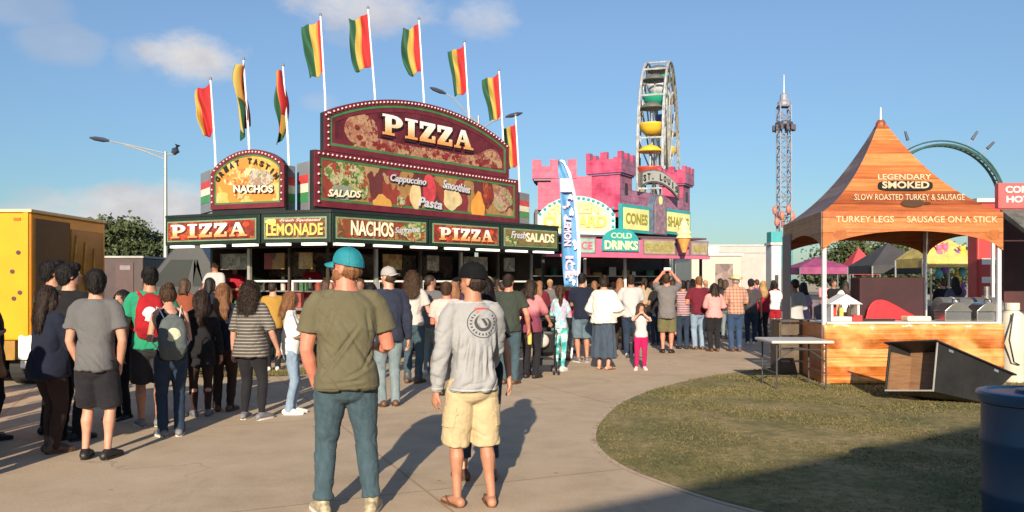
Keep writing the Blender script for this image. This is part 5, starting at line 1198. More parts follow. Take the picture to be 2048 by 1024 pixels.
# roof writing: front slope
def roof_pt(u, v, off=.012):
    a, b = cs[0], cs[1]; z = ze+(zp-ze)*(.52*v+.48*v**2.3); p = a+(b-a)*u; q = TC+(p-TC)*((1-v)*.965+.035); sag = -.05*math.sin(u*math.pi)*math.sin(v*math.pi)
    return Vector((q.x, q.y, z+sag))
def roof_uv(px, py):
    # invert by search on the front slope
    best = None; lo, hi = 0, 1
    u, v = .5, .5
    for _ in range(60):
        p = roof_pt(u, v); X = 1024+F*p.x/p.y; Yp = HZ-(p.z-CAMZ)/p.y*F
        pu = roof_pt(u+.01, v); pv = roof_pt(u, v+.01)
        Xu = 1024+F*pu.x/pu.y-X; Yv = HZ-(pv.z-CAMZ)/pv.y*F-Yp
        u += (px-X)/Xu*.01*.8; v += (py-Yp)/Yv*.01*.8; u = min(1.2,max(-.2,u)); v = min(.98,max(0,v))
    return u, v
def rtext(txt, x0, x1, y0, y1, mat, off, name='lettering', bold=.03, parent=TT):
    vs, fs, _ = text2d(txt, bold); out = []
    ug = {}
    # bilinear over a grid of exact surface points
    gx, gy = 8, 2; G_ = [[roof_uv(x0+(x1-x0)*i/gx, y1+(y0-y1)*j/gy) for i in range(gx+1)] for j in range(gy+1)]
    def uv(a, b):
        i = min(gx-1, int(a*gx)); j = min(gy-1, int(b*gy)); s_, t_ = a*gx-i, b*gy-j
        p = [G_[j][i], G_[j][i+1], G_[j+1][i], G_[j+1][i+1]]
        return tuple(p[0][k]*(1-s_)*(1-t_)+p[1][k]*s_*(1-t_)+p[2][k]*(1-s_)*t_+p[3][k]*s_*t_ for k in (0,1))
    nrm = Vector((0,-.72,.69))
    for v in vs: u_, v_ = uv(v[0], v[1]); out.append(roof_pt(u_, v_)+nrm*(off+.006*v[2]))
    m_ = MB(); m_.add(out, fs); return m_.build(name, mat, parent)
def rdisc(cx, cy, rx, ry, mat, off, name, k=4):
    pts = []
    for i in range(28):
        a = 2*math.pi*i/28; c, s_ = math.cos(a), math.sin(a); e = 2/k
        pts.append(roof_pt(*roof_uv(cx+rx*math.copysign(abs(c)**e, c), cy+ry*math.copysign(abs(s_)**e, s_)))+Vector((0,-.72,.69))*off)
    m_ = MB(); m_.prism(pts, Vector((0,-.72,.69))*.005); return m_.build(name, mat, TT)
rdisc(1810, 373, 55, 10, BLK, .016, 'smoked_plate'); rtext('SMOKED', 1763, 1857, 366, 380, CRMT, .032)
rtext('LEGENDARY', 1755, 1862, 350, 361, CRMT, .016, bold=.02)
rtext('SLOW ROASTED TURKEY & SAUSAGE', 1708, 1928, 390, 402, CRMT, .016, bold=.01)
rdisc(1824, 408, 23, 8, M('leg_dark',(.08,.04,.02),.5,.2), .016, 'turkey_leg_badge', 2.2); rdisc(1852, 408, 9, 2.5, M('leg_dark',(.08,.04,.02),.5,.2), .016, 'turkey_leg_badge', 2)

# folding table left of the tent
def folding_table():
    Yn, Yf = 11.9, 12.75; x0, x1 = GX(1541,Yn).x+.02, 4.80; z = .74; th = thing('folding_table', ((x0+x1)/2,12.3,0), 'grey white plastic folding table beside the orange tent', 'table'); DK = M('table_leg_dark',(.05,.05,.055),.4,.1)
    sub(th, 'table_top', M('table_plastic',(.46,.45,.43),.5,.06,4), lambda m: m.abox(x0,x1,Yn,Yf,z-.045,z), bevel=.015)
    for x in (x0+.1, x1-.1):
        for y in (Yn+.08, Yf-.08): sub(th, 'leg', DK, lambda m: m.tube([(x,y,z-.046),(x,y,.0)], .014, 8))
        sub(th, 'leg_brace', DK, lambda m: m.tube([(x,Yn+.08,.25),(x,Yf-.08,.25)], .01, 6))
    def arch(m): m.tube([(x0+.1+(x1-x0-.2)*i/14, Yn+.12, .42+.2*math.sin(math.pi*i/14)) for i in range(15)], .012, 6); m.tube([(x0+.1,Yn+.1,.6),(x1-.1,Yn+.1,.6)], .01, 6)
    sub(th, 'cross_brace', DK, arch)
folding_table()
# tipped black wooden bin in front of the skirt
def bin_():
    mp = {'a':W(1805,686,11.0),'b':W(1887,694,10.6),'c':W(1852,781,10.35),'d':W(1773,763,10.8),'e':W(1990,730,11.9),'f':W(1964,806,0)}
    o_ = W(1855, 792, 10.6); o_.z = .06
    # box axes: opening faces left; x runs to the right along the body
    X = Vector((.93,.25,-.10)).normalized(); U = Vector((.23,.0,.97)); U = (U-X*U.dot(X)).normalized(); V = X.cross(U)
    lx, lu, lv = .85, .58, .62
    o_ = W(1866, 783, 10.35)
    X = (W(1976,808,10.35)-o_); X = (X.normalized()+Vector((0,.22,0))).normalized()
    U = (W(1901,697,10.5)-o_); lu = U.length; U = U.normalized(); U = (U-X*U.dot(X)).normalized(); V = U.cross(X)*-1
    if V.y < 0: V = -V
    V = (V+Vector((-.55,0,0))).normalized(); lx = .80; lv = .62
    B_ = M('black_plywood',(.010,.0095,.009),.55,.5,4,.3,30); I_ = M('raw_plywood',(.20,.105,.05),.6,.25,5,.2,40,stretch=(1,1,6)); t_ = .022
    th = thing('tipped_wooden_bin', (o_.x+.3,o_.y+.2,0), 'black wooden bin tipped on its side on the grass in front of the orange tent', 'bin')
    ex = .42; side_ = lambda b: [b, b+X*lx, b+X*(lx+ex)+U*(lu*.70), b+U*lu]
    tl = (X*(lx+ex)+U*(lu*.70)-U*lu); Ln = tl.length; X2 = tl.normalized(); U2 = X2.cross(V).normalized()
    if U2.z < 0: U2 = -U2
    sub(th, 'front_panel', B_, lambda m: m.prism(side_(o_), V*t_), bevel=.004)
    sub(th, 'rear_panel', B_, lambda m: m.prism(side_(o_+V*lv), V*t_), bevel=.004)
    sub(th, 'bottom_panel', B_, lambda m: m.box(o_+V*(t_+.001), X*lx, U*t_, V*(lv-t_-.002)), bevel=.004)
    sub(th, 'end_panel', I_, lambda m: m.box(o_+V*(t_+.001)+X*(lx*.42)+U*(t_+.001), X*t_, U*(lu-2*t_-.002), V*(lv-t_-.002)))
    sub(th, 'inner_board', I_, lambda m: m.box(o_+V*(lv-.03)+U*(t_+.002)+X*.01, X*(lx*.4), U*(lu*.8), V*.02))
    sub(th, 'lid_panel', B_, lambda m: m.box(o_+U*(lu+.004)-V*.03-X2*.05, X2*(Ln+.08), U2*t_, V*(lv+.08)), bevel=.004)
    sub(th, 'edge_strip', M('edge_metal',(.30,.29,.26),.5,.2), lambda m: (m.box(o_-V*.012-X*.012, X*.012, U*lu, V*.012), m.box(o_-X*.013, X*.012, U*.02, V*lv)))
    for k in (.15,.75): sub(th, 'hinge', STEEL, lambda m: m.box(o_+U*(lu-.05)+X2*Ln*k-V*.006, X2*.07, U2*.04, V*.005))
    return th
bin_()
# blue barrel
def barrel():
    c = Vector((3.24,4.95,0)); th = thing('blue_barrel', c, 'dark blue plastic trash barrel with lid in the shaded right corner', 'barrel'); B_ = M('blue_plastic',(.008,.045,.10),.4,.12,3); h = .91
    pr = [(.27,0),(.285,.03),(.29,.25),(.30,.28),(.30,.31),(.29,.34),(.295,.58),(.305,.61),(.305,.64),(.295,.67),(.295,h-.06),(.31,h-.05),(.31,h-.01),(.295,h)]
    sub(th, 'body', B_, lambda m: m.lathe(c, pr, 40), smooth=True)
    l = sub(th, 'lid', M('blue_lid',(.012,.06,.12),.35,.12,3), lambda m: m.lathe(c+Vector((0,0,h+.001)), [(.32,-.035),(.325,.0),(.315,.015),(.28,.02),(.27,.008),(.12,.012),(.11,.03),(.005,.032)], 40), smooth=True)
    sub(l, 'handle', B_, lambda m: m.tube([c+Vector((-.08,-.14,h+.01)),c+Vector((-.06,-.14,h+.05)),c+Vector((.06,-.14,h+.05)),c+Vector((.08,-.14,h+.01))], .012, 8))
barrel()
def gas(px, Y, h, label):
    c = GX(px, Y); th = thing('gas_cylinder', c, label, 'gas cylinder'); C_ = M('cylinder_cream',(.58,.55,.46),.45,.12,3)
    sub(th, 'tank', C_, lambda m: m.lathe(c, [(.17,.01),(.19,.05),(.19,h-.22),(.16,h-.12),(.09,h-.06),(.05,h-.05)], 24), smooth=True)
    sub(th, 'collar', C_, lambda m: m.lathe(c, [(.10,h-.06),(.11,h-.05),(.11,h+.06),(.10,h+.06)], 18)); sub(th, 'valve', M('brass',(.4,.3,.1),.3,metal=.8), lambda m: m.tube([c+Vector((0,0,h-.05)),c+Vector((0,0,h+.03))], .02, 8))
    sub(th, 'hose', BLK, lambda m: m.tube([c+Vector((-.1,-.19,h-.1)),c+Vector((-.2,-.25,.7)),c+Vector((-.12,-.24,.35)),c+Vector((-.02,-.22,.3))], .012, 6), smooth=True)
gas(2024, 12.9, 1.22, 'tall cream gas cylinder standing at the right end of the orange tent skirt')
def cooler_boxes():
    for i, (px, Y, w_, h, c, lab) in enumerate([(1592,14.2,.7,.55,(.10,.075,.05),'brown wooden crate behind the folding table')]):
        p = GX(px, Y); th = thing('wooden_crate', p, lab, 'crate')
        for k in range(4): sub(th, 'slat', M('crate_wood',c,.8,.3,5), lambda m: m.abox(p.x-w_/2,p.x+w_/2,p.y-.25,p.y-.22,.03+k*.22,.03+k*.22+.19), bevel=.005)
        for s_ in (-1,1): sub(th, 'side', M('crate_wood',c,.8,.3,5), lambda m: m.abox(p.x+s_*w_/2-.02,p.x+s_*w_/2+.02,p.y-.219,p.y+.25,.02,.92))
        sub(th, 'top', M('crate_wood',c,.8,.3,5), lambda m: m.abox(p.x-w_/2-.02,p.x+w_/2+.02,p.y-.26,p.y+.26,.925,.95))
cooler_boxes()
# ================================================================ people
def ring_loft(C, RA, RB, side, front, n=18, e=2.0, cap=(1, 1)):
    """closed lofted tube. C centres, RA/RB half widths along side/front, rounded end caps"""
    C = [np.array(c, float) for c in C]; RA = list(RA); RB = list(RB)
    ml = lambda x, i: x[i] if isinstance(x, list) and not isinstance(x[0], (int, float)) else x
    S = [np.array(ml(side, i), float) for i in range(len(C))]
    Fq = [np.array(ml(front, i), float) for i in range(len(C))]
    def capr(i, j, k):
        d = C[i]-C[j]; d = d/(np.linalg.norm(d)+1e-9); r = min(RA[i], RB[i])*k; out = []
        for a in (25, 50, 72): out.append((C[i]+d*r*math.sin(R(a)), RA[i]*math.cos(R(a)), RB[i]*math.cos(R(a)), S[i], Fq[i]))
        return out
    seq = [(C[i], RA[i], RB[i], S[i], Fq[i]) for i in range(len(C))]
    if cap[1]: seq = seq+capr(-1, -2, cap[1])
    if cap[0]: seq = capr(0, 1, cap[0])[::-1]+seq
    vs = []
    th = np.arange(n)*2*np.pi/n; cx = np.sign(np.cos(th))*np.abs(np.cos(th))**(2/e); sx_ = np.sign(np.sin(th))*np.abs(np.sin(th))**(2/e)
    for c, a, b, s, f in seq: vs += list(c+np.outer(cx*a, s)+np.outer(sx_*b, f))
    k = len(seq)
    fs = [(i*n+j, i*n+(j+1)%n, (i+1)*n+(j+1)%n, (i+1)*n+j) for i in range(k-1) for j in range(n)]
    fs += [tuple(range(n-1,-1,-1)), tuple((k-1)*n+j for j in range(n))]
    return vs, fs
def limb(P, Rr, n=12, hint=(0,1,0), cap=(1,1)):
    P = [np.array(p, float) for p in P]; k = len(P); S = []; Fv = []
    for i in range(k):
        t = P[min(i+1,k-1)]-P[max(i-1,0)]; t /= np.linalg.norm(t)+1e-9; h = np.array(hint, float)
        if abs(t@h) > .95: h = np.array([1.,0,0])
        s = np.cross(t, h); s /= np.linalg.norm(s); f = np.cross(s, t); S.append(s); Fv.append(f)
    ra = [r[0] if isinstance(r, tuple) else r for r in Rr]; rb = [r[1] if isinstance(r, tuple) else r for r in Rr]
    return ring_loft(P, ra, rb, S, Fv, n, cap=cap)
def ell(c, r, n=16, k=10, rot=None):
    m = MB(); m.ball((0,0,0), tuple(r), n, k); v = np.array(m.v)
    if rot is not None: v = v@np.array(rot).T
    return list(v+np.array(c)), m.f
class Solid:
    def __init__(s): s.v = []; s.f = []
    def add(s, vf):
        b = len(s.v); s.v += [tuple(map(float, x)) for x in vf[0]]; s.f += [tuple(b+i for i in f) for f in vf[1]]
    def mesh(s, voxel, smooth=4, disp=None, mat=None, name='m'):
        me = bpy.data.meshes.new('tmp'); me.from_pydata(s.v, [], s.f)
        bm = bmesh.new(); bm.from_mesh(me); bmesh.ops.recalc_face_normals(bm, faces=bm.faces); bm.to_mesh(me); bm.free()
        o = bpy.data.objects.new('tmp', me)
        r = o.modifiers.new('r', 'REMESH'); r.mode = 'VOXEL'; r.voxel_size = voxel; r.adaptivity = 0
        if smooth: q = o.modifiers.new('s', 'SMOOTH'); q.factor = .5; q.iterations = smooth
        out = evaluated(o); bpy.data.meshes.remove(me); out.name = name
        if disp:
            n = len(out.vertices); co_ = np.empty(n*3); out.vertices.foreach_get('co', co_); co_ = co_.reshape(-1,3)
            nr = np.empty(n*3); out.vertex_normals.foreach_get('vector', nr); nr = nr.reshape(-1,3); co_ = disp(co_, nr); out.vertices.foreach_set('co', co_.ravel()); out.update()
        out.materials.clear()
        if mat: out.materials.append(mat)
        out.polygons.foreach_set('use_smooth', [True]*len(out.polygons)); return out
def strands(me, ln, n, wild, seed, zmax=None):
    # loose locks growing out of the hair volume, all in the same mesh
    r_ = np.random.default_rng(seed); nv = len(me.vertices); c = np.empty(nv*3); me.vertices.foreach_get('co', c); c = c.reshape(-1,3); nr = np.empty(nv*3); me.vertex_normals.foreach_get('vector', nr); nr = nr.reshape(-1,3)
    ok = np.arange(nv) if zmax is None else np.nonzero(c[:,2] < zmax)[0]; k = ok[r_.integers(0, len(ok), n)]; p = c[k]; q = nr[k]; d = np.array([0,-.15,-1.])+q*.25+r_.normal(0, wild*.5, (n,3)); d -= q*np.sum(d*q,1)[:,None]*.7; d /= np.linalg.norm(d,axis=1)[:,None]
    s = np.cross(d, q); s /= np.linalg.norm(s,axis=1)[:,None]+1e-6; L = (ln*r_.uniform(.5,1.3,n))[:,None]; wd = .0022*r_.uniform(.7,1.4,(n,1))
    a = p-q*.002; m1 = a+d*L*.5+q*.006*(1+wild); e = a+d*L+q*.004*(1+2*wild)*r_.uniform(-.3,1,(n,1))
    V = np.stack([a-s*wd, a+s*wd, m1+s*wd, m1-s*wd, e],1).reshape(-1,3)
    bm = bmesh.new(); bm.from_mesh(me); vs = [bm.verts.new(x) for x in V]
    for i in range(n): b = i*5; bm.faces.new((vs[b],vs[b+1],vs[b+2],vs[b+3])); bm.faces.new((vs[b+3],vs[b+2],vs[b+4]))
    bm.to_mesh(me); bm.free()
def vnoise(co_, sc_, off=0): return np.array([mnoise.noise(Vector((p[0]*sc_[0]+off, p[1]*sc_[1]+off*.7, p[2]*sc_[2]))) for p in co_])
def wrinkle(amp, sc_, seed, zfun=None, ridge=True, shear=0):
    def g(co_, nr):
        q = co_.copy(); q[:,2] += shear*q[:,0]
        a = vnoise(q, sc_, seed*3.1); b = vnoise(q, tuple(k*2.3 for k in sc_), seed*7.7)
        h = .2-.45*np.exp(-(a/.12)**2)+b*.3+.75*a if ridge else a+.4*b
        k = amp*h
        if zfun is not None: k = k*zfun(co_)
        return co_+nr*k[:,None]
    return g
def ik(S, Wd, l1, l2, pole):
    S = np.array(S, float); Wd = np.array(Wd, float); d = Wd-S; L = np.linalg.norm(d); L2 = min(L, (l1+l2)*.995); d /= L; Wd = S+d*L2
    a = (l1*l1-l2*l2+L2*L2)/(2*L2); h = math.sqrt(max(0, l1*l1-a*a)); p = np.array(pole, float); p -= d*(p@d); p /= np.linalg.norm(p)+1e-9
    return S+d*a+p*h, Wd
def rotz(a): c, s = math.cos(a), math.sin(a); return np.array([[c,-s,0],[s,c,0],[0,0,1]])
def rotx(a): c, s = math.cos(a), math.sin(a); return np.array([[1,0,0],[0,c,-s],[0,s,c]])
SKINS = {'fair':skin((.52,.28,.19)), 'tan':skin((.42,.205,.125)), 'ruddy':skin((.54,.215,.14)), 'brown':skin((.30,.16,.10))}
HAIRS = {'black':hairm((.012,.010,.010)), 'brown':hairm((.06,.032,.018)), 'dark':hairm((.028,.017,.012)), 'auburn':hairm((.20,.09,.04)), 'blonde':hairm((.42,.26,.11)), 'grey':hairm((.30,.28,.26))}
EYEW = M('eye_white', (.7,.68,.64), .2, .02); EYED = M('eye_dark', (.03,.02,.015), .15, .05); LIP = M('lip', (.36,.12,.09), .5, .1)
SOLE = M('shoe_sole', (.65,.62,.58), .6, .1)
PAL = {}
def cl(key, *a, **k):
    if key not in PAL: PAL[key] = cloth(key, *a, **k)
    return PAL[key]
ARM = {  # wrist targets (x out, y forward, z) as fractions of height, elbow pole (x out, y, z)
 'down': ((.155,.02,.475),(.4,-1,0)), 'pocket': ((.105,.045,.485),(1,-.9,0)), 'backpocket': ((.105,-.05,.50),(1,-.7,0)), 'front': ((.02,.17,.635),(.6,-.5,-.6)), 'bent': ((.12,.16,.62),(.35,-1,-.4)),
 'cross': ((-.03,.13,.67),(.7,-.1,-.7)), 'face': ((.03,.13,.87),(.7,.2,-.7)), 'up': ((.07,.20,.99),(.8,.2,-.5)), 'hip': ((.105,.02,.58),(1,-.5,0)), 'fwd': ((.14,.20,.55),(.3,-1,-.2)), 'strap':((.07,.09,.74),(.6,-.3,-.8)), 'side': ((.17,.06,.50),(.5,-1,0)) }
def person(label, px, fy, H, yaw, top, bottom, shoes, hair, sk='fair', w=1.0, arms=('down','down'), head=0.0, nod=0.0, stance=(.05,.0,.05,.0), q=1, child=1.0, fem=False, Yd=None, hat=None, belly=0.0, lean=0.0, extra=None, creases=(), group='people standing and queueing on the fairground path', toe=12, x=None):
    Y = Yd if Yd else CAMZ*F/(fy-HZ); base = Vector(((px-1024)/F*Y if x is None else x, Y, 0))
    w = w*.95
    root = thing('person', base, label, 'person', group, rz=R(yaw)); org = ORG[root.name]
    vox = {0:.006, 1:.009, 2:.013, 3:.02}[q]; seed = (px*7+int(H*100))%97+1; hs = child
    def V3(x, y, z):   # height fraction -> metres with a forward lean of the upper body
        p = np.array([x, y, z])*H
        if lean and z > .5: a = lean*(min(z,1.0)-.5)/.5*.6; p[1] += math.sin(a)*(z-.5)*H*1.3; p[2] -= (1-math.cos(a))*(z-.5)*H
        return p
    hipw = .092*w*(1.06 if fem else 1); wst = .078*w*(.9 if fem else 1.03); chs = .098*w*(.90 if fem else 1.02); shx = .108*w**.7*(.88 if fem else 1.02)*(.92 if hs > 1.05 else 1)
    by = belly
    prof = [(.475,.060*w,.060*w,0), (.50,hipw*.93,.068*w,-.004), (.53,hipw,.074*w,-.006), (.57,hipw*.93,.068*w,.0), (.61,wst,.058*w+by*.6,by*.5), (.65,wst*1.03,.060*w+by,by*.7),
            (.70,chs*.96,.066*w+by*.5,.002+by*.3), (.745,chs*1.04,.068*w+(.008 if fem else 0),.003+(.008 if fem else 0)), (.785,chs*1.04,.060*w,-.002), (.815,chs*.80,.048*w,-.006), (.838,.048*w,.040,-.006)]
    side = np.array([1.,0,0]); frontv = np.array([0,1.,0])
    B = Solid()
    kc = .93 if top[0] != 'tank' else 1
    B.add(ring_loft([V3(0,y,z) for z,a,b,y in prof], [a*H*kc for z,a,b,y in prof], [b*H*kc for z,a,b,y in prof], side, frontv, 24, 2.2))
    B.add(limb([V3(0,-.008,.80), V3(0,-.006,.85), V3(0,.0,.90)], [.054*H, .038*H*w**.6*(.84 if fem else 1), .036*H*w**.6*(.84 if fem else 1)], 16))
    # head, turned about the neck
    hc = V3(0,0,.93); Rm = rotz(R(head))@rotx(R(-nod)); piv = V3(0,-.004,.885)
    def hp(x, y, z): return piv+Rm@(np.array([x, y, z-.885])*H*hs)
    def hell(c, r, n=16, k=10): return ell(hp(*c), np.array(r)*H*hs, n, k, Rm)
    for c, r in [((0,-.006,.945),(.0425,.053,.050)), ((0,.012,.918),(.036,.042,.040)), ((0,.022,.893),(.026,.030,.022)), ((0,.056,.925),(.0085,.013,.010)), ((0,.051,.937),(.006,.010,.014)),
                 ((.042,-.002,.925),(.006,.012,.018)), ((-.042,-.002,.925),(.006,.012,.018)), ((0,.044,.948),(.030,.010,.008)), ((0,.047,.904),(.014,.008,.008)), ((0,.046,.889),(.012,.010,.009))]: B.add(hell(c, r))
    # arms
    armpts = []
    for s, key in ((-1, arms[0]), (1, arms[1])):
        (wx, wy, wz), pole = ARM[key] if isinstance(key, str) else key
        S = V3(s*shx, -.004, .800); Wt = V3(s*wx*w**.5, wy, wz)
        E, Wt = ik(S, Wt, .178*H, .152*H, (s*pole[0], pole[1], pole[2])); armpts.append((S, E, Wt, s))
        m1 = S+(E-S)*.4; f1_ = E+(Wt-E)*.28; f2_ = E+(Wt-E)*.7; aw = w**.8*(.86 if fem else 1)*(.8 if top[0] in ('long','jacket','hood') else 1)
        B.add(limb([V3(s*.055,-.006,.822), V3(s*(shx-.012),-.006,.812), S+(E-S)*.02, m1, E, f1_, f2_, Wt], [.022*H, .025*H*aw, .032*H*aw, .031*H*aw, .0245*H*aw, .0255*H*aw, .019*H*aw, (.0165*H*aw,.0135*H*aw)]))
        # hand: palm, four fingers, thumb
        d = Wt-E; d /= np.linalg.norm(d); inn = np.array([-s, .15, 0.]); 
        if key in ('front','cross','face','up','bent','fwd','strap'): inn = np.array([-s*.6,-.2,.7]) if key not in ('face','up') else np.array([-s*.6,-.6,0.])
        inn = inn-d*(inn@d); inn /= np.linalg.norm(inn); sd = np.cross(d, inn)*s
        hl = .105*H*(.95 if fem else 1); k = hl
        B.add(ring_loft([Wt, Wt+d*k*.18, Wt+d*k*.42, Wt+d*k*.50], [.17*k,.22*k,.235*k,.2*k], [.12*k,.13*k,.12*k,.09*k], sd, inn, 12))
        for i, (o_, L_) in enumerate(((-.17,.40),(-.058,.46),(.058,.43),(.165,.33))):
            p0 = Wt+d*k*.44+sd*o_*k; c1 = .25+.06*i; c2 = .7+.1*i
            a = d*math.cos(c1)+inn*math.sin(c1); b_ = d*math.cos(c2)+inn*math.sin(c2); c_ = d*math.cos(c2+.45)+inn*math.sin(c2+.45)
            p1 = p0+a*L_*k*.42; p2 = p1+b_*L_*k*.32; p3 = p2+c_*L_*k*.24; fr_ = .047*k
            B.add(limb([p0, p1, p2, p3], [fr_, fr_*.95, fr_*.88, fr_*.75], 8, hint=tuple(sd)))
        ts = -sd; p0 = Wt+d*k*.12+ts*.16*k; p1 = p0+(d*.7+ts*.55+inn*.25)*k*.24; p2 = p1+(d*.9+ts*.2+inn*.4)*k*.17
        B.add(limb([p0, p1, p2], [.075*k,.058*k,.045*k], 8, hint=tuple(inn)))
    # legs
    legs = []
    for s, fx, fyy in ((-1, stance[0], stance[1]), (1, stance[2], stance[3])):
        Hp = np.array([s*.050*w**.5*H, 0, .495*H]); An = np.array([s*fx*H, fyy*H-.01*H, .048*H+abs(0)]); Kn, An = ik(Hp, An, .232*H, .222*H, (s*.1,1,0)); legs.append((Hp, Kn, An, s))
        lw = w**.7*(.80 if bottom[0] in ('jeans','slacks','leggings') else 1)
        if An[2] < .02*H: An[2] = .02*H
        B.add(limb([Hp+np.array([0,-.004*H,.01*H]), Hp+(Kn-Hp)*.3, Hp+(Kn-Hp)*.75, Kn, Kn+(An-Kn)*.12, Kn+(An-Kn)*.3+np.array([0,-.006*H,0]), Kn+(An-Kn)*.62, An], [.056*H*lw,.052*H*lw,.036*H*lw,.031*H*lw,.030*H*lw,.0335*H*lw,.023*H*lw,.019*H*lw]))
        ft = rotz(-s*R(toe))@np.array([0,1.,0]); fs_ = np.cross(ft, [0,0,1.]); z0 = np.array([0,0,1.])
        a0 = np.array([An[0],An[1],0])
        B.add(ring_loft([a0-ft*.030*H+z0*.022*H, a0+ft*.01*H+z0*.026*H, a0+ft*.05*H+z0*.018*H, a0+ft*.09*H+z0*.0125*H, a0+ft*.108*H+z0*.010*H], [.020*H,.022*H,.026*H,.027*H,.021*H], [.020*H,.024*H,.017*H,.0115*H,.009*H], fs_, z0, 14))
        legs[-1] = (Hp, Kn, An, s, ft, fs_)
    body = B.mesh(vox, 3, None, SKINS[sk], 'body'); link('body', body, root, local=True)
    body_o = [c for c in bpy.data.objects if c.parent == root][-1] if False else None
    # face details
    if q <= 2:
        for s in (-1, 1):
            m = MB(); m.ball(hp(s*.0165,.0465,.934), .0062*H*hs, 8, 6); eo = m.build('eye', EYEW, root, smooth='all', local=True)
            m = MB(); m.ball(hp(s*.0167,.0505,.934), .0034*H*hs, 8, 6); m.build('iris', EYED, root, smooth='all', local=True)
            v = limb([hp(s*.008,.0535,.9455), hp(s*.017,.0525,.948), hp(s*.028,.0455,.945)], [.0018*H]*3, 6); m = MB(); m.add(v[0], v[1]); m.build('eyebrow', HAIRS[hair[1] if hair else 'dark'], root, local=True)
        v = limb([hp(-.014,.0500,.9025), hp(0,.0560,.9030), hp(.014,.0500,.9025)], [.0018*H, .0036*H, .0018*H], 8); m = MB(); m.add(v[0], v[1]); m.build('mouth', LIP, root, smooth='all', local=True)
    # ---- lower garment
    bt, bm_ = bottom[0], bottom[1]; ease = .006
    cv = vox*1.25 if q else .0075
    if bt in ('jeans','slacks','leggings','shorts','capri'):
        Sd = Solid(); full = {'jeans':1.0,'slacks':1.0,'leggings':1.0,'shorts':.0,'capri':.72}[bt]; full = bottom[2] if bt == 'jeans' and len(bottom) > 2 else full; e_ = {'jeans':.010,'slacks':.009,'leggings':.0035,'shorts':.020,'capri':.012}[bt]*H; kneefrac = bottom[2] if len(bottom) > 2 else .98
        pz = [(.462,.075*w,.066*w,-.004),(.49,hipw*.97,.074*w,-.008),(.525,hipw+.004,.080*w,-.010),(.545,hipw*.96,.070*w,-.004),(.562,wst*1.05,.058*w,0)]
        Sd.add(ring_loft([V3(0,y,z) for z,a,b,y in pz], [a*H+e_*.4 for z,a,b,y in pz], [b*H+e_*.4 for z,a,b,y in pz], side, frontv, 24, 2.2, cap=(.6,.25)))
        for Hp, Kn, An, s, ft, fs_ in legs:
            lw = w**.7
            if bt == 'shorts':
                en = Hp+(Kn-Hp)*kneefrac; Sd.add(limb([Hp+np.array([s*.004*H,0,0]), Hp+(Kn-Hp)*.35, Hp+(Kn-Hp)*.7, en], [.060*H*lw, .058*H*lw+e_*.4, .050*H*lw+e_*.7, .046*H*lw+e_*.8], 18, cap=(1,.12)))
            else:
                en = Kn+(An-Kn)*(full if full < 1 else 1.0)+np.array([0,0,(-.022*H if full == 1 and bt != 'leggings' else 0)])
                r4 = {'jeans':.034,'slacks':.029,'leggings':.0205,'capri':.036}[bt]*H
                mid = Kn+(en-Kn)*.45+np.array([0,-.005*H,0])
                Sd.add(limb([Hp+np.array([s*.004*H,0,0]), Hp+(Kn-Hp)*.35, Hp+(Kn-Hp)*.75, Kn, mid, Kn+(en-Kn)*.85, en], [.060*H*lw, .054*H*lw+e_*.3, .040*H*lw+e_*.5, .034*H*lw+e_*.6, .0335*H*lw+e_*.35, max(r4, .022*H*lw+e_*.5), r4*(1.14 if shoes[0] == 'cowboy' else 1.04)], 18, cap=(1,.15)))
        zf = lambda c: .35+.9*np.exp(-((c[:,2]-.27*H)/(.07*H))**2)+1.0*np.exp(-((c[:,2]-.08*H)/(.06*H))**2)+.8*np.exp(-((c[:,2]-.47*H)/(.04*H))**2)
        me = Sd.mesh(cv, 3, wrinkle(.010*H/1.75*(.25 if bt == 'leggings' else 1), (7,7,11), seed, zf, shear=.5) if q <= 2 else None, bm_, bt)
        link({'shorts':'shorts','leggings':'leggings','capri':'trousers'}.get(bt,'trousers'), me, root, local=True)
    if bt in ('skirt','longskirt'):
        zb_ = bottom[2]; fl = bottom[3] if len(bottom) > 3 else 1.15
        Sd = Solid(); k = 7; zs = [.60-(.60-zb_)*i/(k-1) for i in range(k)]; mid = (legs[0][2]+legs[1][2])/2
        Sd.add(ring_loft([np.array([0, (mid[1])*((.6-z)/.6)*.6, z*H]) for z in zs], [H*(wst*1.1 if i == 0 else hipw*(1.06+(fl-1)*(i-1)/(k-2)*1.0)) for i in range(k)], [H*(.066*w if i == 0 else .082*w*(1+(fl-1)*(i-1)/(k-2))) for i in range(k)], side, frontv, 28, 2.1, cap=(.2,.05)))
        def pl(c, nr):
            a = np.arctan2(c[:,1], c[:,0]); g = np.clip((.56*H-c[:,2])/(.3*H), 0, 1); return c+nr*(.010*H*g*np.sin(a*9+seed+2*np.sin(a*2)))[:,None]
        link('skirt', Sd.mesh(cv, 3, pl, bm_, 'skirt'), root, local=True)
        if len(bottom) > 4: # tights under the skirt
            T_ = Solid()
            for Hp, Kn, An, s, ft, fs_ in legs: T_.add(limb([Hp, Hp+(Kn-Hp)*.5, Kn, Kn+(An-Kn)*.35, An], [.058*H*w**.7,.049*H*w**.7,.035*H*w**.7,.037*H*w**.7,.0225*H*w**.7]))
            link('tights', T_.mesh(cv, 2, None, bottom[4], 'tights'), root, local=True)
    # ---- upper garment
    tt, tm = top[0], top[1]; hem = top[2] if len(top) > 2 else .485; loose = top[3] if len(top) > 3 else .012
    T_ = Solid(); ea = loose*H
    body_r = [(z,a,b,y) for z,a,b,y in prof if z > max(hem+.015, .495)]
    def at_z(z):
        zz = [p[0] for p in prof]; return [float(np.interp(z, zz, [p[i] for p in prof])) for i in (1,2,3)]
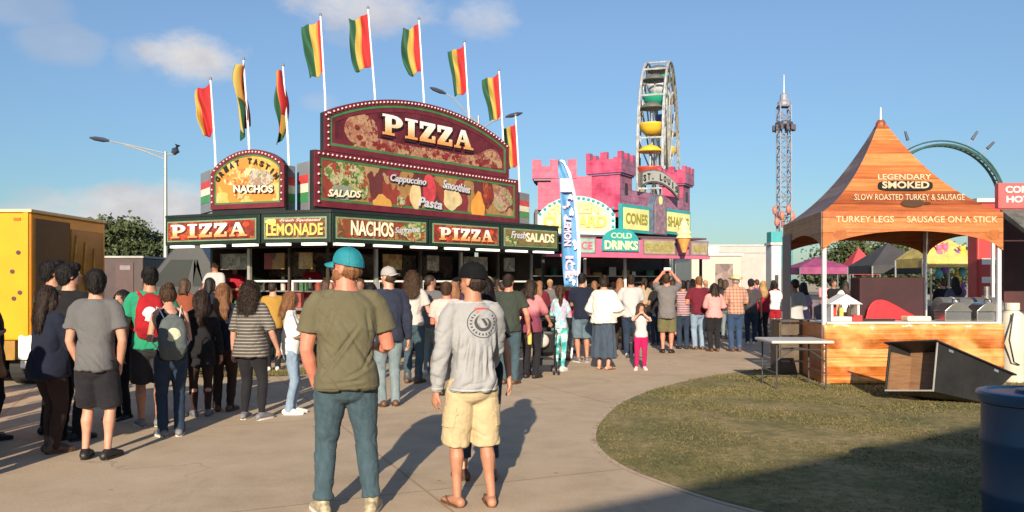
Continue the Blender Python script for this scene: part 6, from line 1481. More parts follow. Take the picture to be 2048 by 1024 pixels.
    a0, b0, y0 = at_z(max(hem,.50)); 
    low = [(hem, max(a0,hipw*1.0)*H+ea*1.15, (max(b0,.078*w))*H+ea*1.2, y0-.006)]
    if hem < .48: low += [((hem+.52)/2, hipw*1.01*H+ea*1.05, .081*w*H+ea*1.15, -.009)]
    low += [(.52 if hem < .50 else hem+.012, hipw*H+ea, .080*w*H+ea*1.15, -.009)]
    up = [(z, a*H+ea*(.95 if z < .72 else .6), (max(b, .073*w) if z < .66 else b)*H+ea*(1.0 if z < .74 else .55), y-(.006 if z < .6 else 0)) for z,a,b,y in body_r if z > low[-1][0]+.012]
    up = [(z, max(a, hipw*H*.96 if (z < .68 and not fem) else a), b, y) for z,a,b,y in up]
    seq = low+up
    neck = .842 if tt != 'hood' else .86
    seq[-1] = (neck, .047*H*w**.5, .043*H, -.006)
    T_.add(ring_loft([V3(0,y,z) for z,a,b,y in seq], [a for z,a,b,y in seq], [b for z,a,b,y in seq], side, frontv, 28, 2.35, cap=(.1,.15)))
    for S, E, Wt, s in armpts:
        if tt in ('tank',): continue
        aw = w**.8*(.86 if fem else 1); sl_ = {'tee':.62,'polo':.55,'long':2.0,'jacket':2.0,'hood':2.0,'half':.95,'poncho':1.3,'tunic':1.6}.get(tt, .62)
        P_ = [V3(s*.048,-.006,.822), V3(s*(shx-.018),-.006,.811), S+(E-S)*.05+np.array([-s*.006*H,0,-.002*H])]; r0 = .030; es = {'jacket':.010,'hood':.009,'poncho':.022}.get(tt, .007)
        Rr = [.030*H, .034*H*aw+es*.35*H, .037*H*aw+es*.5*H]
        if sl_ <= 1:
            P_ += [S+(E-S)*sl_*.5, S+(E-S)*sl_]; Rr += [.036*H*aw+es*.8*H, .038*H*aw+es*1.2*H]
        else:
            u = sl_-1; P_ += [S+(E-S)*.5, E, E+(Wt-E)*u*.4, E+(Wt-E)*u*.85, E+(Wt-E)*u*.98]; kk = 1.0 if tt != 'poncho' else 1.5
            Rr += [.035*H*aw+es*H, (.030*H*aw+es*H)*kk, (.028*H*aw+es*H)*kk, (.021*H*aw+es*H)*kk, (.019*H*aw+es*.7*H)*kk]
        T_.add(limb(P_, Rr, 16, cap=(1,.1)))
    if tt == 'tank':
        for s in (-1,1): T_.add(limb([V3(s*.055,.045,.77), V3(s*.058,.0,.835), V3(s*.05,-.045,.78)], [.012*H]*3, 8))
    zf = lambda c: .45+.6*np.exp(-((c[:,2]-.60*H)/(.10*H))**2)+.5*np.exp(-((c[:,2]-hem*H)/(.05*H))**2)
    dsp = None
    if q <= 2:
        w1 = wrinkle(.019*H/1.75, (4.6,4.6,6.2), seed, zf, shear=1.1 if seed%2 else -1.1)
        w2 = wrinkle(.008, (5,5,15), seed+5, lambda c: np.clip((np.abs(c[:,0])-.12*H)/(.02*H), 0, 1)*1.2)
        dsp = (lambda c, nr: w2(w1(c, nr), nr)) if tt in ('long','jacket','hood') else w1
    if creases:
        d0 = dsp
        def dsp(c, nr):
            c = d0(c, nr); o = np.zeros(len(c))
            for x0, z0, x1, z1, wd, dp in creases:
                a = np.array([x0,z0]); b = np.array([x1,z1]); ab = b-a; P_ = np.stack([c[:,0],c[:,2]],1)-a; t_ = np.clip(P_@ab/(ab@ab),0,1); dd = P_-t_[:,None]*ab; sg = dd[:,0]*ab[1]-dd[:,1]*ab[0]; dist = np.linalg.norm(dd,axis=1)*np.sign(sg); tp = np.sin(np.pi*(.08+.84*t_))
                o += 1.05*dp*tp*(-np.exp(-(dist/wd)**2)+.75*np.exp(-((dist-1.7*wd)/(1.3*wd))**2))
            return c+nr*(o*(nr[:,1] < .1))[:,None]
    me = T_.mesh(cv, 3 if q else 2, dsp, tm, tt); nm = {'tee':'shirt','polo':'shirt','long':'shirt','tank':'tank_top','half':'shirt','hood':'hoodie','tunic':'tunic'}.get(tt, tt); link(nm, me, root, local=True)
    # ---- shoes
    st, sm = shoes[0], shoes[1]
    for Hp, Kn, An, s, ft, fs_ in legs:
        a0 = np.array([An[0],An[1],0]); z0 = np.array([0,0,1.]); S_ = Solid()
        if st in ('sneaker','boot','highboot','cowboy'):
            lf = 1.0 if st != 'cowboy' else 1.12
            S_.add(ring_loft([a0-ft*.034*H+z0*.026*H, a0+ft*.0*H+z0*.034*H, a0+ft*.045*H*lf+z0*.026*H, a0+ft*.09*H*lf+z0*.019*H, a0+ft*.118*H*lf+z0*.016*H], [.024*H,.026*H,.029*H,.030*H,.020*H], [.023*H,.032*H,.023*H,.016*H,.012*H], fs_, z0, 16))
            if st != 'sneaker':
                tp = {'boot':.12,'cowboy':.17,'highboot':.25}[st]; S_.add(limb([a0+z0*.02*H, An+z0*.02*H, An+(Kn-An)/np.linalg.norm(Kn-An)*(tp-.045)*H], [.025*H,.028*H,.031*H if st != 'boot' else .029*H], 16, cap=(1,.1)))
            sh = S_.mesh(cv, 2, None, sm, 'shoe'); so_ = link('shoe' if st == 'sneaker' else 'boot', sh, root, local=True)
            m = MB(); pts = []
            for u, v in ((-.040,.0),(-.034,.018),(0,.024),(.05*lf,.029),(.09*lf,.030),(.118*lf,.020),(.126*lf,0)): pts.append((u, v))
            poly = [a0+ft*u*H+fs_*v*H for u, v in pts]+[a0+ft*u*H-fs_*v*H for u, v in pts[::-1] if v > 0]
            m.prism([tuple(p+z0*.001) for p in poly], (0,0,.010*H+(.006 if st != 'sneaker' else .003))); m.build('sole', SOLE if (len(shoes) > 2) else sm, so_, local=True)
        else:
            m = MB(); pts = [(-.036,0),(-.030,.018),(0,.022),(.05,.027),(.09,.030),(.112,.020),(.120,0)]
            poly = [a0+ft*u*H+fs_*v*H for u, v in pts]+[a0+ft*u*H-fs_*v*H for u, v in pts[::-1] if v > 0]
            m.prism([tuple(p+z0*.0005) for p in poly], (0,0,.008*H)); so_ = m.build('sandal' if st == 'sandal' else 'flip_flop', sm, root, local=True)
            m = MB(); pA = a0+ft*.085*H+z0*.018*H
            for k in (-1,1): m.tube([tuple(pA), tuple(a0+ft*.06*H+fs_*k*.022*H+z0*.032*H), tuple(a0+ft*.02*H+fs_*k*.027*H+z0*.008*H)], .0045*H, 6)
            m.build('strap', sm, so_, local=True)
    # ---- hair
    if hair:
        ht, hcol = hair; Hm = HAIRS[hcol]; S_ = Solid()
        hr = lambda c, r: S_.add(hell(c, r, 20, 12))
        if not (hat and hat[0] in ('cap',) and ht == 'bald'):
            if hat: hr((0,-.022,.925),(.0435,.040,.030))
            else: hr((0,-.013,.950),(.0475,.0555,.0525))
            if ht == 'short' and not hat: hr((0,-.026,.925),(.0425,.040,.040))
            if ht == 'quiff': hr((0,-.026,.925),(.0425,.040,.040)); hr((0,.020,.985),(.034,.036,.022))
            if ht in ('long','curly','mid','bun','pony'):
                hr((0,-.022,.93),(.048,.046,.05))
                if ht in ('long','curly','mid'):
                    zl = {'long':.76,'curly':.785,'mid':.835}[ht]; ww = 1.25 if ht == 'curly' else 1.0
                    P_ = [hp(0,-.02,.95), hp(0,-.032,.905), hp(0,-.046,.86)]; R1 = [.049*hs*ww,.051*hs*ww,.056*hs*ww]; R2 = [.040*hs,.034*hs,.028*hs]
                    if zl < .84: P_ += [V3(0,-.066,.82), V3(0,-.070,zl)]; R1 += [.058*ww,.046*ww]; R2 += [.022,.016]
                    S_.add(ring_loft(P_, [r*H for r in R1], [r*H for r in R2], Rm@side, Rm@frontv, 22, 2.3, cap=(.5,.9)))
                    if fem:
                        for s in (-1,1): S_.add(limb([hp(s*.040,.010,.955), hp(s*.046,.008,.91), hp(s*.047,-.006,.865)], [.014*H*hs,.016*H*hs,.013*H*hs], 10))
                if ht == 'bun': hr((0,-.060,.975),(.024,.022,.022))
                if ht == 'pony': S_.add(limb([hp(0,-.06,.965), hp(0,-.085,.93), hp(0,-.085,.87), hp(0,-.07,.81)], [.014*H,.020*H,.020*H,.010*H], 10))
            def hd(c, nr):
                a = vnoise(c, (38,38,7) if ht != 'curly' else (26,26,24), seed); b = vnoise(c, (80,80,14), seed+3); amp = {'curly':.016,'short':.005,'quiff':.007}.get(ht,.007)
                return c+nr*(amp*(a+.5*b))[:,None]
            hm = S_.mesh(max(vox*.8,.006), 2, hd if q <= 2 else None, Hm, 'hair')
            if q <= 2: strands(hm, {'short':.022,'quiff':.035,'bun':.03}.get(ht,.07), 5200 if q < 2 else 2600, {'curly':.9,'short':.5,'quiff':.45}.get(ht,.28)*(.5 if hat else 1), seed, hp(0,0,.925)[2] if hat else None)
            link('hair', hm, root, local=True)
    # ---- hats
    if hat:
        hk, hm_, brim = hat[0], hat[1], (hat[2] if len(hat) > 2 else hat[1]); bk = hat[3] if len(hat) > 3 else 0
        if hk == 'cap':
            n = 24; vs = []; kz = 8
            for j in range(kz+1):
                t_ = j/kz; rr = math.cos(t_*math.pi/2)**.75 if j < kz else .01; z_ = .950+.060*math.sin(t_*math.pi/2)
                for i in range(n):
                    a = 2*math.pi*i/n; x_ = .0535*rr*math.cos(a); y_ = -.009+.0625*rr*math.sin(a); dz = .010*math.sin(a)*(1-t_); vs.append(hp(x_, y_, z_+dz-.006*(1-t_)))
            fs_ = [(j*n+i, j*n+(i+1)%n, (j+1)*n+(i+1)%n, (j+1)*n+i) for j in range(kz) for i in range(n)]+[tuple(range(n-1,-1,-1)), tuple(kz*n+i for i in range(n))]
            m = MB(); m.add(vs, fs_); c_ = m.build('cap', hm_, root, smooth=True, local=True)
            m = MB(); m.ball(hp(0,-.009,1.011), .004*H*hs, 8, 5); m.build('button', hm_, c_, local=True)
            if q == 0:
                for sa in range(3):
                    m = MB(); pp = []
                    for j in range(-8, 9):
                        t_ = abs(j)/8; t_ = 1-t_; a = sa*math.pi/3+(0 if j < 0 else math.pi)+.5; rr = max(.01, math.cos(t_*math.pi/2)**.75); z_ = .950+.0605*math.sin(t_*math.pi/2)
                        pp.append(hp(.0538*rr*math.cos(a), -.009+.0628*rr*math.sin(a), z_+.010*math.sin(a)*(1-t_)-.006*(1-t_)))
                    m.tube(pp, .0016, 6); m.build('seam', hm_, c_, local=True)
            vs = []; nb_ = 14; sg = -1 if bk else 1
            for j in range(5):
                t_ = j/4
                for i in range(nb_+1):
                    a = math.pi*(i/nb_); ww = .046; x_ = ww*math.cos(a)*(1-.08*t_); y0_ = (.036+.016*math.sin(a)); y_ = sg*(y0_+.045*t_*math.sin(a)**.55); z_ = .955-.010*t_-.010*(math.cos(a)**2)*(.5+t_); vs.append(hp(x_, y_-(.009), z_))
            fs_ = [(j*(nb_+1)+i, j*(nb_+1)+i+1, (j+1)*(nb_+1)+i+1, (j+1)*(nb_+1)+i) for j in range(4) for i in range(nb_)]
            m = MB(); m.add(vs, fs_); bo = m.build('brim', brim, c_, smooth='all', local=True); sd_ = bo.modifiers.new('Solidify','SOLIDIFY'); sd_.thickness = .005
        else:
            pr = [(.105,.955),(.104,.950),(.07,.944),(.052,.947),(.050,.965),(.046,.985),(.040,1.000),(.020,1.005),(.002,1.000)]; n = 28; vs = []
            for r_, z_ in pr:
                for i in range(n):
                    a = 2*math.pi*i/n; lift = .022*abs(math.cos(a))**2 if r_ > .09 else 0; k = (1.0 if r_ > .06 else 1); vs.append(hp(r_*math.cos(a)*(.80 if r_ > .09 else .98), r_*1.08*math.sin(a)-.006, z_+lift-(.012*math.exp(-(math.cos(a)*3)**2) if z_ > .99 else 0)))
            fs_ = [(j*n+i, j*n+(i+1)%n, (j+1)*n+(i+1)%n, (j+1)*n+i) for j in range(len(pr)-1) for i in range(n)]+[tuple((len(pr)-1)*n+i for i in range(n))]
            m = MB(); m.add(vs, fs_); c_ = m.build('straw_hat', hm_, root, smooth='all', local=True); sd_ = c_.modifiers.new('Solidify','SOLIDIFY'); sd_.thickness = .004
            m = MB(); v = ring_loft([hp(0,-.006,.948), hp(0,-.006,.958)], [.0515*H]*2, [.0565*H]*2, Rm@side, Rm@frontv, 28, cap=(0,0)); m.add(v[0], v[1]); m.build('hat_band', BRN, c_, local=True)
    rig = dict(root=root, H=H, V3=V3, hp=hp, arms=armpts, legs=legs, Rm=Rm, w=w)
    if extra: extra(rig)
    return rig
def pbox(name, mat, root, fn, **k):
    m = MB(); fn(m); return m.build(name, mat, root, local=True, **k)
# ================================================================ who stands where
NAVY = cl('navy_cloth', (.010,.014,.03)); BLKC = cl('black_cloth', (.012,.012,.014), .3); BLKP = cl('black_pants', (.014,.014,.018), .3); GREYT = cl('grey_tee', (.115,.115,.12)); OLIVE = cl('olive_tee', (.115,.105,.062), .08)
JEAN = cl('blue_denim', (.045,.078,.098), .1, 'denim'); JEAND = cl('dark_denim', (.02,.035,.065), .15, 'denim'); JEANL = cl('light_denim', (.20,.28,.38), .12, 'denim'); JEANG = cl('grey_denim', (.16,.21,.23), .12, 'denim'); KHAKI = cl('khaki', (.50,.40,.235), .08)
WHT_C = cl('white_cotton', (.72,.70,.66), .05); LGREY = cl('pale_grey_cotton', (.42,.42,.42), .07); GREENC = cl('green_cotton', (.02,.24,.13), .12); DGREEN = cl('dark_green_cotton', (.035,.045,.035), .15)
DUMMY = None; MARN = cl('maroon_cotton', (.12,.012,.025), .15); PINKC = cl('pink_cotton', (.62,.26,.28), .1); PINKL = cl('pale_pink_cotton', (.66,.42,.38), .08); BROWNP = cl('brown_cloth', (.04,.023,.019), .2); REDC = cl('red_cotton', (.30,.012,.025), .12)
STRI = cl('striped_knit', (.075,.07,.065), .1, 'stripe', (.30,.27,.23), 26.0); PLAID = cl('plaid_cotton', (.44,.27,.19), .08, 'plaid', (.20,.06,.05), 13.0); DYE = cl('teal_dye', (.03,.28,.30), .2, 'dye', (.10,.50,.45)); FADEP = cl('fade_pink', (.55,.20,.22), .1, 'fade', (.18,.04,.07), 1.05)
MULTI = cl('multicolour_top', (.62,.30,.45), .1, 'dye', (.15,.5,.5)); MAG = cl('magenta_cotton', (.42,.01,.09), .12); OLV_C = cl('olive_shorts', (.13,.12,.06), .1); SKIRTD = cl('denim_skirt', (.045,.065,.095), .15, 'denim'); STRAW = M('straw', (.66,.52,.28), .7, .15, 30, .4, 90)
BLKL = M('black_leather', (.018,.016,.016), .5, .3, 8); WSH = M('white_shoe', (.72,.69,.62), .5, .08, 8); BRNL = M('brown_leather', (.11,.055,.03), .5, .3, 8); TANL = M('tan_suede', (.38,.28,.16), .7, .25, 14, .3, 60); GRSH = M('grey_shoe', (.16,.16,.17), .6, .2, 8)
def m_cap():
    m, t, b = nt('turquoise_mesh_cap'); v = coords(t); n = noise(t, v, 6, 3); t.links.new(ramp(t, n, [(.3,(.004,.15,.20)),(.7,(.010,.25,.30))]), b.inputs['Base Color']); b.inputs['Roughness'].default_value = .65
    vo = N(t, 'ShaderNodeTexVoronoi', Scale=140.0); t.links.new(v, vo.inputs['Vector']); bump(t, b, vo.outputs['Distance'], .6, .006); return m
CAPT = m_cap()
# grey long sleeved shirt with a printed black emblem on the back
def m_emblem():
    m = cloth('grey_emblem_shirt', (.31,.315,.32), .06); t = m.node_tree; b = [x for x in t.nodes if x.type == 'BSDF_PRINCIPLED'][0]; base = b.inputs['Base Color'].links[0].from_socket
    v = coords(t); s = t.nodes.new('ShaderNodeSeparateXYZ'); t.links.new(v, s.inputs[0])
    cx, cz, k = .045, 1.318, 1.0
    X = math_(t, 'SUBTRACT', s.outputs[0], cx); Z = math_(t, 'SUBTRACT', s.outputs[2], cz); Z2 = math_(t, 'MULTIPLY', Z, 1.12)
    r = math_(t, 'SQRT', math_(t, 'ADD', math_(t, 'POWER', math_(t,'ABSOLUTE',X), 2), math_(t, 'POWER', math_(t,'ABSOLUTE',Z2), 2)))
    def band(r0, r1): return math_(t, 'MULTIPLY', math_(t, 'GREATER_THAN', r, r0), math_(t, 'LESS_THAN', r, r1))
    th = math_(t, 'ARCTAN2', Z2, X)
    ring = band(.112, .119); inner = band(.040, .066)
    inner = math_(t, 'MULTIPLY', inner, math_(t, 'GREATER_THAN', math_(t, 'SINE', math_(t, 'ADD', math_(t, 'MULTIPLY', r, 60), math_(t, 'MULTIPLY', th, 1))), -.55))
    dots = math_(t, 'MULTIPLY', band(.082, .100), math_(t, 'GREATER_THAN', math_(t, 'SINE', math_(t, 'MULTIPLY', th, 22)), .15))
    wave = math_(t, 'MULTIPLY', math_(t, 'LESS_THAN', r, .036), math_(t, 'GREATER_THAN', math_(t, 'SINE', math_(t, 'ADD', math_(t,'MULTIPLY',X,95), math_(t,'MULTIPLY',Z,60))), .35))
    dots = math_(t, 'MULTIPLY', dots, math_(t, 'LESS_THAN', Z, .06))
    msk = math_(t, 'MAXIMUM', math_(t, 'MAXIMUM', ring, inner), math_(t, 'MAXIMUM', dots, wave)); back = math_(t, 'LESS_THAN', s.outputs[1], -.01)
    c = mix(t, math_(t, 'MULTIPLY', math_(t, 'MULTIPLY', msk, back), .88), base, (.03,.03,.035))
    rx = math_(t, 'LESS_THAN', math_(t, 'ABSOLUTE', math_(t, 'ADD', X, .02)), .045); rz = math_(t, 'LESS_THAN', math_(t, 'ABSOLUTE', math_(t, 'SUBTRACT', Z, .100)), .009)
    red = math_(t, 'MULTIPLY', math_(t, 'MULTIPLY', rx, rz), math_(t,'MULTIPLY', back, math_(t, 'GREATER_THAN', math_(t, 'SINE', math_(t, 'MULTIPLY', X, 420)), -.5)))
    t.links.new(mix(t, red, c, (.60,.06,.05)), b.inputs['Base Color']); return m
EMB = m_emblem()

def patch(rig, src_name, cond, off, mat, name):
    # a sewn-on piece: the faces of the garment inside a region, lifted off it
    o = [c for c in rig['root'].children if c.name.split('.')[0] == src_name][0]; me = o.data
    bm = bmesh.new(); bm.from_mesh(me); bm.normal_update(); kill = [f for f in bm.faces if not cond(f.calc_center_median(), f.normal)]
    bmesh.ops.delete(bm, geom=kill, context='FACES'); 
    for _ in range(3): bmesh.ops.smooth_vert(bm, verts=[v for v in bm.verts if v.is_boundary], factor=.5, use_axis_x=True, use_axis_y=True, use_axis_z=True)
    bm.normal_update()
    for v in bm.verts: v.co += v.normal*off
    m2 = bpy.data.meshes.new(name); bm.to_mesh(m2); bm.free(); m2.materials.clear(); m2.materials.append(mat); m2.polygons.foreach_set('use_smooth',[True]*len(m2.polygons))
    q = link(name, m2, o, local=True); s = q.modifiers.new('Solidify','SOLIDIFY'); s.thickness = off*1.2; s.offset = -1; return q
def beard(rig, colr):
    S_ = Solid(); H = rig['H']
    for c, r in [((0,.030,.893),(.031,.030,.022)), ((.026,.014,.905),(.014,.028,.024)), ((-.026,.014,.905),(.014,.028,.024)), ((0,.052,.911),(.016,.007,.005))]: S_.add(ell(rig['hp'](*c), np.array(r)*H, 14, 9, rig['Rm']))
    sd = 5
    link('beard', S_.mesh(.006, 1, lambda c, nr: c+nr*(.004*vnoise(c,(50,50,30),sd))[:,None], HAIRS[colr], 'beard'), rig['root'], local=True)
def hem(rig, part, zs, mat, wd=.010):
    H = rig['H']; patch(rig, part, lambda c, n: zs*H-.004 < c.z < (zs+wd)*H, .0022, mat, 'hem')
def ex_m1(rig):
    H = rig['H']; beard(rig, 'auburn'); hem(rig, 'shirt', .486, OLIVE)
    patch(rig, 'trousers', lambda c, n: abs(c.x) < .004 and c.y < 0 and c.z > .47*H, .003, cl('denim_patch', (.04,.07,.088), .1, 'denim'), 'centre_seam')
    for s in (-1, 1): patch(rig, 'trousers', lambda c, n, s=s: n.y < -.1 and .030*H < s*c.x < .083*H and (.487*H+abs(s*c.x-.056*H)*.35) < c.z < .553*H, .0035, cl('denim_patch', (.04,.07,.088), .1, 'denim'), 'back_pocket')
    patch(rig, 'trousers', lambda c, n: c.z > .573*H and c.z < .590*H, .004, cl('denim_patch', (.04,.07,.088), .1, 'denim'), 'waistband')
def ex_m2(rig):
    H = rig['H']; hem(rig, 'shirt', .487, LGREY)
    for s in (-1, 1):
        patch(rig, 'shorts', lambda c, n, s=s: s*n.x > .35 and .33*H < c.z < .415*H and s*c.x > .06*H, .007, KHAKI, 'cargo_pocket')
        patch(rig, 'shorts', lambda c, n, s=s: n.y < -.1 and .032*H < s*c.x < .080*H and .475*H < c.z < .535*H, .004, KHAKI, 'back_pocket')
    patch(rig, 'shirt', lambda c, n: c.z > .838*H, .003, LGREY, 'collar_band')
person('bearded person in turquoise cap, olive tee shirt, blue jeans and boots, nearest the camera', 692, 1028, 1.83, 14,
       ('tee', OLIVE, .483, .016), ('jeans', JEAN, .93), ('cowboy', M('pale_snake_leather',(.36,.31,.20),.5,.5,30,.4,80), 1), ('short','auburn'), 'ruddy', w=1.15, arms=('pocket','bent'), head=56, nod=-2, stance=(.085,.02,.095,.0), q=0, hat=('cap', CAPT, CAPT), belly=.012, extra=ex_m1, creases=[(-.17,.98,.07,1.30,.012,.020),(-.20,1.02,-.08,1.12,.010,.010),(-.02,.96,.17,1.05,.012,.012),(-.15,.92,.12,.95,.010,.010),(.10,1.02,.20,1.18,.010,.012),(-.18,1.20,-.10,1.42,.012,.010),(.16,1.22,.13,1.42,.012,.010)])
person('person in black cap, grey long sleeved shirt with round emblem, khaki shorts and flip flops', 945, 1012, 1.735, 20,
       ('long', EMB, .484, .013), ('shorts', KHAKI, 1.05), ('flipflop', BRNL), ('short','dark'), 'tan', w=.97, arms=('down','fwd'), head=42, nod=4, stance=(.06,.03,.075,-.01), q=0, hat=('cap', M('black_cap',(.006,.0065,.008),.85,.3,8,spec=.15), M('black_cap',(.006,.0065,.008),.85,.3,8,spec=.15)), extra=ex_m2, creases=[(-.10,.95,-.06,1.22,.010,.014),(-.04,.90,-.01,1.18,.009,.014),(.03,.92,.04,1.16,.009,.013),(.09,.93,.08,1.15,.010,.014),(-.15,1.0,-.13,1.28,.011,.014),(.14,1.0,.12,1.25,.010,.012),(-.12,.88,.10,.91,.010,.010)])
person('person in black shirt and dark jeans almost hidden behind the one in the emblem shirt', 962, 958, 1.66, 15, ('tee', BLKC), ('capri', JEAND), ('sneaker', BRNL), ('long','black'), 'fair', w=.98, arms=('front','down'), head=15, stance=(.085,.02,.05,-.02), fem=True)
# left queue
person('person with short black hair in grey tee, black shorts and black shoes, hands in pockets', 193, 918, 1.72, 6, ('tee', GREYT, .475, .014), ('shorts', BLKP, .95), ('sneaker', BLKL), ('quiff','black'), 'fair', w=.96, arms=('pocket','pocket'), head=20, stance=(.06,.02,.06,.0))
person('person with long dark hair in navy jumper, brown trousers and tall boots, far left', 100, 905, 1.58, -28, ('long', NAVY, .455, .018), ('slacks', BROWNP), ('highboot', M('brown_boot',(.08,.045,.028),.6,.3,8)), ('long','dark'), 'tan', w=1.12, arms=('front','cross'), head=-10, fem=True, stance=(.04,.03,.05,0))
person('person in black tee with swept black hair between the navy jumper and the grey tee', 140, 880, 1.80, -10, ('tee', BLKC, .48), ('slacks', BLKP), ('sneaker', BLKL), ('quiff','black'), 'fair', arms=('pocket','cross'), head=-35)
person('person with black hair in dark shirt furthest back against the yellow trailer', 107, 868, 1.84, -20, ('tee', DGREEN), ('slacks', BLKP), ('sneaker', BLKL), ('quiff','black'), 'tan', arms=('cross','down'), head=-30, q=2)
person('person in dark green shirt cut off by the left edge of the picture', -22, 880, 1.62, -40, ('tee', DGREEN), ('slacks', BLKP), ('sneaker', BLKL), ('short','dark'), 'tan', arms=('down','down'), q=2)
person('person with dark hair facing the camera in black top behind the grey tee', 243, 840, 1.52, 160, ('long', BLKC), ('slacks', BLKP), ('sneaker', BLKL, 1), ('long','black'), 'fair', arms=('front','front'), head=10, fem=True)
def backpack(rig, mat, wd, hh, z, pocket=None, strings=False, off=.09, dx=0):
    H = rig['H']; S_ = Solid(); c = rig['V3'](dx, -off, z); S_.add(ring_loft([c+np.array([0,-.01,-hh/2]), c+np.array([0,-.03,-hh*.3]), c+np.array([0,-.03,hh*.15]), c+np.array([0,-.01,hh*.42]), c+np.array([0,.0,hh/2])], [wd*.42,wd*.5,wd*.48,wd*.38,wd*.2], [.06,.085,.08,.06,.03], [1,0,0], [0,1,0], 22, 2.8))
    b = link('backpack', S_.mesh(.01, 2, wrinkle(.008,(9,9,9),4), mat, 'backpack'), rig['root'], local=True)
    for s in (-1, 1):
        p = [c+np.array([s*wd*.25,.03,hh*.42]), rig['V3'](s*.065,-.045,.835), rig['V3'](s*.075,.0,.853), rig['V3'](s*.072,.07,.80), rig['V3'](s*.09,.075,.70), rig['V3'](s*.115,-.01,.62), c+np.array([s*wd*.4,.03,-hh*.4])]
        v = limb(p, [(.018,.006)]*7 if not strings else [.006]*7, 8); m = MB(); m.add(v[0], v[1]); m.build('strap', WHT_C if strings else mat, b, smooth=True, local=True)
    if pocket is not None:
        m = MB(); m.ball(c+np.array([0,-.105,hh*.02]), (wd*.26,.012,hh*.2), 12, 8); m.build('pocket', pocket, b, smooth='all', local=True)
person('person in bright green tee with a red backpack', 300, 852, 1.78, 24, ('tee', GREENC, .49, .014), ('shorts', cl('dk_shorts',(.03,.03,.035)), .95), ('sneaker', GRSH, 1), ('short','black'), 'tan', w=1.05, arms=('down','strap'), head=10, nod=12, extra=lambda r: backpack(r, cl('red_pack',(.32,.012,.02),.2), .30, .44, .70, WHT_C))
person('person in black tank top leaning over with a grey drawstring bag on the back', 342, 872, 1.60, 30, ('tank', BLKC, .50, .006), ('jeans', JEAND), ('sneaker', GRSH, 1), ('bun','brown'), 'fair', w=.95, arms=('front','front'), head=15, nod=28, lean=.5, fem=True, extra=lambda r: backpack(r, cl('grey_bag',(.09,.11,.11),.15), .28, .40, .66, cl('pale_emblem',(.50,.52,.38)), True))
person('person with long dark hair in black jumper and short black skirt over brown tights', 402, 832, 1.52, 25, ('long', BLKC, .47, .012), ('skirt', BLKP, .40, 1.12, BROWNP), ('sneaker', GRSH), ('long','dark'), 'fair', arms=('front','down'), head=30, fem=True)
person('person with straight light brown hair in dark top partly behind the striped shirt', 448, 822, 1.60, 5, ('long', NAVY, .48), ('slacks', BROWNP), ('sneaker', BRNL), ('long','auburn'), 'fair', arms=('front','down'), head=-10, fem=True)
person('person with long dark wavy hair in a brown striped knit shirt and black trousers', 503, 838, 1.63, -12, ('half', STRI, .455, .020), ('leggings', BLKP), ('sneaker', GRSH, 1), ('curly','dark'), 'fair', w=1.12, arms=('down','side'), head=-8, fem=True, stance=(.05,.0,.085,.0))
person('slim person in white top, light jeans and white shoes, turned to the right', 582, 828, 1.50, -75, ('half', WHT_C, .49, .010), ('jeans', JEANL), ('sneaker', WSH, 1), ('mid','auburn'), 'fair', w=.84, arms=('bent','front'), head=5, nod=10, fem=True, stance=(.025,.02,.03,-.01))
person('person in grey cap, navy jacket and pale grey jeans right of the olive tee', 777, 812, 1.80, 22, ('jacket', cl('navy_jacket',(.022,.028,.05),.2), .475, .018), ('jeans', JEANG), ('sneaker', BRNL), ('short','brown'), 'fair', arms=('front','down'), head=35, nod=6, hat=('cap', M('grey_cap',(.33,.31,.29),.8,.12,6), M('grey_cap',(.33,.31,.29),.8,.12,6), 1))
person('person with big curly brown hair in pale grey tee, blue jeans and brown boots', 826, 766, 1.80, -10, ('tee', cl('pale_grey_tee',(.45,.42,.39),.06), .52, .010), ('jeans', JEAN), ('highboot', BRNL), ('curly','brown'), 'fair', w=1.0, arms=('front','bent'), head=-5, fem=True)
person('person in pale pink top just left of the emblem shirt', 893, 790, 1.62, 10, ('tee', PINKL, .47, .016), ('slacks', BLKP), ('sneaker', BLKL), ('short','brown'), 'ruddy', w=1.05, arms=('front','front'), head=-15)
# middle
def ex_yellow(rig):
    S, E, Wt, s = rig['arms'][1]; c = Wt+(Wt-E)/np.linalg.norm(Wt-E)*.09
    pbox('yellow_bottle', YEL, rig['root'], lambda m: m.lathe(tuple(c+np.array([-.0,.02,-.17])), [(.03,0),(.035,.03),(.035,.15),(.02,.2),(.015,.24)], 14), smooth=True)
person('person in dark green polo and blue jeans holding a yellow bottle', 1018, 768, 1.74, -12, ('tee', DGREEN, .485, .016), ('jeans', JEAN), ('sneaker', BRNL), ('short','dark'), 'ruddy', w=1.08, arms=('front','side'), head=-15, extra=ex_yellow)
person('person with dark hair in faded pink blouse behind the black stroller', 1062, 756, 1.66, -20, ('half', FADEP, .47, .018), ('slacks', BLKP), ('sneaker', BLKL), ('mid','dark'), 'fair', w=1.05, arms=('front','fwd'), head=-10, nod=8, fem=True)
person('child in tie dyed turquoise leggings and multicoloured top with pale shoes', 1120, 741, 1.55, -18, ('long', MULTI, .50, .012), ('leggings', DYE), ('sneaker', WSH, 1), ('pony','brown'), 'fair', w=.88, arms=('front','cross'), head=20, fem=True, child=1.06, stance=(.05,.03,.04,-.03))
person('person in navy tee, denim shorts and white socks beside the blue feather flag', 1165, 724, 1.80, 10, ('tee', NAVY, .49, .016), ('shorts', cl('denim_shorts',(.10,.15,.19),.15,'denim'), .95), ('sneaker', GRSH, 1), ('short','black'), 'tan', w=1.1, arms=('cross','front'), head=-40, q=2)
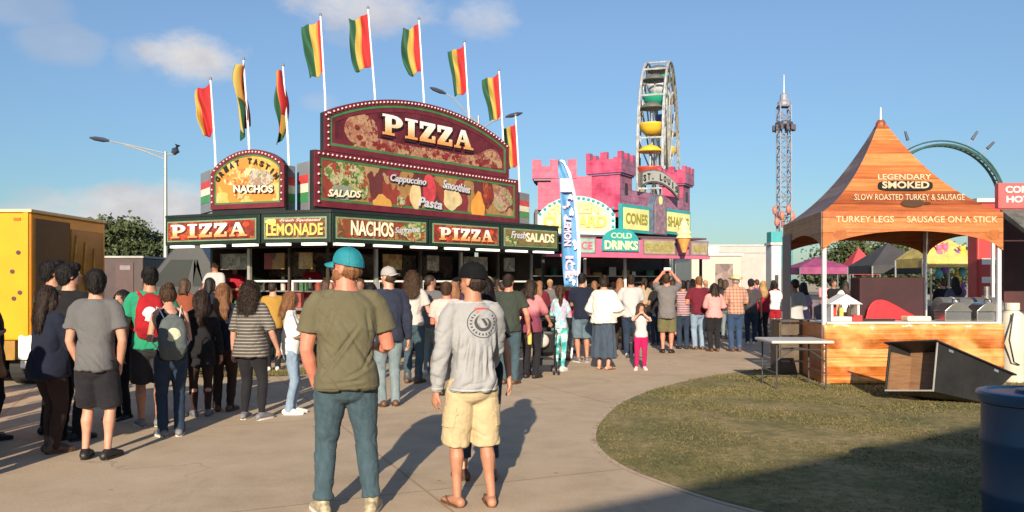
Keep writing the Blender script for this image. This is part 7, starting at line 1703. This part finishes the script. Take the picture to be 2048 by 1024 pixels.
person('person in loose white top and long dark denim skirt with sandals', 1208, 739, 1.74, -28, ('poncho', cl('cream_poncho',(.68,.64,.56),.05), .50, .035), ('longskirt', SKIRTD, .13, 1.20), ('sandal', BRNL), ('bun','dark'), 'fair', w=1.15, arms=('bent','bent'), head=35, nod=10, fem=True)
def ex_redbag(rig):
    pbox('red_ball', M('red_toy',(.55,.05,.06),.4,.2), rig['root'], lambda m: m.ball(tuple(rig['V3'](-.17,.08,.62)), .09, 14, 10), smooth='all')
person('person in pale grey tee and dark trousers holding something red behind the small child', 1262, 714, 1.78, -10, ('tee', LGREY, .49, .016), ('jeans', JEAND), ('sneaker', WSH, 1), ('short','dark'), 'tan', w=1.1, arms=('bent','front'), head=5, q=2, extra=ex_redbag)
person('small child in pink trousers and white shirt with hands at the face', 1282, 739, 1.20, 175, ('tee', cl('pale_child_tee',(.62,.5,.48),.1), .50, .012), ('slacks', MAG), ('sneaker', WSH, 1), ('mid','brown'), 'fair', w=1.0, arms=('face','face'), head=8, child=1.25, fem=True, stance=(.05,.0,.07,.04))
person('person in long grey tee and olive shorts holding up a phone with both hands', 1334, 706, 1.82, -12, ('tee', cl('grey_long_tee',(.15,.14,.14),.1), .44, .016), ('shorts', OLV_C, .98), ('sneaker', BLKL), ('short','brown'), 'ruddy', w=1.08, arms=('up','up'), head=-10, nod=-10, q=2,
       extra=lambda r: pbox('phone', M('phone_white',(.6,.62,.66),.3,.05), r['root'], lambda m: m.box(tuple((r['arms'][0][2]+r['arms'][1][2])/2+np.array([-.08,.06,.07])), (.16,0,0), (0,.012,0), (0,0,.09)), bevel=.006))
person('person in pinkish patterned shirt half hidden behind the raised phone', 1366, 698, 1.66, -5, ('half', cl('mauve_pattern',(.22,.12,.14),.3,'stripe',(.45,.35,.35),18.0), .49, .014), ('jeans', JEAND), ('sneaker', BLKL), ('short','black'), 'tan', arms=('front','side'), q=2)
person('person in maroon tee and pale jeans', 1397, 699, 1.76, 4, ('tee', MARN, .49, .016), ('jeans', JEANL), ('sneaker', BRNL), ('short','auburn'), 'ruddy', w=1.12, arms=('bent','bent'), head=8, q=2)
person('person with dark hair in light pink top and black trousers', 1428, 703, 1.60, 6, ('half', cl('salmon_top',(.66,.28,.27),.08), .50, .014), ('slacks', BLKP), ('sneaker', BRNL), ('mid','dark'), 'fair', w=1.2, arms=('front','bent'), head=0, q=2, fem=True)
person('person in straw cowboy hat, checked tan shirt and blue jeans', 1471, 703, 1.78, 2, ('half', PLAID, .495, .016), ('jeans', cl('mid_denim',(.03,.06,.13),.12,'denim')), ('boot', BRNL), ('short','grey'), 'ruddy', w=1.1, arms=('front','bent'), head=12, q=2, hat=('straw', STRAW))
person('person in dark cap and charcoal shirt right behind the checked shirt', 1502, 689, 1.70, -15, ('tee', cl('charcoal_tee',(.05,.045,.05),.2), .48), ('jeans', JEAND), ('sneaker', WSH, 1), ('short','black'), 'tan', arms=('front','down'), q=2, hat=('cap', BLKC, BLKC))
person('person with blonde hair in dark red top and black trousers', 1526, 681, 1.66, 8, ('long', REDC, .48, .012), ('slacks', BLKP), ('sneaker', GRSH), ('long','blonde'), 'fair', arms=('down','front'), q=2, fem=True, head=-20)
person('person in white shirt and red shorts with bare legs beside the white booth', 1550, 672, 1.62, -20, ('tee', WHT_C, .50), ('shorts', REDC, .6), ('sneaker', WSH), ('short','dark'), 'fair', arms=('front','bent'), q=2, fem=True)
# unseen queue people added off to the left so their shadows cross the path
for i, (xx, yy, h, t_, b_) in enumerate([(-5.9,7.3,1.78,NAVY,JEAND),(-6.4,8.6,1.7,GREYT,BLKP),(-7.1,9.6,1.66,WHT_C,JEAN),(-5.5,5.9,1.75,BLKC,JEANG),(-4.9,6.9,1.74,REDC,BLKP),(-7.9,8.6,1.8,BLKC,BLKP),(-6.6,6.4,1.72,GREYT,BLKP),(-5.7,8.3,1.68,DGREEN,JEAN),(-7.3,7.2,1.76,NAVY,BLKP),(-5.25,7.75,1.74,MARN,BLKP),(-4.75,6.3,1.7,KHAKI,JEAND),(-5.2,5.2,1.76,LGREY,BLKP),(-4.55,5.6,1.68,GREENC,JEAN)]):
    person(['person in navy tee queueing just outside the left edge of the picture','person in grey tee queueing left of the picture','person in white tee queueing left of the picture, near the yellow trailer','person in black tee outside the left edge, nearest the viewer','person in red top just left of the picture edge','person all in black furthest left of the queue','person in grey tee and black trousers well outside the left edge','person in dark green tee left of the picture among the queue','person in navy tee and black trousers far outside the left edge','person in maroon tee queueing just outside the left edge','person in khaki tee and dark jeans outside the left edge','person in pale grey tee near the viewer, outside the left edge','person in green tee near the viewer, outside the left edge'][i],
           0, 0, h, -20, ('tee', t_, .48), ('jeans', b_), ('sneaker', BLKL), ('short','dark'), 'fair', arms=('down','front'), q=3, Yd=yy, x=xx)
# workers and far people: filler with their own looks
FAR = [ (430, 17.9, 1.70, 175, LGREY, BLKP, 'dark', 'stand worker in white shirt inside the left window of the pizza stand', 560),
        (470, 18.6, 1.66, 170, REDC, BLKP, 'black', 'stand worker in red shirt behind the counter left of the first post', 560),
        (625, 18.3, 1.72, 185, REDC, BLKP, 'dark', 'stand worker in red shirt in the middle window of the pizza stand', 560),
        (870, 19.9, 1.74, 165, BLKC, BLKP, 'black', 'stand worker in black shirt behind the nachos window', 560),
        (1225, 25.0, 1.70, 180, cl('yellow_worker',(.6,.42,.05)), BLKP, 'dark', 'stand worker in yellow shirt inside the castle stand', 560),
        (1300, 25.5, 1.68, 180, cl('green_worker',(.1,.3,.08)), BLKP, 'brown', 'stand worker in green shirt inside the castle stand', 560)]
for px, Y, h, yw, t_, b_, hc_, lab, _ in FAR:
    r = person(lab, px, 0, h, yw, ('tee', t_, .49), ('slacks', b_), ('sneaker', BLKL), ('short', hc_), 'tan', arms=('front','bent'), q=3, Yd=Y, group='workers inside the stands'); r['root'].location.z = .4 if Y < 24 and px < 1000 else 0
BG = [(1548,27,1.7,MARN),(1512,26,1.72,cl('violet_top',(.15,.08,.2))),(1440,25,1.75,BLKC),(1412,27,1.7,GREYT),(1385,26,1.74,WHT_C),(1588,15.9,1.68,LGREY),(1606,17.5,1.62,cl('lilac_top',(.3,.22,.33))),(1668,24,1.7,BLKC),(1690,22,1.66,WHT_C),(1716,26,1.74,REDC),(1742,23,1.72,NAVY),(1650,28,1.7,PINKC),
      (1910,19,1.75,cl('slate_top',(.09,.10,.14))),(1885,24,1.7,BLKC),(1345,23,1.7,BLKC),(1100,20.5,1.7,GREYT),(1080,19.5,1.66,MARN),(985,16.5,1.7,BLKC),(930,16,1.75,NAVY),(720,14.5,1.68,BROWNP),(660,15.6,1.62,BLKC),(1136,18.2,1.7,REDC),(1190,21,1.66,PINKL)]
labs = ['in maroon by the white booth','in violet top beyond the blonde one in red','in black behind the pink top','in grey behind the maroon tee','in white in front of the cream trailer','in pale grey reaching toward the crate beside the tent','in lilac top seen past the left tent post','in black under the left part of the orange tent','in white shirt seen through the orange tent','in red beyond the tent counter','in navy left of the maroon cabinet','in pink far behind the left tent post',
        'in slate blue seen between the tent cabinet and smokers','in black under the yellow trimmed canopy','in black at the castle counter','in grey between the two stands','in maroon at the pizza counter end','in black at the salad end of the counter','in navy at the pizza counter behind the emblem shirt','in brown behind the grey cap','in black just right of the turquoise cap at the counter','in red behind the feather flag','in pale pink at the cold drinks counter']
hc = ['black','brown','dark','blonde','auburn','dark']; bts = [JEAND, BLKP, JEAN, BROWNP, JEANG]
for i, (px, Y, h, t_) in enumerate(BG):
    f_ = i%3 == 0
    person('distant person '+labs[i], px, 0, h, (i*67)%70-35+(180 if i%4 == 3 else 0), (['tee','long','half'][i%3], t_, .485, .014), (['jeans','slacks','shorts'][i%3], bts[i%5]) , ('sneaker', BLKL), (['long','short','mid','short'][i%4], hc[i%6]), ['fair','tan','ruddy','brown'][i%4], w=[1,1.1,.95,1.05][i%4], arms=[('down','front'),('front','bent'),('hip','down'),('cross','cross')][i%4], head=(i*31)%60-30, q=3, Yd=Y, fem=f_)
def bag(colr):
    def g(rig):
        H = rig['H']; c = rig['V3'](.125, -.02, .52); S_ = Solid(); S_.add(ring_loft([c+np.array([0,0,-.13]), c+np.array([.01,0,-.05]), c+np.array([0,0,.06]), c+np.array([-.01,0,.11])], [.04,.055,.045,.02], [.12,.15,.14,.11], [1,0,0], [0,1,0], 16, 2.6))
        b = link('shoulder_bag', S_.mesh(.012, 1, None, colr, 'shoulder_bag'), rig['root'], local=True)
        v = limb([c+np.array([-.01,.10,.08]), rig['V3'](.02,.085,.72), rig['V3'](-.06,.0,.852), rig['V3'](.02,-.085,.72), c+np.array([-.01,-.10,.08])], [.008]*5, 6); m = MB(); m.add(v[0], v[1]); m.build('strap', colr, b, local=True)
    return g
MORE = [(655,13.4,1.66,cl('teal_top',(.03,.12,.13)),None,'in dark teal top partly behind the olive tee'),(742,13.1,1.60,BLKC,BRNL,'in black with brown shoulder bag behind the grey cap'),(862,14.0,1.74,GREYT,None,'in grey tee right of the curly haired one'),(908,14.9,1.66,cl('plum_top',(.10,.03,.08)),BLKL,'in plum top with black shoulder bag at the counter'),
        (978,14.2,1.72,cl('brown_top',(.09,.05,.035)),None,'in brown top behind the dark green polo'),(1003,15.6,1.64,WHT_C,BRNL,'in white top with brown bag behind the dark green polo'),(372,13.6,1.68,cl('rust_top',(.22,.06,.03)),None,'in rust top far behind the black jumper'),(422,14.3,1.70,NAVY,BLKL,'in navy top with black bag at the left counter window'),
        (546,14.6,1.62,cl('mustard_top',(.35,.20,.04)),None,'in mustard top at the counter left of the slim one in white'),(1240,19.2,1.72,cl('denim_shirt',(.07,.11,.17)),BRNL,'in denim shirt with brown bag near the cold drinks counter'),(1312,20.6,1.66,BLKC,None,'in black top left of the raised phone'),(1288,21.6,1.74,cl('sand_top',(.34,.26,.17)),None,'in sand coloured top at the castle counter'),
        (1452,23.2,1.7,cl('charcoal_tee',(.05,.045,.05),.2),None,'in charcoal between the pink top and the straw hat'),(1375,22.0,1.68,NAVY,BLKL,'in navy with black bag beyond the maroon tee')]
for i, (px, Y, h, t_, bg_, lab) in enumerate(MORE):
    person('distant person '+lab, px, 0, h, (i*53)%90-45, (['half','tee','tee','long'][i%4], t_, .48, .014), (['slacks','jeans','jeans'][i%3], bts[(i*2)%5]), ('sneaker', [BLKL,GRSH,WSH][i%3]), (['mid','long','short','long','short','pony'][i%6], hc[(i*5+1)%6]), ['fair','tan','brown','ruddy'][i%4], w=[1,.93,1.08][i%3], arms=[('front','hip'),('cross','down'),('bent','down'),('face','down')][i%4], head=(i*41)%80-40, q=3 if i != 1 else 2, Yd=Y, fem=i%6 in (0,1,3,5), extra=bag(bg_) if bg_ else None)
# stroller
def stroller():
    Y = 2560/(748-566)+.1; c = GX(1088, Y); th = thing('stroller', c, 'black folding child stroller in the queue between the green polo and the tie dyed child', 'stroller'); K = M('stroller_black',(.015,.015,.017),.5,.2); x, y = c.x, c.y
    for dx in (-.2,.2):
        for dy in (-.25,.3):
            for k in (-.04,.04):
                w_ = sub(th, 'wheel', K, lambda m: m.tube([(x+dx+k-.015,y+dy,.085),(x+dx+k+.015,y+dy,.085)], .085, 16)); sub(w_, 'rim', M('rim_grey',(.3,.3,.3),.4), lambda m: m.tube([(x+dx+k-.018,y+dy,.085),(x+dx+k-.0155,y+dy,.085)], .04, 10))
        sub(th, 'frame_tube', K, lambda m: (m.tube([(x+dx,y+.3,.09),(x+dx*.9,y-.05,.5),(x+dx*.85,y-.35,.98),(x+dx*.85,y-.42,1.02)], .013, 8), m.tube([(x+dx,y-.25,.09),(x+dx*.9,y+.02,.5),(x+dx*.85,y+.15,.62)], .013, 8)), smooth=True)
    sub(th, 'handle', K, lambda m: m.tube([(x-.17,y-.42,1.02),(x+.17,y-.42,1.02)], .017, 8))
    S_ = Solid(); 
    S_.add(ring_loft([(x,y+.22,.38),(x,y+.0,.34),(x,y-.12,.42),(x,y-.22,.72)], [.17,.18,.18,.17], [.03,.035,.04,.035], [1,0,0], [0,.3,1], 16, 3)); me = S_.mesh(.012, 2, None, K, 'seat'); link('seat', me, th)
    m = MB(); vs = []
    for j in range(8):
        a = R(20+14*j)
        for i in range(9): u = i/8-.5; vs.append((x+u*.40, y-.20+.26*math.cos(a)*1.0-.02, .72+.26*math.sin(a)*(1-u*u*.5)))
    m.add(vs, [(j*9+i, j*9+i+1, (j+1)*9+i+1, (j+1)*9+i) for j in range(7) for i in range(8)]); o = m.build('canopy', K, th, smooth='all'); s = o.modifiers.new('Solidify','SOLIDIFY'); s.thickness = .006
    sub(th, 'basket', M('basket_mesh',(.06,.06,.06),.8), lambda m: m.abox(x-.17,x+.17,y-.2,y+.2,.16,.26), bevel=.02)
    sub(th, 'grey_bag', M('bag_grey',(.45,.42,.38),.8,.2), lambda m: m.ball((x-.04,y-.30,.60), (.12,.06,.12), 12, 8), smooth='all'); 
stroller()

bpy.data.scenes.remove(TS)
